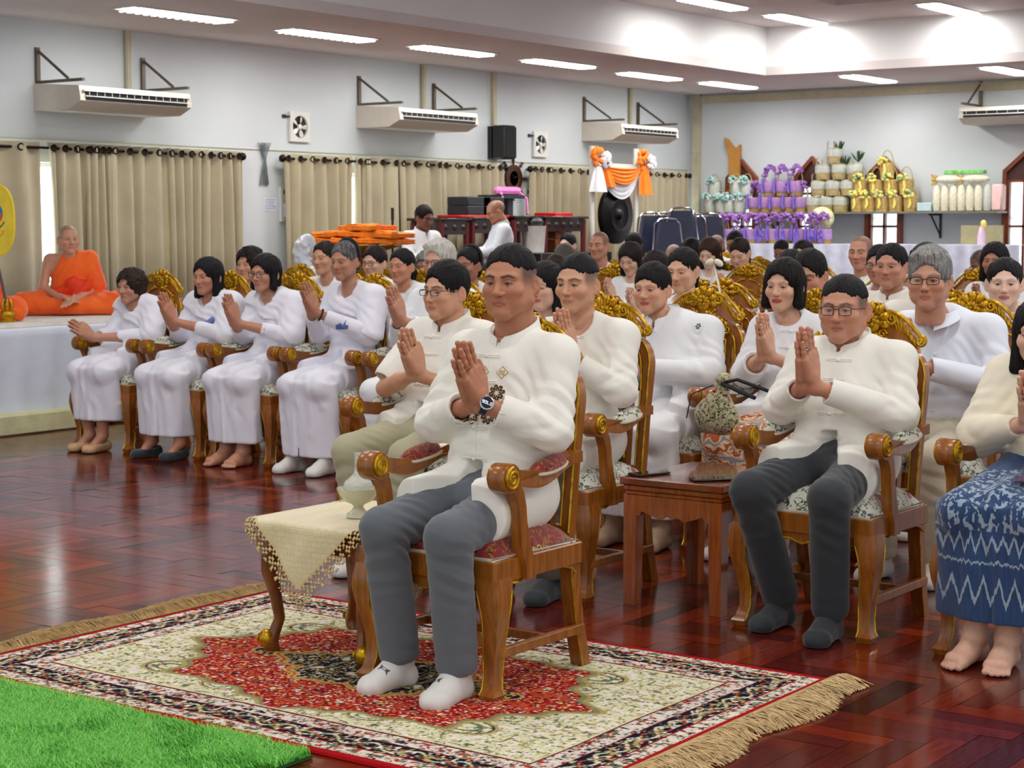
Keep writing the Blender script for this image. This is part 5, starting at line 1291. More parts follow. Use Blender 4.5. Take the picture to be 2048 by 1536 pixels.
def tail(x, zt, zb, w0, w1, m, nm, par, y=-.1, lean=0):
    b = MB(); P = []
    for i in range(9):
        u = i / 8; w = w0 + (w1 - w0) * u; P.append([(x + lean * u + w * math.cos(a) * (1 + .18 * math.sin(5 * a)), y + w * .5 * math.sin(a) * (1 + .25 * math.cos(6 * a)), zt + (zb - zt) * u) for a in [2 * PI * k / 26 for k in range(26)]])
    b.grid(P, closed=True); return obj(nm, b.mesh(nm, m), par)
tail(-.02, gz - .25, gz - .56, .06, .15, m_wdr, 'white_tail', t); tail(.12, gz - .25, gz - .50, .05, .09, m_odr, 'orange_tail', t, -.12, .12); tail(W_ + .04, gz - .25, gz - .58, .07, .12, m_odr, 'orange_tail', t, -.1, .03)
for s, x in ((0, .0), (1, W_ + .03)):
    for k, (m, dx, dz, r) in enumerate(((m_odr, -.02, -.14, .14), (m_wdr, .11, -.17, .10))):
        b = MB(); rs = random.Random(s * 5 + k)
        for q in range(34):
            u = rs.uniform(-1, 1); a = rs.uniform(0, 2 * PI); rr = math.sqrt(1 - u * u) * r * .8; b.ball((x + dx + rr * math.cos(a), -.1 - .04 * k + .35 * rr * math.sin(a), gz + dz + u * r * .8), (.036, .026, .032), 7)
        obj('rosette', b.mesh('rosette', m), t)
gc = onx(1231, 430, GX); k = .60
t = thing('gong', 'large black bossed gong hanging between the draped posts', 'gong', (GX, gc.y, gc.z), PI / 2)
b = MB().lathe([(r * k, y * k) for r, y in [(0, -.17), (.06, -.165), (.11, -.12), (.13, -.10), (.3, -.095), (.33, -.11), (.36, -.095), (.55, -.07), (.6, -.05), (.6, .05), (.56, .04), (0, .02)]], 48, ax='y'); obj('gong_disc', b.mesh('gong_disc', M('black_bronze', (.07, .065, .06), .35, metal=.6, bump=.6, bscale=30), ang=50), t)
b = MB().tube([(-.1, 0, .33), (-.10, 0, gz - .26 - gc.z)], .010, 6).tube([(.1, 0, .33), (.10, 0, gz - .26 - gc.z)], .010, 6); obj('cord', b.mesh('cord', m_white), t)
o = tail(0, .95, .3, .40, .42, m_odr, 'orange_cloth', None, 0); o.location = (GX + .35, gc.y, 0); tag(o, 'orange cloth wrapped around a low stand below the gong', 'cloth')
# ---- dark altar tables with their loads ----
m_lac = M('dark_lacquer', (.15, .055, .05), .3, var=.25, scale=30, coat=.4)
def dtable(pl, pr_, ptop, Y, lab):
    a, c = onx(pl, ptop, XL + .85), onx(pr_, ptop, XL + .85); w = c.y - a.y; h = a.z
    t = thing('altar_table', lab, 'table', (XL + .85, a.y, 0), PI / 2, 'dark lacquered tables by the left wall')
    obj('tabletop', MB().box(0, w, 0, .5, h - .03, h, .006).mesh('tabletop', m_lac), t)
    b = MB()
    for y in (.03, .44): b.box(.04, w - .04, y, y + .025, h - .18, h - .03)
    for k in range(int(w / .16)): b.ball((.1 + k * .16, .03, h - .1), (.05, .012, .035), 8)
    for s in (.05, w - .075): b.box(s, s + .025, .03, .46, h - .15, h - .03)
    obj('apron', b.mesh('apron', m_lac), t)
    for x in (.05, w - .05):
        for y in (.05, .44): obj('leg', MB().tube([(x, y, h - .05), (x, y, h * .5), (x + (.02 if x < .1 else -.02), y, .15), (x, y, 0)], [.035, .03, .026, .04], 8).mesh('leg', M('red_lacquer', (.36, .05, .06), .3)), t)
    return t, a, w, h
dtable(884, 945, 436, 17.6, 'dark red lacquered table right of the standing person in glasses'); dtable(946, 1006, 434, 17.5, 'dark red lacquered table behind the standing person in pale grey')
dtable(1030, 1090, 431, 18.3, 'dark red lacquered table above the white bucket'); T4 = dtable(1092, 1178, 432, 18.9, 'dark red lacquered table left of the gong stand')
def crate(px, py, w, h, d, m, lab, nm, cat, Y, z=None, lid=None, group=None):
    wl = Y < 19; p = onx(px, py, XL + .6) if wl else ony(px, py, Y); z0 = p.z if z is None else z
    t = thing(nm, lab, cat, (p.x, p.y, z0), PI / 2 if wl else 0, group); obj('body', MB().box(-w / 2, w / 2, -d / 2, d / 2, 0, h, .008).mesh('body', m), t)
    if lid is not None: obj('lid', MB().box(-w / 2 - .01, w / 2 + .01, -d / 2 - .01, d / 2 + .01, h, h + lid[1], .006).mesh('lid', lid[0]), t)
    return t
m_gcr = M('charcoal_crate', (.14, .15, .18), .5)
zt = onx(905, 436, XL + .85).z + .002
crate(938, 428, .42, .10, .3, m_gcr, 'lower left charcoal crate of four on the dark table', 'crate', 'crate', 17.75, zt + .035, group='charcoal crates'); crate(938, 428, .42, .10, .3, m_gcr, 'upper left charcoal crate of four on the dark table', 'crate', 'crate', 17.75, zt + .137, group='charcoal crates')
crate(967, 428, .40, .10, .3, m_gcr, 'lower right charcoal crate beside the pale grey shirt', 'crate', 'crate', 17.75, zt + .035, group='charcoal crates'); crate(967, 428, .40, .10, .3, m_gcr, 'upper right charcoal crate beside the pale grey shirt', 'crate', 'crate', 17.75, zt + .137, group='charcoal crates')
p = onx(952, 430, XL + .6); o = obj('red_tray', MB().box(-.17, .17, -.5, .45, 0, .03, .006).mesh('red_tray', M('red_plastic', (.75, .08, .08), .4)), loc=(p.x, p.y, zt + .003)); tag(o, 'flat red tray under the charcoal crates', 'tray')
t = thing('trestle_stand', 'low dark stand carrying pink ribbons on the dark table', 'stand', (XL + .55, onx(1042, 431, XL + .6).y, onx(1042, 431, XL + .85).z + .002), PI / 2)
b = MB(); b.box(-.25, .25, .05, .4, .2, .24); b.box(-.05, .05, .1, .3, 0, .2); obj('board', b.mesh('board', m_gcr, False), t)
b = MB(); rs = random.Random(9)
for k in range(14): x = -.2 + .4 * k / 13; b.ball((x, .15, .29), (.05, .05, .05), 7)
for x in (-.24, .24): b.tube([(x * .8, .1, .27), (x, .04, .2), (x * 1.05, .03, .02)], .014, 5)
o = obj('ribbon_garland', b.mesh('ribbon_garland', M('pink_ribbon', (.95, .55, .80), .5)), loc=(XL + .55, onx(1042, 431, XL + .6).y, onx(1042, 431, XL + .85).z + .002), rot=(0, 0, PI / 2)); tag(o, 'pink ribbon garland heaped on the dark stand', 'garland')
t = thing('bucket', 'white plastic bucket with dark bag on top, on a shelf', 'bucket', (XL + .8, onx(1067, 505, XL + .8).y, onx(1067, 505, XL + .8).z), 0)
obj('pail', MB().lathe([(0, 0), (.125, 0), (.145, .30), (.15, .31), (.13, .31), (.0, .30)], 20).mesh('pail', M('milky_plastic', (.80, .80, .78), .4)), t)
obj('dark_bag', MB().ball((0, 0, .35), (.12, .12, .07), 12).mesh('dark_bag', M('green_black_bag', (.09, .13, .12), .4)), t)
m_brb = M('brown_box', (.52, .28, .12), .5)
crate(1107, 505, .34, .15, .3, m_brb, 'lower brown wooden box beside the white bucket', 'storage_box', 'box', 18.1, z=onx(1067, 505, XL + .8).z, group='brown wooden boxes')
c = crate(1107, 489, .34, .21, .3, m_brb, 'upper brown wooden box with red lid and paper label', 'storage_box', 'box', 18.1, z=onx(1067, 505, XL + .8).z + .155, lid=(M('red_lid', (.80, .07, .09), .4), .10), group='brown wooden boxes')
obj('paper_label', MB().box(-.04, .04, -.158, -.1501, .08, .14).mesh('paper_label', M('paper', (.84, .86, .92), .6), False), c)
crate(1100, 512, 1.5, onx(1067, 505, XL + .8).z - .003, .8, M('dark_cabinet', (.10, .08, .08), .5), 'low dark cabinet below the bucket and boxes', 'low_cabinet', 'cabinet', 18.05, 0.0)
# ---- robes piled on a golden tray ----
m_robe = M('saffron_robe', (.95, .50, .08), .75, var=.12, scale=14, bump=.4, bscale=40)
rp = ony(720, 485, 13.6)
t = thing('tray_stand', 'golden footed tray carrying the folded orange robes', 'tray', (rp.x, 13.6, 0)); h = ony(720, 492, 13.6).z
obj('bowl', MB().lathe([(0, h - .12), (.1, h - .1), (.3, h - .03), (.40, h), (.41, h + .01), (.28, h), (0, h - .05)], 32, rip=lambda t, j: .03 * math.sin(14 * t) if j in (3, 4) else 0).mesh('bowl', m_gold), t)
obj('pedestal', MB().lathe([(.22, 0), (.24, .02), (.12, .06), (.07, .3), (.07, h - .2), (.12, h - .11)], 20).mesh('pedestal', m_gold), t)
rs = random.Random(5)
for k, (dx, dz, w, lab) in enumerate(((-.29, .02, .26, 'lowest at the left'), (.02, .02, .27, 'lowest in the middle'), (.33, .02, .25, 'lowest at the right'), (-.26, .085, .25, 'second layer at the left'), (.06, .085, .26, 'second layer in the middle'), (.36, .085, .22, 'second layer at the right'), (.1, .15, .27, 'topmost of the pile'))):
    ops = [('u', .02, Fn(lambda X, Y, Z, w=w: np.maximum(np.maximum(np.abs(X) - w * .9, np.abs(Y) - .15), np.abs(Z) - .012) - .018 * 1.0, (-w - .02, -.18, -.04), (w + .02, .18, .04)))]
    me = sdf_mesh('robe', ops, .013, m_robe, lambda X, Y, Z, k=k: .012 * np.sin(Z * 260 + 3 * vnoise(X * 7 + k, Y * 7, Z)) * .5 + .02 * (vnoise(X * 9 + k, Y * 9, Z * 9) - .5)); o = obj('folded_robe', me, loc=(rp.x + dx, 13.6, h + dz + .03), rot=(0, rs.uniform(-.06, .06), rs.uniform(-.15, .15))); tag(o, 'folded orange robe on the golden tray, ' + lab, 'folded robe', 'folded orange robes')
q = ony(785, 440, 13.9); o = obj('candle_pole', MB().tube([(0, 0, 0), (0, 0, q.z)], .012, 8).tube([(0, 0, q.z), (0, 0, q.z + .12)], .016, 8).mesh('candle_pole', M('black_pole', (.06, .06, .05), .4)), loc=(q.x, 13.9, 0)); tag(o, 'thin black pole standing behind the pile of robes', 'pole')
# plastic bag and bottle near the wall
q = ony(630, 560, 11.2); me = sdf_mesh('plastic_bag', [('u', .05, Ell((.03, 0, .0), (.24, .16, .12))), ('u', .05, Cap((-.12, 0, .05), (-.15, 0, .20), .07, .05)), ('u', .04, Cap((-.15, 0, .2), (-.12, 0, .30), .05, .07))], .010, M('white_plastic_film', (.85, .87, .9), .3), lambda X, Y, Z: .07 * (vnoise(X * 17, Y * 17, Z * 17) - .5) + .03 * (vnoise(X * 40, Y * 40, Z * 40) - .5))
o = obj('plastic_bag', me, loc=tuple(q)); tag(o, 'crumpled white plastic bag behind the row of ladies', 'bag')
q = ony(632, 575, 11.2); o = obj('side_table', MB().box(-.4, .4, -.3, .3, q.z - .12, q.z - .06).box(-.35, -.31, -.25, -.2, 0, q.z - .1).box(.31, .35, -.25, -.2, 0, q.z - .1).box(-.35, -.31, .2, .25, 0, q.z - .1).box(.31, .35, .2, .25, 0, q.z - .1).mesh('side_table', m_lac, False), loc=(q.x, 11.2, 0)); tag(o, 'small dark table under the white plastic bag', 'table')
# ---- stacked banquet chairs with blue backs ----
m_blue = M('navy_vinyl', (.11, .13, .24), .4, var=.05); m_chr = M('chrome', (.75, .76, .78), .15, metal=1)
def bluechair(px, top, Y, lab, rot):
    p = ony(px, top, Y); s = p.z; t = thing('stacking_chair', lab, 'chair', (p.x, Y, 0), rot, 'navy stacking chairs by the gong')
    H = s; b = MB(); P = []
    for i in range(9):
        u = i / 8; w = .20 - .07 * u ** 2; z = H - .62 + .6 * u; P.append([(-w, .02 * u, z), (-w * .8, -.03 + .02 * u, z), (w * .8, -.03 + .02 * u, z), (w, .02 * u, z), (w * .8, .04 + .02 * u, z), (-w * .8, .04 + .02 * u, z)])
    b.grid(P, closed=True); b.f.append(tuple(range(len(b.v) - 6, len(b.v)))); b.mi.append(0); obj('backrest', b.mesh('backrest', m_blue), t)
    obj('seat', MB().box(-.22, .22, -.42, 0, H - .70, H - .62, .03).mesh('seat', m_blue), t)
    for sx in (-1, 1): obj('frame', MB().tube([(sx * .22, -.38, 0), (sx * .22, -.36, H - .7), (sx * .21, .0, H - .66), (sx * .215, .02, H - .5), (sx * .16, .05, H - .05), (sx * .10, .05, H + .01), (0, .05, H + .02)], .013, 8).mesh('frame', m_chr), t)
    for sx in (-1, 1): obj('leg', MB().tube([(sx * .22, .16, 0), (sx * .215, .02, H - .62)], .013, 8).mesh('leg', m_chr), t)
for a in ((1304, 428, 18.9, 'first of the stacked navy chairs, just right of the gong', 1.0), (1331, 428, 19.3, 'second of the stacked navy chairs from the gong', .95), (1338, 440, 18.7, 'lower navy chair in front of the second stack', .95), (1349, 430, 19.6, 'narrowly seen navy chair left of the tallest one', .9), (1364, 418, 19.0, 'tallest of the stacked navy chairs', .6), (1385, 430, 19.2, 'navy chair just right of the tallest one', .7), (1419, 430, 19.4, 'last navy chair, in front of the far shelf', .6)): bluechair(*a)
# ---- far shelf ----
sz = ony(1700, 424, YB - .2).z; x0, x1 = ony(1402, 423, YB - .2).x, ony(2006, 423, YB - .2).x
t = thing('wall_shelf', 'long glass-edged wall shelf carrying the gift baskets', 'shelf', (x0, YB, sz))
obj('board', MB().box(0, x1 - x0, -.42, -.01, -.025, 0).mesh('board', M('shelf_board', (.45, .44, .38), .3), False), t)
for px in (1550, 1876, 1700 + 0 * 5):
    if px == 1700: continue
    q = ony(px, 430, YB - .1).x - x0; b = MB(); b.box(q - .012, q + .012, -.38, -.005, -.05, -.026); b.tube([(q, -.33, -.04), (q, -.02, -.3)], .012, 6); b.box(q - .012, q + .012, -.025, -.005, -.34, -.03); obj('bracket', b.mesh('bracket', m_black, False), t)
# ---- gift baskets ----
m_wick = NT('wicker'); _c = m_wick.coord(); _w = m_wick.n('ShaderNodeTexWave', Scale=22.0, Distortion=1.5); _w.bands_direction = 'Z'; m_wick.l(_c, _w.inputs[0]); m_wick.base(m_wick.ramp(_w.outputs[0], [(.2, hexc('8d6b35')), (.8, hexc('c8a468'))])); m_wick.set(Roughness=.7); m_wick.bump(_w.outputs[0], .5, .01); m_wick = m_wick.m
m_lace = M('lace_film', (.78, .80, .76), .4, var=.12, scale=60, bump=.6, bscale=80); m_mint = M('mint_flowers', (.62, .80, .78), .5, var=.2, scale=40); m_mintp = M('mint_flowers_pale', (.85, .90, .88), .5)
m_pur = M('purple_cloth', (.70, .54, .76), .5, var=.1, scale=30); m_purf = M('purple_flowers', (.60, .40, .72), .5, var=.25, scale=40); m_viol = M('violet_ribbon', (.46, .36, .74), .4); m_yel = M('yellow_ribbon', (.94, .86, .42), .35, var=.15); m_golds = M('gold_wrap', (.78, .66, .40), .4, var=.2, scale=40); m_grn = M('green_leaf', (.13, .25, .10), .5, var=.3); m_wrap = M('white_wrap', (.88, .86, .76), .3, var=.1, scale=30, bump=.3, bscale=40); m_lwick = M('pale_wicker', (.70, .62, .42), .6, var=.15, scale=70, bump=.5, bscale=90)
def fl(b, c, r, n, rs, s=.022):
    for _ in range(n):
        a = rs.uniform(0, 2 * PI); e = rs.uniform(-.5, 1); q = r * math.sqrt(max(0, 1 - e * e)) ; b.ball((c[0] + q * math.cos(a), c[1] + q * .8 * math.sin(a), c[2] + r * e), (s, s, s * .8), 6)
def basket(kind, px, pbase, Y, lab, grp, z=None, h=None, tilt=0, sc=1.0, seed=0):
    p = ony(px, pbase, Y); z0 = p.z if z is None else z; rs = random.Random(seed + int(px)); H = h or {'mint': .21, 'pur': .20, 'beige': .19, 'yel': .20}[kind]; H *= sc
    t = thing('gift_basket', lab, 'basket', (p.x, Y, z0), rs.uniform(-.2, .2), grp); t.rotation_euler.y = tilt
    w = {'mint': .085, 'pur': .10, 'beige': .105, 'yel': .095}[kind] * sc
    bodym = {'mint': m_wick, 'pur': m_wick, 'beige': m_lwick, 'yel': m_golds}[kind]
    obj('basket_body', MB().lathe([(0, 0), (w * .9, 0), (w, H * .5), (w * 1.02, H), (w * .9, H), (0, H * .9)], 16).mesh('basket_body', bodym), t)
    if kind == 'pur': obj('cloth_band', MB().lathe([(w * 1.0, H * .28), (w * 1.06, H * .32), (w * 1.07, H * .95), (w * 1.0, H * .99)], 16).mesh('cloth_band', m_pur), t)
    if kind == 'beige': obj('lace_cover', MB().lathe([(w * 1.02, H * .45), (w * 1.07, H * .5), (w * 1.06, H * .95), (w * .8, H * 1.06), (0, H * 1.08)], 16, rip=lambda a, j: .03 * math.sin(9 * a) if j < 2 else 0).mesh('lace_cover', m_lace), t)
    if kind == 'mint': obj('wrapping', MB().lathe([(w * .95, H * .02), (w * 1.08, H * .3), (w * 1.1, H * .9), (w * .9, H * 1.02)], 10).mesh('wrapping', m_lace), t)
    if kind in ('pur', 'yel', 'mint'):
        hh = H + {'pur': .19, 'yel': .16, 'mint': .09}[kind] * sc
        b = MB(); b.tube([(w * math.cos(a) * .9, 0, H * .9 + (hh - H * .9) * math.sin(a)) for a in [PI * k / 12 for k in range(13)]], .007, 6); obj('handle', b.mesh('handle', m_lwick), t)
        b = MB()
        if kind == 'mint': fl(b, (-.01, -w * .9, H * .95), .065, 20, rs, .024); b.cur = 1; fl(b, (-.01, -w * .95, H * .95), .06, 12, rs, .02)
        elif kind == 'pur':
            for k in range(8): a = PI * (.15 + .6 * k / 7); fl(b, (-w * math.cos(PI - a) * .9 * -1 if 0 else w * math.cos(a) * -.9, -.02, H + (hh - H) * math.sin(a)), .03, 4, rs, .026)
            b.cur = 1; b.tube([(-w * .6, -w, H + .04), (-w * .7, -w * 1.15, H * .6), (-w * .55, -w * 1.15, H * .2)], .018, 6)
        else:
            fl(b, (-.02, -w * .9, H * 1.05), .06, 12, rs, .026); b.cur = 1; fl(b, (-.03, -w * .95, H * 1.1), .05, 9, rs, .024)
            b.cur = 0; b.tube([(0, -w, H * .9), (.02, -w * 1.1, H * .5), (.0, -w * 1.1, H * .2)], .016, 6)
        obj('flowers', b.mesh('flowers', {'mint': [m_mint, m_mintp], 'pur': [m_purf, m_viol], 'yel': [m_yel, M('sage_flowers', (.55, .68, .52), .5)]}[kind]), t)
    else:
        b = MB(); b.tube([(-w * .95, 0, H * .9), (-w * 1.0, 0, H + .08), (-w * .8, 0, H + .1)], .008, 6); b.tube([(w * .3, -w * .9, H * .9), (w * .3, -w * .95, H + .07)], .008, 6); obj('handle', b.mesh('handle', m_lwick), t)
    return t
YS = YB - .22
G1, G2, G3, G4 = 'mint flowered gift baskets', 'purple orchid gift baskets', 'pale lace covered baskets', 'gold gift baskets with yellow ribbons'
UNIT = {k: None for k in ()}
for i, px in enumerate((1421, 1443, 1459, 1480)): basket('mint', px, 421, YS, 'mint flowered basket on the shelf, %s of the bottom four' % ('leftmost', 'second from the left', 'third from the left', 'rightmost')[i], G1, z=sz + .003)
for i, px in enumerate((1429, 1474, 1494)): basket('mint', px, 391, YS + .02, 'mint flowered basket of the upper layer, %s' % ('above the leftmost pair', 'below the plank of cardboard', 'touching the purple orchid baskets')[i], G1, z=sz + .225)
for i, px in enumerate((1511, 1533, 1556, 1580, 1603)): basket('pur', px, 421, YS, 'purple banded basket on the shelf, %s of the bottom five' % ('leftmost', 'second', 'third', 'fourth', 'rightmost')[i], G2, z=sz + .003)
for i, px in enumerate((1541, 1566, 1593)): basket('pur', px, 391, YS + .02, 'purple orchid basket of the upper layer, %s' % ('with the widest flower arch', 'in the middle', 'before the second gable')[i], G2, z=sz + .215)
n_ = 0
for r_, (xs, zz) in enumerate((((1629, 1655, 1682), .003), ((1638, 1667, 1697), .215), ((1646, 1679), .427), ((1668,), .639))):
    for i, px in enumerate(xs): basket('beige', px, 421, YS + .01 * r_, 'pale lace covered basket, %s, %s' % (('bottom layer', 'second layer', 'third layer', 'topmost of the pyramid')[r_], ('left', 'middle', 'right')[i] if len(xs) == 3 else ('left' if i == 0 and len(xs) > 1 else ('right' if len(xs) > 1 else 'alone'))), G3, z=sz + zz)
basket('beige', 1712, 421, YS, 'tilted pale lace covered basket leaning over the third layer', G3, z=sz + .427, tilt=-.2)
for r_, (xs, zz) in enumerate((((1716, 1738, 1765, 1792, 1822), .003), ((1722, 1752, 1782, 1812), .215), ((1773,), .43))):
    for i, px in enumerate(xs): basket('yel', px, 421, YS, 'gold basket with yellow ribbon, %s, %s' % (('bottom layer', 'middle layer', 'topmost, before the third gable')[r_], ('leftmost', 'second', 'third', 'fourth', 'rightmost')[i] if r_ < 2 else 'alone'), G4, z=sz + zz)
def sprig(px, py, lab):
    q = ony(px, py, YS); b = MB(); rs = random.Random(int(px))
    for k in range(12): a = rs.uniform(-1.2, 1.2); e = rs.uniform(-.5, .5); b.tube([(0, 0, -.08), (.05 * math.sin(a), .04 * e, -.02), (.1 * math.sin(a), .06 * e, .03 + .04 * math.cos(a))], [.004, .014, .003], 5)
    o = obj('leaf_sprig', b.mesh('leaf_sprig', m_grn), loc=tuple(q)); tag(o, lab, 'foliage', 'green leaf sprigs')
sprig(1677, 292, 'dark green leaf sprig above the topmost basket'); sprig(1690, 322, 'dark green leaf sprig right of the topmost basket'); sprig(1717, 312, 'dark green leaf sprig on the tilted basket')
# wrapped standing packs
for i in range(7):
    px = (1877, 1893, 1910, 1926, 1943, 1960, 1978)[i]; q = ony(px, 421, YS); b = MB().lathe([(0, 0), (.045, .005), (.056, .08), (.056, .22), (.045, .30), (.02, .335), (0, .34)], 12); 
    o = obj('wrapped_pack', b.mesh('wrapped_pack', m_wrap if i < 6 else m_lace), loc=(q.x, YS - .05, sz + .003)); tag(o, 'tall rounded cream pack, %s of seven on the shelf' % ('first', 'second', 'third', 'fourth', 'fifth', 'sixth', 'last')[i], 'wrapped pack', 'cream wrapped packs')
q = ony(1998, 421, YS); o = obj('wrapped_pack', MB().box(-.07, .07, -.08, .08, 0, .33, .02).mesh('wrapped_pack', M('pink_wrap', (.93, .78, .76), .35)), loc=(q.x, YS - .02, sz + .003)); tag(o, 'pink wrapped pack at the right end of the shelf', 'wrapped pack')
for i, (px, lab) in enumerate(((1903, 'left'), (1955, 'right'))):
    q = ony(px, 360, YS); b = MB(); b.ball((0, 0, 0), (.19, .09, .055), 14); b.cur = 1
    for k in range(9): b.tube([(-.15, 0, 0), (-.2 - .03 * math.cos(k), -.02, .05 * math.sin(k * 2.1)), (-.24, -.03, .08 * math.sin(k * 2.1))], [.02, .022, .006], 5)
    o = obj('wrapped_bundle', b.mesh('wrapped_bundle', [m_wrap, m_golds]), loc=(q.x, YS - .05, sz + .40)); tag(o, 'cream bundle with golden bow lying across the packs, ' + lab, 'wrapped bundle', 'cream bundles on the packs')
q = ony(1932, 346, YS); o = obj('green_box', MB().box(-.26, .26, -.06, .06, 0, .05, .006).mesh('green_box', M('green_print', (.50, .80, .42), .4, var=.25, scale=25)), loc=(q.x, YS - .03, sz + .465)); tag(o, 'long green printed box on top of the cream bundles', 'box')
t = crate(1851, 421, .19, .11, .12, M('pale_blue_box', (.72, .82, .84), .4), 'small pale blue box with red base on the shelf', 'small_box', 'box', YS - .05, sz + .003)
q = ony(1457, 385, YS); o = obj('cardboard_strip', MB().extr([[(-.05, 0), (.09, 0), (.10, .72), (.02, .66), (-.10, .80), (-.15, .82), (-.08, .6)]], lambda u, v, t: (u, t, v), 0, .05).mesh('cardboard_strip', M('cardboard', (.72, .50, .22), .7), False), loc=(q.x, YS + .12, sz + .21)); tag(o, 'folded brown cardboard strip leaning beside the first gable', 'cardboard')
# white clothed table below the shelf with the second row of baskets
tz_ = ony(1700, 488, YB - .8).z; xa, xb = ony(1385, 488, YB - .8).x, ony(2060, 488, YB - .8).x
b = MB(); P = []
for z, e in ((.02, .05), (.5, .03), (tz_ - .02, .004), (tz_, 0)): P.append([(xa + (xb - xa) * i / 120, YB - 1.15 - e * (.6 + math.sin(i * 1.1)), z) for i in range(121)])
P.append([(q[0], YB - .5, tz_) for q in P[-1]]); b.grid(P); o = obj('clothed_table', b.mesh('clothed_table', M('lavender_cloth', (.80, .82, .90), .7), ang=60)); tag(o, 'long table under white cloth below the far shelf', 'table')
for i, px in enumerate((1447, 1462, 1484, 1506, 1527, 1549, 1571, 1600, 1628, 1648)):
    big = px in (1600,); p = basket('pur', px, 487, YB - .85, 'purple banded basket on the clothed table, %s from the left' % ('first', 'second', 'third', 'fourth', 'fifth', 'sixth', 'seventh', 'eighth', 'ninth', 'tenth')[i], 'purple baskets on the clothed table', z=tz_ + .003, h=.2, sc=.95)
    if i % 2 == 0 or i > 6:
        q = ony(px - 6, 487, YB - .98); b = MB(); rs = random.Random(i); 
        for k in range(14): z = .04 + .26 * k / 13; b.ball((rs.uniform(-.03, .03) * (1 - k / 15), rs.uniform(-.02, .02), z), (.03 * (1.1 - k / 14),) * 3, 6)
        o = obj('violet_flower_spike', b.mesh('violet_flower_spike', m_viol), loc=(q.x, YB - .99, tz_ + .001)); tag(o, 'pointed violet flower spike before the %s basket of the clothed table' % ('first', '', 'third', '', 'fifth', '', 'seventh', 'eighth', 'ninth', 'tenth')[i], 'flower', 'violet flower spikes')
q = ony(1642, 460, YB - .7); o = obj('gift_hamper', MB().ball((0, 0, 0), (.17, .12, .15), 16).mesh('gift_hamper', M('yellow_film', (.82, .82, .62), .25, var=.2, scale=30)), loc=(q.x, YB - .68, tz_ + .33)); tag(o, 'round film wrapped hamper above the last purple baskets', 'hamper')
a, c = ony(1921, 488, YB - .62), ony(2006, 450, YB - .62); o = obj('beige_board', MB().box(0, c.x - a.x, 0, .03, 0, c.z - a.z).mesh('beige_board', M('beige_card', (.62, .59, .44), .7), False), loc=(a.x, YB - .62, tz_ + .002)); tag(o, 'beige board standing on the clothed table near the door', 'board')
q = ony(1963, 487, YB - .8); t = thing('spray_bottle', 'white and pink spray bottle with yellow cap before the beige board', 'bottle', (q.x, YB - .8, tz_ + .002))
obj('bottle_body', MB().lathe([(0, 0), (.05, 0), (.052, .1), (.03, .2), (.02, .22), (0, .22)], 14).mesh('bottle_body', M('pinkish_plastic', (.85, .74, .82), .4)), t); obj('cap', MB().ball((.02, 0, .25), (.04, .03, .05), 10).mesh('cap', m_yel), t)
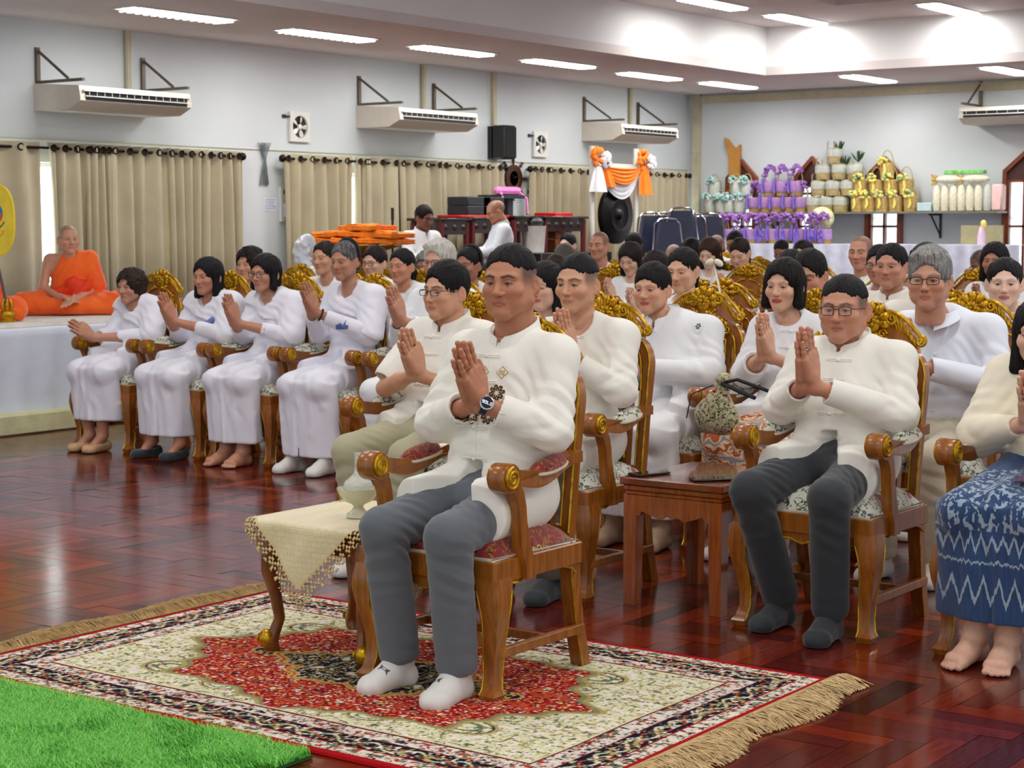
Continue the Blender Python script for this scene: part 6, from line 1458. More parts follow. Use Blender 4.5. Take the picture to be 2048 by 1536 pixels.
# ================= FOREGROUND =================
# ---- rug: fine woven grid, colour per knot ----
RX0, RX1, RY0, RY1 = -4.86, -2.46, 3.56, 5.10
def rug():
    h = .0036; nx, ny = int((RX1 - RX0) / h), int((RY1 - RY0) / h)
    x = np.linspace(-1, 1, nx + 1) * (RX1 - RX0) / 2; y = np.linspace(-1, 1, ny + 1) * (RY1 - RY0) / 2
    X, Y = np.meshgrid(x, y, indexing='ij'); A, B = np.abs(X), np.abs(Y); hx, hy = (RX1 - RX0) / 2, (RY1 - RY0) / 2
    d = np.minimum(hx - A, hy - B); along = np.where(hx - A < hy - B, B, A)
    N = lambda sx, sy, o=0: vnoise((A * sx + o).astype(np.float32), (B * sy + o).astype(np.float32), np.zeros_like(A, np.float32) + o)
    red, navy, cream, sand, rust, sage, white, gold, dk = [np.array(hexc(c)) for c in ('a8080f', '0e1029', 'dedab0', 'b5a164', 'b8492c', '66755a', 'e6ddd0', 'd9b25e', '1c1c2c')]
    C = np.zeros(X.shape + (3,)); C[:] = cream
    def put(m, c): C[m] = c
    r = np.random.RandomState(3); cell = lambda s, o: r.rand(64, 64)[(np.floor(A / s).astype(int) + o) % 64, (np.floor(B / s).astype(int) + o) % 64]
    # busy guard bands
    def busy(m, base):
        put(m, base); u = N(95, 95, 3.3); v = N(70, 70, 8.1); w = N(120, 120, 5.5)
        put(m & (u > .66), rust); put(m & (v > .68), sage); put(m & (w > .66), dk); put(m & (N(60, 60, 12.7) > .63), white); put(m & (np.abs(N(40, 40, 15.1) - .5) < .022), red * .7)
    # cream field with arabesques
    f = d > .255
    e1 = np.abs(N(15, 15, 1.1) - .5); put(f & (e1 < .012), sage * .8); put(f & (e1 > .03) & (e1 < .045), sand * 1.1)
    put(f & (np.abs(N(48, 48, 4.4) - .5) < .018), dk * .6 + sage * .5); put(f & (N(75, 75, 2.9) > .64), white * 1.08); put(f & (N(95, 95, 7.7) > .76), sage * .8); put(f & (N(90, 90, 27.7) > .76), sand)
    for cx, cy, ra, rb in ((.72, .0, .09, .06), (.60, .34, .10, .07), (.30, .42, .07, .04)):     # cartouches
        q = np.sqrt(((A - cx) / ra) ** 2 + ((B - cy) / rb) ** 2); put(f & (np.abs(q - 1) < .07), sand); put(f & (np.abs(q - .88) < .04), dk); put(f & (np.abs(q - .5) < .07), sage)
    # red medallion
    th = np.arctan2(B / .5, A / .72); q = np.sqrt((A / .735) ** 2 + (B / .47) ** 2) / (1 + .07 * np.cos(8 * th) - .035 * np.abs(np.sin(8 * th)) + .03 * np.cos(24 * th))
    put(f & (q < 1.06), sand); put(f & (q < 1.03), sage * .8 + sand * .3); m = f & (q < 1); put(m, red)
    sp = N(110, 190, 9.2); put(m & (sp > .73), gold * 1.1); put(m & (N(130, 170, 2.2) > .76), white * 1.1); put(m & (N(60, 60, 6.1) > .74), rust); put(m & (N(90, 90, 17.3) > .76), dk); put(m & (np.abs(N(24, 24, 3.7) - .5) < .016), rust * 1.2)
    for cx, cy in ((.47, .0),):
        q2 = np.sqrt(((A - cx) / .085) ** 2 + ((B - cy) / .045) ** 2); put(q2 < 1.0, sand); m = q2 < .85; put(m, navy); put(m & (N(150, 150, 1.9) > .58), gold)
    q = np.sqrt((A / .37) ** 2 + (B / .20) ** 2) / (1 + .10 * np.cos(6 * th) + .05 * np.cos(18 * th)); put(q < 1.09, gold); put(q < 1.05, rust); put(q < 1.02, gold * .9); m = q < .97; put(m, navy); put(m & (N(140, 190, 4.9) > .68), gold); put(m & (N(110, 110, 11.1) > .72), sage); put(m & (N(90, 90, 13.1) > .77), white)
    # borders
    put((d < .255) & (d > .246), cream); put((d < .246) & (d > .238), dk * .7 + red * .4)
    busy((d <= .238) & (d > .172), white * .9); put((d <= .176) & (d > .170), red * .7)
    m = (d <= .170) & (d > .085); put(m, navy); t = (d - .1275) / .0425; ph = along / .155 * 2 * PI; wv = .55 * np.sin(ph)
    put(m & (np.abs(t - wv) < .13), cream * .9); put(m & (np.abs(t + wv * .9) < .09), rust); rr = np.sqrt((((along + .0387) % .0775) - .0387) ** 2 / .026 ** 2 + (t / .62) ** 2); put(m & (np.abs(rr - .8) < .09), sage); put(m & (rr < .30), rust * .9 + cream * .2); put(m & (N(70, 70, 19.3) > .72), sand); put(m & (N(95, 95, 14.3) > .74), white)
    put((d <= .088) & (d > .082), red * .7); busy((d <= .082) & (d > .028), white * .8 + sand * .2); put((d <= .030) & (d > .026), sage)
    put(d <= .030, red); 
    C *= (.86 + .28 * r.rand(*X.shape))[..., None]
    Z = .008 + .0012 * np.random.RandomState(1).rand(*X.shape) + .004 * (vnoise((X * 3).astype(np.float32), (Y * 3).astype(np.float32), np.zeros_like(X, np.float32)) - .5)
    Z[0] = Z[-1] = .001; Z[:, 0] = Z[:, -1] = .001
    V = np.stack([X + (RX0 + RX1) / 2, Y + (RY0 + RY1) / 2, Z], -1).reshape(-1, 3)
    I = np.arange((nx + 1) * (ny + 1)).reshape(nx + 1, ny + 1); F = np.stack([I[:-1, :-1], I[1:, :-1], I[1:, 1:], I[:-1, 1:]], -1).reshape(-1, 4)
    m_rug = attr_mat('woven_wool', .95, sheen=0, bump=.5, bscale=900, spec=.15)
    root = thing('persian_rug', 'patterned red and cream rug with tan fringe under the front armchair', 'rug', (0, 0, 0))
    obj('rug_pile', np_mesh('rug_pile', V, F, m_rug, np.clip(C.reshape(-1, 3), 0, 1), smooth=False), root)
    rs = np.random.RandomState(8); m_fr = M('tan_fringe', (.80, .68, .48), .8, var=.15, scale=40)
    for sx, xe in ((-1, RX0), (1, RX1)):
        b = MB(); n = 1500
        for k in range(n):
            yy = RY0 + (RY1 - RY0) * rs.rand(); L = .10 + .05 * rs.rand() + .025 * math.sin(yy * 11); z = .012 + .02 * rs.rand(); sw = rs.normal(0, .018) + .03 * math.sin(yy * 23)
            b.tube([(xe - sx * .01, yy, .010), (xe + sx * L * .35, yy + sw * .3 + rs.normal(0, .004), z), (xe + sx * L * .7, yy + sw * .8 + rs.normal(0, .008), z * .8), (xe + sx * L, yy + sw + rs.normal(0, .012), .004)], [.0016, .0018, .0018, .0012], 3, cap=False)
        o = obj('fringe', b.mesh('fringe', m_fr, fix=False), root); o['kind'] = 'stuff'
rug()
# ---- artificial grass mat ----
def grass():
    rs = np.random.RandomState(11); x0, x1, y0, y1 = -4.95, -3.22, 2.45, 3.525
    o = obj('grass_backing', MB().box(x0, x1, y0, y1, .001, .010).mesh('grass_backing', M('grass_backing_green', (.10, .32, .08), .9), False)); root = thing('artificial_grass_mat', 'bright green artificial grass mat in the near left corner', 'grass mat'); o.parent = root
    n = 150000; X = x0 + (x1 - x0) * rs.rand(n); Y = y0 + (y1 - y0) * rs.rand(n)
    cl = vnoise((X * 9).astype(np.float32), (Y * 9).astype(np.float32), np.zeros(n, np.float32)); a = rs.rand(n) * 2 * PI * .6 + cl * 3; L = .016 + .016 * rs.rand(n); H = .016 + .014 * rs.rand(n); w = .0011
    dx, dy = np.cos(a), np.sin(a); P = np.zeros((n, 6, 3), np.float32)
    for i, (t, ww) in enumerate(((0, 1), (.55, .9), (1, .15))):
        zz = .009 + H * (t if t < 1 else 1.0) * (1 if t < 1 else .92); r = L * t * t
        P[:, 2 * i, 0] = X + dx * r - dy * w * ww; P[:, 2 * i, 1] = Y + dy * r + dx * w * ww; P[:, 2 * i, 2] = zz
        P[:, 2 * i + 1, 0] = X + dx * r + dy * w * ww; P[:, 2 * i + 1, 1] = Y + dy * r - dx * w * ww; P[:, 2 * i + 1, 2] = zz
    base = (np.arange(n) * 6)[:, None]; F = np.concatenate([base + [0, 1, 3, 2], base + [2, 3, 5, 4]], 0)
    pal = np.array([hexc(c) for c in ('5cb83c', '74cf4c', '94e068', '4aa032', 'b4ec8c')]); C = np.repeat(pal[rs.choice(5, n, p=[.3, .3, .2, .12, .08])] * (.8 + .4 * rs.rand(n))[:, None], 6, 0)
    g = obj('grass_blades', np_mesh('grass_blades', P.reshape(-1, 3), F, attr_mat('grass_fibre', .5, spec=.3), np.clip(C, 0, 1)), root); g['kind'] = 'stuff'
grass()
# ---- side table with lace cloth and glass vessel ----
TX0, TX1, TY0, TY1, TZ = -4.18, -3.71, 4.30, 4.80, .462
t = thing('side_table', 'small gilt-legged side table under a lace cloth beside the front armchair', 'table', ((TX0 + TX1) / 2, (TY0 + TY1) / 2, 0))
obj('tabletop', MB().box(-.225, .225, -.24, .24, TZ - .035, TZ - .008, .006).box(-.2, .2, -.215, .215, TZ - .1, TZ - .034).mesh('tabletop', m_chair, ang=30), t)
m_brown = M('gilt_brown', (.50, .27, .08), .3, var=.25, metal=.2, coat=.3)
for sx in (-1, 1):
    for sy in (-1, 1):
        pr = [(TZ - .04, .185, .19, .03), (.36, .20, .205, .034), (.28, .205, .21, .028), (.2, .192, .197, .021), (.12, .182, .187, .019), (.07, .195, .20, .021), (.04, .205, .21, .028), (.02, .20, .205, .026), (0, .19, .195, .016)]
        b = MB(); b.tube([(sx * x, sy * y, z) for z, x, y, r in pr], [r for z, x, y, r in pr], 10); l = obj('leg', b.mesh('leg', m_brown), t)
        b = MB(); b.ball((sx * .212, sy * .217, .052), (.03, .03, .032), 12)
        for s2 in (-1, 1): b.tube([(sx * .212 + s2 * .024, sy * .217 - .012 + p[0], .052 + p[2]) for p in spiral(0, 0, .015, 1.5, 0, 1)], .004, 5)
        for s2 in (-1, 1): b.tube([(sx * (x + r * .8), sy * (y + s2 * 0) - s2 * r * .0, z) for z, x, y, r in pr[1:6]], .005, 5)
        obj('gilt_foot', b.mesh('gilt_foot', m_gold), l)
# cloth: square rotated by 45 degrees, draped over the table edge
def table_cloth():
    S2 = .37; n = 170; hx, hy = (TX1 - TX0) / 2 + .004, (TY1 - TY0) / 2 + .004; V = np.zeros((n + 1, n + 1, 3)); M_ = np.zeros((n + 1, n + 1)); 
    for i in range(n + 1):
        for j in range(n + 1):
            a, c = (i / n * 2 - 1) * S2, (j / n * 2 - 1) * S2; u, v = (a - c) * .7071, (a + c) * .7071 - .04
            ex, ey = max(0, abs(u) - hx), max(0, abs(v) - hy); x = max(-hx, min(hx, u)); y = max(-hy, min(hy, v)); z = TZ
            drop = math.hypot(ex, ey) if (ex and ey) else ex + ey
            if drop > 0:
                R0 = .02; q = min(drop, R0 * PI / 2); ox = R0 * math.sin(q / R0); z = TZ - R0 * (1 - math.cos(q / R0)) - max(0, drop - R0 * PI / 2)
                ox += .02 * min(1, drop / .25) + .008 * math.sin(drop * 14 + (u if ey else v) * 25) * min(1, drop / .1)
                if ex and ey: nxn, nyn = ex / drop, ey / drop; x += math.copysign(nxn * ox, u); y += math.copysign(nyn * ox, v)
                elif ex: x += math.copysign(ox, u)
                else: y += math.copysign(ox, v)
            V[i, j] = (x + (TX0 + TX1) / 2, y + (TY0 + TY1) / 2, z); M_[i, j] = S2 - max(abs(a), abs(c))
    # scalloped lace border with holes
    ii = np.arange(n + 1); A_ = (ii / n * 2 - 1) * S2; a, c = np.meshgrid(A_, A_, indexing='ij'); along = np.where(np.abs(a) > np.abs(c), c, a); d = M_
    keep = np.ones_like(d, bool); sc = .016 * np.abs(np.sin(along / .040 * PI)); keep &= d > .014 - sc * .85
    lace = d < .062; ho = (np.sin(along / .0205 * 2 * PI) * np.sin((d) / .0205 * 2 * PI) > .45) | (np.abs(np.sin(along / .031 * PI) * np.cos(d / .0165 * PI)) > .93); keep &= ~(lace & ho & (d > .008))
    F = []; I = ii[:, None] * (n + 1) + ii[None]
    Ff = np.stack([I[:-1, :-1], I[1:, :-1], I[1:, 1:], I[:-1, 1:]], -1); K = keep[:-1, :-1] & keep[1:, :-1] & keep[1:, 1:] & keep[:-1, 1:]; lc = (d[:-1, :-1] < .062)
    Vf = V.reshape(-1, 3).astype(np.float32)
    root = thing('table_cloth', 'cream brocade cloth with deep lace border over the side table', 'tablecloth')
    def sub(mask):
        f = Ff[mask]; u, inv = np.unique(f, return_inverse=True); return Vf[u], inv.reshape(-1, 4)
    m_cl = NT('cream_brocade'); co = m_cl.coord(); nn = m_cl.noise(m_cl.mapp(co, (60, 60, 90)), 1.6, 4, .7); bk = m_cl.n('ShaderNodeTexBrick', Scale=14.0); bk.inputs['Color1'].default_value = (*hexc('e0d2ab'), 1); bk.inputs['Color2'].default_value = (*hexc('d9caa0'), 1); bk.inputs['Mortar'].default_value = (*hexc('cdbb8d'), 1); bk.inputs['Mortar Size'].default_value = .012
    m_cl.l(m_cl.mapp(co, (1, 1, 1), rot=(1.57, 0, 0)), bk.inputs[0]); m_cl.base(m_cl.mix(m_cl.math('GREATER_THAN', nn, .6), bk.outputs[0], hexc('cdb98a'))); m_cl.set(Roughness=.5, Sheen_Weight=.3)
    v, f = sub(K & ~lc); o = obj('cloth', np_mesh('cloth', v, f, m_cl.m), root); mo = o.modifiers.new('s', 'SOLIDIFY'); mo.thickness = .002
    v, f = sub(K & lc); o = obj('lace_border', np_mesh('lace_border', v, f, M('gold_lace', (.86, .77, .55), .5, var=.12, scale=120)), root); mo = o.modifiers.new('s', 'SOLIDIFY'); mo.thickness = .0035; mo.offset = 0
table_cloth()
m_glass = NT('pressed_glass'); m_glass.base((.90, .93, .88)); m_glass.set(Roughness=.12, Transmission_Weight=.55, IOR=1.4); _c = m_glass.coord(); m_glass.bump(m_glass.noise(_c, 90, 3), .8, .006); m_glass = m_glass.m
m_glassy = NT('amber_pressed_glass'); m_glassy.base((.86, .86, .66)); m_glassy.set(Roughness=.15, Transmission_Weight=.4, IOR=1.4); m_glassy.bump(m_glassy.noise(m_glassy.coord(), 70, 3), .6, .006); m_glassy = m_glassy.m
vp = onz(717, 1035, TZ); t = thing('water_vessel', 'pressed glass pouring flask standing in a footed glass bowl on the lace cloth', 'glass vessel', (vp.x, max(vp.y, TY0 + .07), TZ + .003)); k = .88
obj('bowl', MB().lathe([(0, 0), (.046 * k, 0), (.044 * k, .010), (.026 * k, .022), (.018 * k, .034), (.024 * k, .042), (.05 * k, .052), (.070 * k, .075), (.080 * k, .096), (.077 * k, .096), (.066 * k, .076), (.045 * k, .058), (.0, .052)], 40, rip=lambda a, j: .03 * math.sin(18 * a) if j in (8, 9) else 0).mesh('bowl', m_glassy), t)
obj('flask', MB().lathe([(0, .056), (.03 * k, .058), (.052 * k, .078), (.058 * k, .100), (.05 * k, .118), (.028 * k, .134), (.016 * k, .146), (.013 * k, .16), (.013 * k, .20), (.018 * k, .212), (.015 * k, .212), (.010 * k, .20), (0, .19)], 32).mesh('flask', m_glass), t)
# ---- plain wooden table between the two men ----
m_tbl = NT('orange_wood'); co = m_tbl.coord(); g = m_tbl.noise(m_tbl.mapp(co, (40, 40, 4)), 1.5, 5, .6); m_tbl.base(m_tbl.ramp(g, [(.3, hexc('7a3610')), (.7, hexc('a5551e'))])); m_tbl.set(Roughness=.2, Coat_Weight=.5, Coat_Roughness=.08); m_tbl = m_tbl.m
m_top = NT('brown_table_top'); co = m_top.coord(); g = m_top.noise(m_top.mapp(co, (6, 60, 6)), 1.5, 5, .6); m_top.base(m_top.ramp(g, [(.3, hexc('5c2812')), (.7, hexc('8a4220'))])); m_top.set(Roughness=.15, Coat_Weight=.6, Coat_Roughness=.05); m_top = m_top.m
bx0, bx1, by0, by1, bz = -3.62, -3.20, 5.70, 6.22, .485
t = thing('wooden_table', 'square glossy wooden side table with two phones on it', 'table', ((bx0 + bx1) / 2, (by0 + by1) / 2, 0)); hx, hy = (bx1 - bx0) / 2, (by1 - by0) / 2
b = MB(); b.box(-hx - .012, hx + .012, -hy - .012, hy + .012, bz - .028, bz, .004); b.cur = 1; b.box(-hx - .002, hx + .002, -hy - .002, hy + .002, bz - .05, bz - .0285, .004); b.box(-hx + .004, hx - .004, -hy + .004, hy - .004, bz - .066, bz - .0505, .003); obj('tabletop', b.mesh('tabletop', [m_top, m_tbl], ang=30), t)
def apr(L): 
    top = [(-L, bz - .066), (L, bz - .066)]; bot = [(L, .33), (L * .78, .345), (L * .72, .36), (L * .3, .335), (L * .12, .35), (0, .34), (-L * .12, .35), (-L * .3, .335), (-L * .72, .36), (-L * .78, .345), (-L, .33)]; return top + bot
b = MB()
for s in (-1, 1): b.extr([apr(hx - .03)], lambda u, v, q, s=s: (u, s * (hy - .012) + q, v), -.011, .011); b.extr([apr(hy - .03)], lambda u, v, q, s=s: (s * (hx - .012) + q, u, v), -.011, .011)
obj('apron', b.mesh('apron', m_tbl, ang=30), t)
for sx in (-1, 1):
    for sy in (-1, 1): b = MB(); P = [[(sx * (hx - r) + dx * r, sy * (hy - r) + dy * r, z) for dx, dy in ((-1, -1), (1, -1), (1, 1), (-1, 1))] for z, r in ((bz - .066, .028), (.25, .027), (.0, .024))]; b.grid(P, closed=True); b.add(P[-1], [(0, 1, 2, 3)]); b.add(P[0], [(3, 2, 1, 0)]); obj('leg', b.mesh('leg', m_tbl, False), t)
m_scr = M('phone_glass', (.02, .022, .03), .06, coat=.5); 
def phone(x, y, z, rot, lab, col=None, L=.155, W=.074, tilt=(0, 0)):
    t = thing('smartphone', lab, 'phone', (x, y, z), rot); t.rotation_euler = (tilt[0], tilt[1], rot)
    obj('phone_body', MB().box(-L / 2, L / 2, -W / 2, W / 2, 0, .008, .003).mesh('phone_body', col or m_black), t); return t
p = onz(1318, 940, bz); a = phone(-3.57, 5.80, bz + .001, 1.25, 'black phone at the left edge of the wooden table'); obj('screen', MB().box(-.072, .072, -.033, .033, .008, .0086).mesh('screen', m_scr, False), a)
p = onz(1440, 956, bz + .004); a = phone(-3.30, 5.80, bz + .001, .85, 'black phone at the right front corner of the wooden table'); obj('screen', MB().box(-.072, .072, -.033, .033, .008, .0086).mesh('screen', m_scr, False), a)
# ================= WHO SITS WHERE =================
def seat(px, top, cx, cy, hy=.0, **k):
    """head found from the crown seen in the photo; body on the chair at (cx, cy)"""
    Yh = cy + .055 + .04 * 1.2 + hy; p = ony(px, top, Yh); hx = p.x - cx; k.setdefault('q', 2)
    side = max(-.06, min(.06, hx * .7)); k.update(x=cx, y=cy, T=p.z - (.012 if k.get('hair') in ('buzz', 'none') else .018), side=side, hx=hx - side * 1.25, hy=hy)
    return person(k)
W, Mn = dict(fem=1, fat=.1, hs=.93, sw=.86, g=.86, cuff=.042, brow=.6, handscale=.92), dict(hs=.97)
def Wm(**k): d = dict(W); d.update(k); return d
def Mm(**k): d = dict(Mn); d.update(k); return d
C_ = chair
# ---- the man in front ----
C_('red', -3.42, 4.53, 'carved gilt armchair with red brocade cushions on the rug', group=None)
FM = person(dict(q=0, x=-3.385, y=4.53, T=1.36, g=1.10, sw=1.0, fat=.85, wide=1.06, hs=.95, skin=SK1, haircol=BLACK, hair='buzz', stub=.85, shirt=m_ivory, buttons='frog', legmat=m_greytr, nose=1.15, bag=1, brow=1.3, hyaw=.10, hl=.073, side=.015,
  label='person in ivory jacket and grey trousers praying on the red cushioned front armchair', hx=.015, hy=.02, elz=.79, elx=.235, hp=(.045, -.12, .90), kx=.125, ky=-.36, adx=-.01, ay=-.30, seed=1., ady=.02, slv=.70, cuff=.052))
def watch(c, s, band, face, digits=None, sq=False, off=.008):
    i = 0 if s < 0 else 1; w, e = Vector(c['_wr'][i]), Vector(c['_el'][i]); d = (e - w).normalized(); p = w + d * off
    t = obj('wristwatch', None, c['_root']); x = Vector((.55, -.75, .35)); x = (x - d * x.dot(d)).normalized(); y = d.cross(x)
    M4 = Matrix(((y.x, d.x, x.x, p.x), (y.y, d.y, x.y, p.y), (y.z, d.z, x.z, p.z), (0, 0, 0, 1)))
    t.matrix_local = M4
    ring = [(.031 * math.cos(a), 0, .029 * math.sin(a)) for a in [2 * PI * k / 28 for k in range(28)]]
    P = [[(q[0] * 1.0, y_, q[2]) for q in ring] for y_ in (-.011, .011)]; P = [P[0], [(q[0] * 1.07, q[1], q[2] * 1.07) for q in P[0]], [(q[0] * 1.07, q[1], q[2] * 1.07) for q in P[1]], P[1], P[0]]
    obj('strap', MB().grid(P, closed=True).mesh('strap', band), t)
    b = MB()
    if sq: b.box(-.020, .020, -.0185, .0185, .026, .038, .006)
    else: b.lathe([(0, .026), (.021, .026), (.023, .030), (.0225, .037), (.020, .038), (0, .038)], 28)
    obj('case', b.mesh('case', face[0]), t); b = MB()
    if sq: b.box(-.0165, .0165, -.015, .015, .0375, .0388, .002)
    else: b.lathe([(0, .0378), (.0185, .0378), (.0180, .0388), (0, .0388)], 28)
    obj('dial', b.mesh('dial', face[1]), t)
    if digits:
        SEG = {'0': 'abcdef', '1': 'bc', '9': 'abcdfg', '7': 'abc', '5': 'acdfg', '6': 'acdefg', 'o': 'cdeg', 'L': 'def'}; b = MB()
        for k, ch in enumerate(digits):
            x0 = -.0125 + k * .0085 - .001 * 0; W_, H_ = .0026, .0042
            for sg in SEG[ch]:
                bx_ = {'a': (-W_, W_, H_ - .0006, H_ + .0006), 'd': (-W_, W_, -H_ - .0006, -H_ + .0006), 'g': (-W_, W_, -.0006, .0006), 'b': (W_ - .0006, W_ + .0006, 0, H_), 'c': (W_ - .0006, W_ + .0006, -H_, 0), 'f': (-W_ - .0006, -W_ + .0006, 0, H_), 'e': (-W_ - .0006, -W_ + .0006, -H_, 0)}[sg]
                b.box(-bx_[3], -bx_[2], x0 + bx_[0], x0 + bx_[1], .0388, .0392)
        obj('digits', b.mesh('digits', M('lit_digits', (.9, .92, 1), .4, emit=((.85, .9, 1), 1.2)), False), t)
watch(FM, 1, M('navy_strap', (.12, .15, .24), .5), (m_silver, M('watch_dial', (.05, .03, .09), .15)), '0106'[::-1] if 0 else '90L0')
def ring_on(c, s, fi, mat, stone=None, up=.115):
    R, t = c['_hR'][s]; ys = [.033, .012, -.011, -.031]; p = Vector(R @ np.array([s * .0115, ys[fi] * 1.08, up - (.0 if fi in (1, 2) else .01)])) + Vector(t); ax = Vector(R @ np.array([0, 0, 1.])); x = Vector(R @ np.array([s * 1., 0, 0])); y = ax.cross(x)
    b = MB(); b.tube([p + (x * math.cos(a) + y * math.sin(a)) * .0112 for a in [2 * PI * k / 20 for k in range(20)]], .0016, 6, closed=True)
    q = p + x * .0125; M3 = Matrix((x, y, ax)).transposed().to_4x4(); M3.translation = q; b.X = M3; b.box(-.002, .0025, -.006, .006, -.0065, .0065, .001); b.X = None
    r = obj('ring', b.mesh('ring', mat), c['_root'])
    if stone: b = MB(); b.X = M3; b.box(.0025, .0032, -.0035, .0035, -.004, .004); b.X = None; obj('stone', b.mesh('stone', stone, False), r)
ring_on(FM, 1, 2, m_goldm, M('olive_stone', (.45, .42, .25), .1)); 
# embroidery, pocket on the jacket
def onshirt(c, shapes, mat, name, lift=.0012):
    b = MB(); h = c['_hit']
    for L in shapes:
        P = []
        for x, z in L:
            r = h(x, z)
            if r[0] is None: P = None; break
            P.append(r[0] + r[1] * (lift if r[1].y < 0 else -lift))
        if P: b.add(P, [tuple(range(len(P)))])
    if b.v: return obj(name, b.mesh(name, mat, smooth=False), c['_shirt'])
m_bro = M('brown_thread', (.23, .12, .05), .6); m_gth = M('gold_thread', (.75, .62, .25), .4)
def petal(cx, cz, a, r0, r1, w): 
    u = (math.cos(a), math.sin(a)); v = (-u[1], u[0]); pts = [(r0, 0), (r0 + (r1 - r0) * .45, w), (r1 * .95, w * .8), (r1, 0), (r1 * .95, -w * .8), (r0 + (r1 - r0) * .45, -w)]
    return [(cx + p * u[0] + q * v[0], cz + p * u[1] + q * v[1]) for p, q in pts]
for cx, cz, rr in ((.055, .905, .026), (-.012, .835, .027), (.045, .835, .026)):
    onshirt(FM, [petal(cx, cz, k * PI / 4 + .2, .006, rr, .0065) for k in range(8)], m_bro, 'embroidery'); onshirt(FM, [petal(cx, cz, k * PI / 4 + .2, .010, rr * .8, .0022) for k in range(8)], m_gth if cz > .8 else M('rust_thread', (.55, .25, .12), .6), 'embroidery', .0020)
dm = lambda cx, cz, r: [(cx - r, cz), (cx, cz - r), (cx + r, cz), (cx, cz + r)]
for cx in (.0, .065):
    onshirt(FM, [dm(cx, .968, .020)], m_gth, 'embroidery'); onshirt(FM, [dm(cx, .968, .0165)], m_ivory, 'embroidery', .0018); onshirt(FM, [rect(cx - .008, .961, cx - .005, .971), rect(cx - .008, .971, cx - .001, .974), rect(cx - .001, .960, cx + .002, .974), rect(cx + .005, .960, cx + .008, .975), rect(cx + .001, .960, cx + .008, .963)], m_gth, 'embroidery', .0024)
b = MB(); pts = []
for k in range(17):
    r = FM['_hit'](.075 + .085 * k / 16, .865 - .012 * k / 16)
    if r[0]: pts.append(r[0] + Vector((0, -.0005, 0)))
if len(pts) > 3: b.tube(pts, .0012, 5)
pts = []
for k in range(21):
    r = FM['_hit'](.0, 1.0 - .32 * k / 20)
    if r[0]: pts.append(r[0])
if len(pts) > 3: b.tube([p + Vector((.012, 0.0005, 0)) for p in pts], .0012, 5)
if b.v: obj('pocket_seams', b.mesh('pocket_seams', M('seam_shade', (.80, .78, .74), .9)), FM['_shirt'])
# dark marks on the socks
for s in (-1, 1):
    fo = FM['_foot%d' % s]; me = fo.data; bv = BVHTree.FromPolygons([v.co.copy() for v in me.vertices], [tuple(p.vertices) for p in me.polygons]); ax, ay = float(FM['_an'][0 if s < 0 else 1][0]), float(FM['_an'][0 if s < 0 else 1][1])
    b = MB(); cxx, cyy = ax - s * .010, ay - .088
    for L in ([(-.017, -.011), (-.007, -.003), (-.007, .003), (-.017, .011), (-.014, .0)], [(.017, -.011), (.014, 0), (.017, .011), (.007, .003), (.007, -.003)], [(-.009, -.0045), (.009, -.0045), (.009, -.0022), (-.009, -.0022)], [(-.009, .0022), (.009, .0022), (.009, .0045), (-.009, .0045)]):
        P = []
        for x, y in L:
            r = bv.ray_cast(Vector((cxx + x, cyy + y, .3)), Vector((0, 0, -1)), 1)
            if r[0] is not None: P.append(r[0] + r[1] * .0012 * (1 if r[1].z > 0 else -1))
        if len(P) == len(L): b.add(P, [tuple(range(len(P)))])
    if b.v: obj('sock_mark', b.mesh('sock_mark', M('slate_print', (.25, .29, .34), .7), False, fix=False), fo)
# ---- second row ----
C_('tap', -4.70, 5.9, 'carved gilt armchair behind the lace covered table, under the khaki trousers')
c = seat(905, 518, -4.70, 5.9, **Mm(q=1, skin=SK2, haircol=BLACK, hair='short', stub=.5, fat=.3, g=1.05, shirt=m_ivory, neck='mandarin', buttons='frog', sleeve='short', legmat=m_khaki, glasses=m_blk, gsize=(.0235, .0125), hyaw=-.22, hp=(.06, -.18, .88), elx=.22, ely=-.03, elz=.77, kx=.15, hemy=-.16,
  label='person in black glasses, short sleeved white shirt and khaki trousers behind the lace table')); ring_on(c, 1, 1, m_goldm, M('red_stone', (.5, .05, .08), .1), .115)
C_('tap', -4.0, 5.9, 'carved gilt armchair directly behind the red cushioned one')
seat(1168, 503, -4.0, 5.9, **Mm(q=1, skin=SK2, haircol=BLACK, hair='buzz', stub=.75, fat=0, wide=.97, g=.92, shirt=m_ivory, neck='v', buttons='frog', legmat=M('brown_grey_trousers', (.33, .30, .27), .9), feet='darksock', hp=(.06, -.10, .95), hdir=(0, -.3, .95), bag=1,
  label='person in collarless ivory shirt praying directly behind the red cushioned armchair'))
C_('tap', -2.84, 5.9, 'carved gilt armchair right of the glossy wooden table')
c = seat(1700, 546, -2.84, 5.9, **Mm(q=1, skin=(.76, .54, .43), haircol=BLACK, hair='buzz', stub=.8, fat=.7, wide=1.03, g=1.10, sw=1.03, shirt=m_ivory, buttons='frog', neck='mandarin', legmat=m_dark, feet='darksock', glasses=m_tort, gsize=(.0225, .0165), brow2=1, hp=(-.01, -.20, .95), hdir=(0, -.25, .97), kx=.15, ky=-.37, ay=-.29, lift1=0, ady=.10, hyaw=.08, hemy=-.24,
  label='person in brown glasses, ivory jacket and charcoal trousers right of the wooden table')); ring_on(c, 1, 2, m_silver, M('green_stone', (.2, .35, .25), .1), .12)
C_('tap', -2.08, 5.9, 'carved gilt armchair cut by the right edge of the photo')
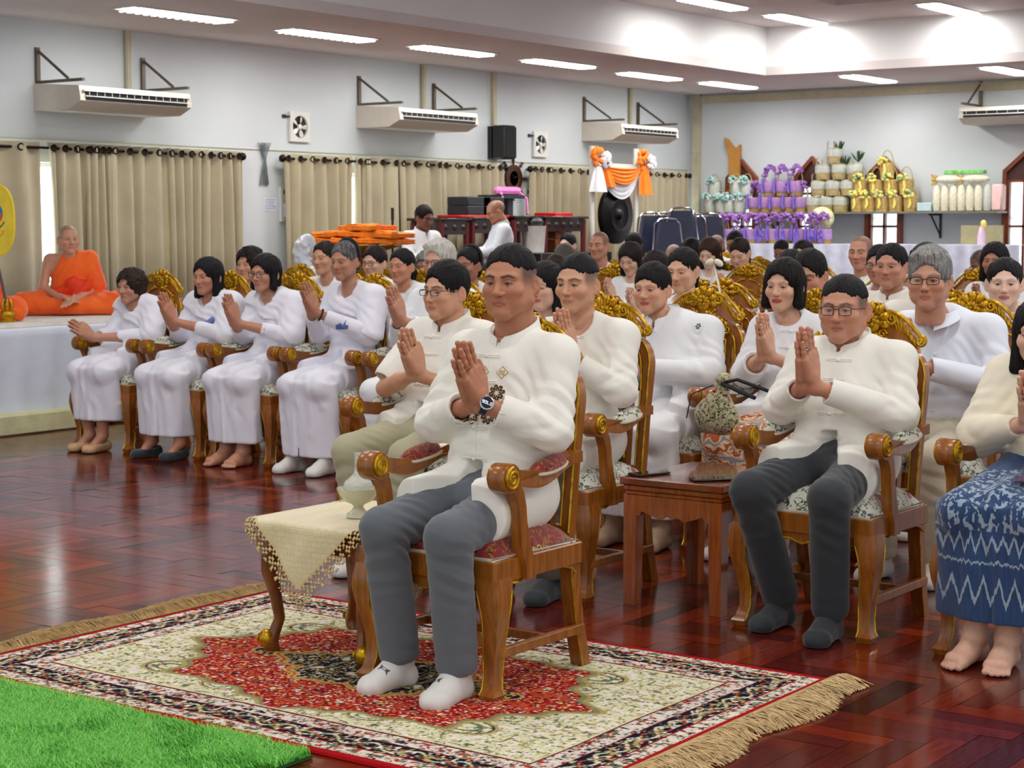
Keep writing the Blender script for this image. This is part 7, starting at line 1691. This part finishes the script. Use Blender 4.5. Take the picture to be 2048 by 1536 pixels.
def ikat():
    t = NT('indigo_ikat'); co = t.coord(); sp = t.n('ShaderNodeSeparateXYZ'); t.l(co, sp.inputs[0]); x, y, z = sp.outputs
    nz = t.noise(t.mapp(co, (90, 90, 10)), 1.2, 2); zz = t.math('ADD', z, t.math('MULTIPLY', t.math('SUBTRACT', nz, .5), .045)); u = t.math('ADD', x, t.math('MULTIPLY', y, .45))
    tri = lambda per, off=0: t.math('PINGPONG', t.math('ADD', u, off), per)
    def band(lo, hi): return t.math('MULTIPLY', t.math('GREATER_THAN', z, lo), t.math('LESS_THAN', z, hi))
    zig = t.math('LESS_THAN', t.math('ABSOLUTE', t.math('SUBTRACT', t.math('SUBTRACT', zz, .215), t.math('MULTIPLY', tri(.026), 3.2))), .012); zig = t.math('MULTIPLY', zig, band(.19, .33))
    ln = t.math('LESS_THAN', t.math('ABSOLUTE', t.math('SUBTRACT', zz, .352)), .0042)
    zig2 = t.math('LESS_THAN', t.math('ABSOLUTE', t.math('SUBTRACT', t.math('SUBTRACT', zz, .39), t.math('MULTIPLY', tri(.018, .01), 2.8))), .010); zig2 = t.math('MULTIPLY', zig2, band(.37, .46))
    blob = t.math('GREATER_THAN', t.noise(t.mapp(co, (62, 62, 30)), 1.0, 2.5), .54); up = t.math('MAXIMUM', t.math('MULTIPLY', blob, band(.455, .62)), t.math('MULTIPLY', t.math('GREATER_THAN', t.noise(t.mapp(co, (80, 60, 30)), 1.0, 2.5), .53), t.math('GREATER_THAN', z, .66)))
    m = t.math('MAXIMUM', t.math('MAXIMUM', zig, ln), t.math('MAXIMUM', zig2, up))
    t.base(t.mix(m, t.mix(nz, hexc('182a4a'), hexc('2c5284')), hexc('93a5b5'))); t.set(Roughness=.85, Sheen_Weight=.2); t.bump(t.noise(co, 600, 2), .2, .001); return t.m
c = seat(2092, 590, -2.08, 5.9, **Wm(q=1, skin=SK3, haircol=BLACK, hair='lobob', shirt=m_cream, neck='round', slw=1.25, cuff=.036, hp=(.03, -.16, .88), elx=.26, elz=.77, legs='skirt', legmat=ikat(), skz=.155, skw=1.12, kx=.12, ky=-.37, feet='bare', ax=.055, ay=-.30, kdx=-.02, hem='tucked', wr=.003, earring=1, adx=-.06,
  label='barefoot person in cream blouse and blue ikat skirt at the right edge'))
phone(-2.0, 5.62, .61, .3, 'sparkly cased phone lying on the blue ikat skirt', M('purple_glitter', (.35, .22, .42), .3, var=.5, scale=300), tilt=(.10, 0))
# ---- third row ----
C_('tap', -4.92, 7.1, 'carved gilt armchair hidden behind the left shoulder of the front person')
seat(1100, 520, -4.92, 7.1, **Wm(q=1, skin=SK3, haircol=BLACK, hair='lobob', fat=.5, shirt=m_wht, neck='round', legs='skirt', legmat=m_wht, lipcol=(.80, .32, .36), closed=1, feet='sock', label='person in white seen between the front person and the one in collarless ivory shirt'))
C_('tap', -4.24, 7.1, 'carved gilt armchair behind the wooden table, under the person with round badge')
c = seat(1315, 522, -4.24, 7.1, **Wm(q=1, skin=(.82, .62, .50), haircol=BLACK, hair='short', hl=.05, fat=.6, g=1.05, sw=.95, shirt=m_wht, neck='mandarin', legs='skirt', legmat=m_wht, lipcol=(.75, .30, .28), hp=(-.06, -.22, .86), feet='sock', footmat=M('beige_sock', (.74, .64, .54), .9), skz=.14, skw=1.1, label='person in white dress with round badge on the chest, behind the wooden table', emb=1))
onshirt(c, [[(.10 + .020 * math.cos(a), .965 + .026 * math.sin(a)) for a in [2 * PI * k / 16 for k in range(16)]]], M('badge_white', (.93, .94, .96), .3), 'badge', .002); onshirt(c, [petal(.10, .968, k * PI / 3, .002, .014, .0035) for k in range(6)], M('badge_grey', (.30, .32, .35), .5), 'badge_print', .003)
C_('tap', -3.66, 7.1, 'carved gilt armchair under the orange batik skirt')
def batik():
    t = NT('orange_batik'); co = t.coord(); w = t.n('ShaderNodeTexWave', Scale=7.0, Distortion=9.0, Detail=2.0); t.l(co, w.inputs[0]); w.inputs['Detail Scale'].default_value = 2.2; w.wave_type = 'RINGS'
    c1 = t.ramp(w.outputs[0], [(0, hexc('b5562e')), (.18, hexc('d98a4e')), (.3, hexc('efe4c8')), (.5, hexc('efe4c8')), (.6, hexc('c97b45')), (.75, hexc('e9d9b8')), (.9, hexc('8f8f9c'))]); t.base(c1); t.set(Roughness=.8); return t.m
c = seat(1578, 513, -3.66, 7.1, **Wm(q=1, skin=(.84, .66, .55), haircol=(.09, .075, .07), hair='bob', shirt=m_wht, neck='round', buttons='frog', legs='skirt', legmat=batik(), lipcol=(.72, .22, .20), hp=(.03, -.20, .93), hdir=(0, -.3, .95), cuff=.058, sleeve='three', feet='sock', skz=.20, skw=1.15, kx=.14, label='praying person in white blouse and orange batik skirt left of the brown glasses'))
# bag in her lap
ops = [('u', .05, Ell((0, 0, -.02), (.105, .06, .085), rotm(0, .2, 0))), ('u', .04, Cap((.01, 0, .05), (.03, 0, .12), .045, .022)), ('u', .03, Cap((.03, 0, .125), (.03, 0, .14), .02, .035))]
me = sdf_mesh('bag_pouch', ops, .006, tapestry('bag_tapestry', (.74, .72, .56), (.10, .12, .12), (.45, .50, .32), (.70, .38, .26), (.55, .50, .62), 1.4), creases([((0, 0, .1), (1, 0, 0), .03, .004, .12)], .003, 12))
t = thing('drawstring_bag', 'flowery drawstring pouch with black cords on the armrest beside the orange skirt', 'bag', (-3.80, 6.72, .63)); obj('pouch', me, t)
b = MB(); b.tube([(.03, -.02, .13), (.12, -.04, .15), (.22, -.03, .12), (.30, -.0, .09)], .008, 6); b.tube([(.03, -.02, .13), (.12, -.06, .11), (.22, -.07, .08)], .009, 6); b.tube([(-.0, -.03, .12), (-.08, -.08, .08), (-.09, -.10, -.02)], .003, 5); obj('cord', b.mesh('cord', M('navy_cord', (.08, .10, .14), .7)), t); obj('bead', MB().ball((.03, -.075, .10), .009, 8).mesh('bead', M('red_bead', (.8, .06, .05), .2)), t)
C_('tap', -2.93, 7.1, 'carved gilt armchair under the person in pale blue shirt')
c = seat(1888, 490, -2.93, 7.05, hy=-.10, **Mm(q=1, skin=(.78, .57, .46), haircol=GREYH, hair='grey', grey=.5, fat=.35, g=1.05, sw=1.04, hs=1.0, shirt=cloth('pale_blue_shirt', (.91, .93, .97)), neck='shirt', buttons='plain', legmat=m_beige, glasses=m_blk, gsize=(.0245, .0145), hp=(-.02, -.20, .90), elx=.25, hyaw=.12, lean=-.08, hem='tucked', mouth=.0, bag=1,
  label='praying person in dark glasses and pale blue shirt with a square black watch'))
watch(c, 1, M('black_strap', (.03, .03, .03), .5), (m_black, m_scr), sq=True)
# ---- the row of ladies in white ----
lx = (-8.88, -8.25, -7.66, -7.05, -6.42); LL = ['leftmost, beside the stage', 'second from the stage', 'third from the stage', 'fourth from the stage', 'fifth from the stage']
for x, l in zip(lx, LL): C_('tap', x, 8.03, 'carved gilt armchair of the ladies row, ' + l)
LW = dict(shirt=m_lilac, legs='skirt', legmat=m_lilac, neck='v', sleeve='three', shawl=1, q=2)
seat(272, 535, lx[0], 8.03, **Wm(**LW, skin=(.74, .54, .44), haircol=(.20, .15, .13), hair='curly', hs=.9, hp=(-.10, -.22, .80), hdir=(-.2, -.8, .5), feet='slipper', footmat=M('tan_shoe', (.78, .62, .46), .6), skz=.20, ax=.06, ay=-.31, g=.82, label='person in white shawl and beige slippers, hands held low, nearest the stage') | dict(sw=.8))
c = seat(425, 512, lx[1], 8.03, **Wm(**LW, skin=(.74, .52, .41), haircol=BLACK, hair='lobob', hs=.93, hp=(-.03, -.22, .93), feet='slipper', footmat=m_sockd, skz=.14, closed=1, emb=1, label='person in white shawl and dark slippers, second from the stage in the ladies row'))
m_bp = M('blue_print', (.35, .45, .70), .6, var=.3, scale=60)
onshirt(c, [[(.08, .80), (.15, .80), (.155, .86), (.13, .875), (.12, .89), (.105, .87), (.085, .86)]], m_bp, 'printed_emblem', .004)

seat(540, 505, lx[2], 8.03, **Wm(**LW, skin=(.74, .54, .43), haircol=BLACK, hair='bob', glasses=m_tort, gsize=(.024, .017), hp=(-.02, -.22, .92), feet='bare', ax=.07, skz=.14, label='barefoot person in brown glasses and white shawl, third in the ladies row'))
c = seat(700, 478, lx[3], 8.03, **Wm(**(LW | dict(sleeve='long', shawl=2)), skin=(.70, .50, .40), haircol=(.30, .29, .29), hair='tied', band=1, grey=.35, hp=(-.02, -.22, .96), feet='sock', skz=.10, skw=1.1, closed=1, emb=1, hpitch=.06, label='person in black headband, white shawl, bead bracelet and white socks, fourth in the ladies row'))
onshirt(c, [[(.07, .83), (.13, .83), (.135, .85), (.122, .855), (.118, .885), (.112, .855), (.104, .86), (.10, .90), (.094, .86), (.08, .855)]], m_bp, 'printed_emblem', .004)
b = MB(); w_, e_ = Vector(c['_wr'][1]), Vector(c['_el'][1]); d_ = (e_ - w_).normalized(); p_ = w_ + d_ * .03; x_ = d_.orthogonal().normalized(); y_ = d_.cross(x_)
for k in range(18): a = 2 * PI * k / 18; b.ball(p_ + (x_ * math.cos(a) + y_ * math.sin(a)) * .033, .0065, 6)
obj('bead_bracelet', b.mesh('bead_bracelet', M('dark_beads', (.12, .07, .06), .3)), c['_root'])
seat(888, 477, lx[4], 8.03, **Mm(q=2, skin=(.76, .56, .46), haircol=WHITEH, hair='grey', shirt=m_wht, neck='v', legmat=m_wht, glasses=m_tort, hp=(-.04, -.22, .93), feet='sock', label='person in glasses and white, praying behind the short sleeved shirt'))
# ---- right side of the fourth row ----
for x, l in ((-4.80, 'behind the person with round badge'), (-4.12, 'behind the orange batik skirt'), (-3.46, 'behind the pale blue shirt'), (-2.86, 'rightmost in view')): C_('tap', x, 8.03, 'carved gilt armchair of the fourth row, ' + l)
seat(1375, 490, -4.80, 8.03, **Wm(q=2, skin=(.84, .66, .54), haircol=BLACK, hair='pony', shirt=m_wht, neck='round', legs='skirt', legmat=m_wht, closed=1, hpitch=.12, earring=1, label='person wearing a cream ribbon bow, head bowed, behind the round badge'))
q = ony(1428, 530, 8.28); b = MB()
for s in (-1, 1): b.ball((.028 * s, 0, .012), (.03, .014, .018), 8, Matrix.Rotation(.5 * s, 3, 'Y')); b.tube([(0, 0, 0), (.02 * s + .01, -.01, -.09), (.035 * s + .02, -.01, -.19)], [.006, .012, .010], 5, flat=.3)
o = obj('hair_bow', b.mesh('hair_bow', m_cream), loc=tuple(q)); tag(o, 'cream satin bow tied at the back of a bowed head', 'hair bow')
seat(1628, 497, -4.12, 8.03, **Mm(q=2, skin=(.74, .52, .42), haircol=BLACK, hair='short', fat=.6, g=1.1, shirt=m_wht, closed=1, hpitch=.18, label='person in white looking down, just behind the orange batik skirt'))
seat(1860, 485, -3.46, 8.03, **Mm(q=2, skin=(.78, .56, .45), haircol=BLACK, hair='short', hl=.05, shirt=m_ivory, closed=1, hpitch=.08, hp=(-.14, -.2, .88), label='person in ivory, face half hidden by the pale blue shirt'))
seat(2018, 510, -2.86, 8.03, **Wm(q=2, skin=SK4, haircol=BLACK, hair='bun', shirt=m_wht, neck='v', legs='skirt', legmat=m_wht, lipcol=(.74, .36, .36), hyaw=.25, earring=1, shawl=1, label='person in earrings and white sash above the cream blouse at the right edge'))
# ---- fifth row and beyond ----
far = [  # px, top, row y, options, label
 (508, 492, 9.15, Wm(skin=SK2, haircol=(.14, .10, .10), hair='curly', shirt=m_lilac, legs='skirt'), 'person in white half hidden behind the third of the ladies row'),
 (658, 478, 9.15, Wm(skin=SK2, haircol=(.17, .13, .12), hair='tied', shirt=m_wht, legs='skirt', shawl=1), 'person in white shawl praying left of and behind the black headband'),
 (757, 490, 9.9, Wm(skin=SK3, haircol=(.15, .11, .11), hair='short', shirt=m_wht, legs='skirt', glasses=m_blk), 'person in thin dark glasses between the black headband and the next white sash'),
 (812, 493, 9.15, Wm(skin=(.78, .55, .43), haircol=BLACK, hair='pony', shirt=m_wht, legs='skirt', shawl=1), 'person in white sash just right of the thin dark glasses'),
 (862, 500, 10.6, Wm(skin=(.70, .50, .42), haircol=(.50, .50, .48), hair='curly', shirt=m_wht, legs='skirt', glasses=m_blk), 'person in glasses glimpsed far behind, right of the white sash'),
 (945, 490, 9.15, Wm(skin=(.62, .42, .33), haircol=BLACK, hair='tied', band=1, shirt=m_wht, legs='skirt'), 'person in black headband glimpsed left of the head of the front person'),
 (1790, 482, 9.15, Wm(skin=(.76, .55, .45), haircol=BLACK, hair='tied', fat=.9, g=1.15, sw=1.0, shirt=m_ivory, neck='mandarin', legs='skirt', hp=(-.06, -.2, .88), hs=.99, q=2), 'person in buttoned ivory jacket with high collar, second row behind the brown glasses'),
 (1590, 498, 9.15, Wm(skin=SK2, haircol=BLACK, hair='short', legs='skirt'), 'person of whom only the crown shows above the white blouse'),
 (1762, 488, 10.25, Wm(skin=(.70, .50, .42), haircol=BLACK, hair='short', glasses=m_blk, legs='skirt', lean=.02), 'person in glasses just left of the high ivory collar'),
 (1728, 467, 11.2, Mm(skin=(.76, .55, .45), haircol=(.20, .18, .18), hair='none', stub=.6, shirt=m_ivory, neck='shirt'), 'person in open collared ivory shirt upright before the third gabled window'),
 (1995, 482, 11.35, Wm(skin=(.66, .46, .37), haircol=BLACK, hair='long', legs='skirt'), 'person in white looking left, above the white sash at the right edge'),
 (1318, 500, 10.25, Wm(skin=SK3, haircol=(.14, .09, .09), hair='long', legs='skirt', hpitch=.25, closed=1), 'person with bowed head directly above the round badge'),
 (1268, 483, 11.35, Wm(skin=SK3, haircol=(.15, .12, .11), hair='long', legs='skirt', hpitch=.35, closed=1), 'person in white looking down, right of the collarless ivory shirt'),
 (1204, 460, 12.5, Mm(skin=(.76, .54, .44), haircol=BLACK, hair='none', stub=.6, neck='round'), 'person in round necked white shirt upright, left below the gong'),
 (1425, 474, 12.5, Wm(skin=SK4, haircol=(.25, .16, .12), hair='long', legs='skirt', hpitch=.3, closed=1), 'person in white head bowed, below the last navy chairs'),
 (1486, 473, 12.5, Wm(skin=SK3, haircol=(.16, .12, .11), hair='pony', legs='skirt', hpitch=.4, closed=1), 'person in white reading with bowed head before the purple baskets'),
 (1388, 475, 13.7, Wm(skin=SK2, haircol=BLACK, hair='long', legs='skirt', hpitch=.3), 'person bowed in front of the middle of the navy chairs'),
 (1475, 460, 14.9, Mm(skin=(.70, .48, .38), haircol=BLACK, hair='buzz', stub=.7, hpitch=.3), 'person behind the reading one, close before the purple baskets'),
 (1437, 467, 17.2, Mm(skin=(.72, .50, .40), haircol=BLACK, hair='none', stub=.7), 'small far person beside the last navy chair'),
 (1568, 478, 14.9, Mm(skin=(.60, .42, .33), haircol=BLACK, hair='buzz', stub=.8, hpitch=.4, hs=.85), 'far bowed person before the middle of the clothed table'),
 (1612, 477, 12.5, Wm(skin=SK3, haircol=BLACK, hair='tied', legs='skirt', hpitch=.1), 'person whose forehead shows before the round hamper of the clothed table'),
 (1965, 497, 16.0, Mm(skin=(.55, .40, .32), haircol=BLACK, hair='none', stub=.8, hpitch=.6, hyaw=-.8), 'bowed person turned sideways before the right part of the clothed table'),
 (1272, 464, 16.0, Wm(skin=SK4, haircol=BLACK, hair='long', legs='skirt', hpitch=.3), 'far person in white right below the gong'),
 (1140, 465, 16.0, Mm(skin=SK4, haircol=BLACK, hair='short'), 'far person beside the brown wooden boxes'),
 (1135, 488, 12.5, Mm(skin=(.66, .48, .38), haircol=(.38, .37, .35), hair='short', hpitch=.4, closed=1), 'bowed person left of the collarless ivory shirt, below the brown boxes'),
 (1120, 508, 11.35, Wm(skin=SK2, haircol=(.22, .17, .14), hair='short', legs='skirt', hpitch=.5), 'bowed person whose crown shows just right of the head of the front person'),
 (1352, 487, 16.0, Mm(skin=(.70, .58, .50), haircol=(.45, .38, .33), hair='none', stub=.5, hpitch=.5), 'far bowed person before the first navy chairs')]
for i, (px, top, ry, o, lb) in enumerate(far):
    d = dict(shirt=m_wht, neck='round', q=3, feet='sock', seed=i * 2.3, nofeet=1, buttons=None); d.update(o); d['label'] = lb
    if d.get('legs') == 'skirt': d.setdefault('legmat', m_wht)
    X_ = ony(px, top, ry + .1).x; seat(px, top, X_, ry, **d); C_('tap', X_, ry, 'carved gilt armchair of the ' + ' '.join(lb.split()[:11]))
# unoccupied chairs whose crests show between the heads
for px, top, lb in ((1453, 560, 'gilt armchair with large free crest left of the white blouse'), (1232, 530, 'gilt armchair with free crest right of the collarless ivory shirt'), (1501, 530, 'gilt armchair with wide free crest above the large one'), (1275, 520, 'gilt armchair with free crest below the orange cloth'), (1520, 515, 'gilt armchair with the highest free crest left of the white blouse'), (1965, 538, 'gilt armchair with free crest right of the pale blue shirt'), (605, 530, 'gilt armchair with free crest right of the third lady')):
    p = onz(px, top, 1.13); C_('tap', p.x, p.y - .30, lb)
# ---- two standing men ----
def stander(px, top, Y, X0=None, **k):
    p = ony(px, top, Y); z0 = p.z - 1.31; return person(dict(q=3, x=p.x, y=Y - .09, z=z0 if False else p.z - 1.30, T=1.295, floor=-(p.z - 1.30), legs='trousers', kx=.09, ky=.05, kz=.10, ax=.09, ay=.09, cuffz=-(p.z - 1.30) + .10, hem='stand', feet='darksock', **k))
stander(866, 412, 14.6, skin=(.50, .32, .25), haircol=BLACK, hair='short', glasses=m_blk, shirt=m_wht, legmat=m_dark, rot=1.3, hpitch=.15, hp=(0, -.25, .72), hdir=(0, -.9, -.1), neck='mandarin', label='standing person in white with black glasses, left of the dark tables')
stander(991, 400, 15.4, skin=(.72, .50, .38), haircol=(.25, .20, .18), hair='none', stub=.45, shirt=cloth('pale_grey_shirt', (.82, .84, .88)), legmat=m_dark, rot=-.75, hpitch=.35, hp=(0, -.22, .72), hdir=(0, -.9, -.1), neck='mandarin', g=1.08, label='standing person in pale grey shirt looking down at the dark tables')
# ---- monks on the stage ----
def monk(x, y, rot, label, hyaw=0., mesh=None):
    z0 = .753; root = thing('person', label, 'person', (x, y, z0), rot, None)
    HC = A3((.0, -.03, .575)); hd = .0052; c = dict(skin=(.80, .60, .49), haircol=(.42, .40, .36), hair='none', stub=.55, brow=.5, fem=.6, fat=0)
    if mesh is None:
        V_, F_, C__ = [], [], []; nv = 0
        o = head_ops(c); V, F = nets(*field(o, (-.105, -.135, -.185), (.105, .13, .125), .0034), .0034); V = smooth_v(V, F, 1, .4); Hm = rotm(0, 0, hyaw); Cc = head_color(c)(V)
        V = (V @ (Hm.T * .93).astype(np.float32) + HC).astype(np.float32); V_.append(V); F_.append(F); C__.append(Cc); nv = len(V)
        sk = [('u', .04, Ell((0, .03, .34), (.135, .085, .13))), ('u', .05, Ell((0, .03, .16), (.12, .09, .15))), ('u', .04, Cap((-.13, .03, .425), (.13, .03, .425), .042, .042)), ('u', .03, Cap((0, .03, .42), (0, .0, .50), .05, .042)),
              ('u', .03, Cap((-.155, .03, .415), (-.20, .0, .20), .041, .034)), ('u', .02, Cap((-.20, .0, .20), (-.055, -.20, .125), .033, .024)), ('u', .03, Cap((.155, .03, .415), (.19, .0, .20), .041, .034)), ('u', .02, Cap((.19, .0, .20), (.03, -.23, .115), .033, .024))]
        for s, w in ((-1, (-.055, -.20, .125)), (1, (.03, -.23, .115))):
            R = Rdir((-s * .55 + .25, -.6, -.25), (0, .2, 1))
            for op, k, p in hand_caps(1): sk.append((op, k, Tr(p, R, w, .9)))
        for s in (-1, 1): sk += [('u', .03, Cap((s * .09, .05, .08), (s * .30, -.13, .075), .06, .05)), ('u', .03, Cap((s * .30, -.13, .075), (-s * .06, -.17, .05), .045, .035))]
        lo = np.min([p.lo for _, _, p in sk], 0) - .02; hi = np.max([p.hi for _, _, p in sk], 0) + .02; V, F = nets(*field(sk, lo, hi, .0055), .0055)
        sl = np.array(lin(c['skin']), np.float32); V_.append(V); F_.append(F + nv); C__.append(np.clip(sl[None] * (.93 + .14 * vnoise(V[:, 0] * 40, V[:, 1] * 40, V[:, 2] * 40)[:, None]), 0, 1))
        bm_ = np_mesh('body', np.concatenate(V_), np.concatenate(F_), m_skin, np.concatenate(C__))
        rb = [('u', .05, Ell((0, .03, .34), (.150, .102, .15))), ('u', .05, Ell((0, .02, .18), (.15, .115, .15))), ('u', .05, Cap((.155, .03, .42), (.19, .01, .22), .060, .085)), ('u', .04, Cap((0, .03, .43), (.14, .03, .43), .052, .055))]
        rb += [('s', .006, plane_fn((1, -.05, -.62), -.275)), ('s', .006, Ell((0, -.03, .50), (.065, .08, .075))), ('s', .004, Ell((.20, .0, .10), (.07, .08, .10)))]
        rb2 = []
        for s in (-1, 1): rb2 += [('u', .04, Cap((s * .08, .06, .10), (s * .34, -.13, .09), .105, .082)), ('u', .05, Cap((s * .34, -.13, .075), (-s * .02, -.19, .055), .078, .06))]
        rb2 += [('u', .05, Ell((0, .02, .08), (.22, .18, .10))), ('s', .01, Fn(lambda X, Y, Z: Z - .004, (-1, -1, -.3), (1, 1, .004)))]
        sash = [('u', .02, Cap((-.10, -.07, .17), (.12, -.10, .22), .035, .045)), ('u', .02, Cap((.12, -.10, .22), (.02, -.13, .10), .04, .035)), ('u', .02, Ell((.03, -.105, .24), (.06, .035, .05)))]
        cr = creases([((.05, -.08, .3), (.8, 0, -.5), .045, .005, .15), ((.3, -.1, .1), (.6, .6, .3), .06, .006, .14), ((-.3, -.1, .1), (.6, -.6, .3), .06, .006, .14)], .005, 9, (1, 1, 1), 2.)
        mesh = (bm_, sdf_mesh('robe', rb, .0065, m_orange, cr), sdf_mesh('lower_robe', rb2, .0065, m_orange, cr), sdf_mesh('sash', sash, .006, M('deep_orange_sash', (.93, .24, .05), .7, bump=.4, bscale=50), cr))
    for n_, m_ in zip(('body', 'robe', 'lower_robe', 'sash'), mesh): obj(n_, m_, root)
    return mesh
mm = monk(-10.93, 9.27, .85, 'monk in bright orange robe seated cross-legged on the stage', .25)
p = onx(-75, 600, -10.9); monk(-10.75, p.y - .1, .95, 'second monk in orange robe, only knee and arm showing at the left edge', .25, mm)
print('script time', round(time.time() - T0, 1))
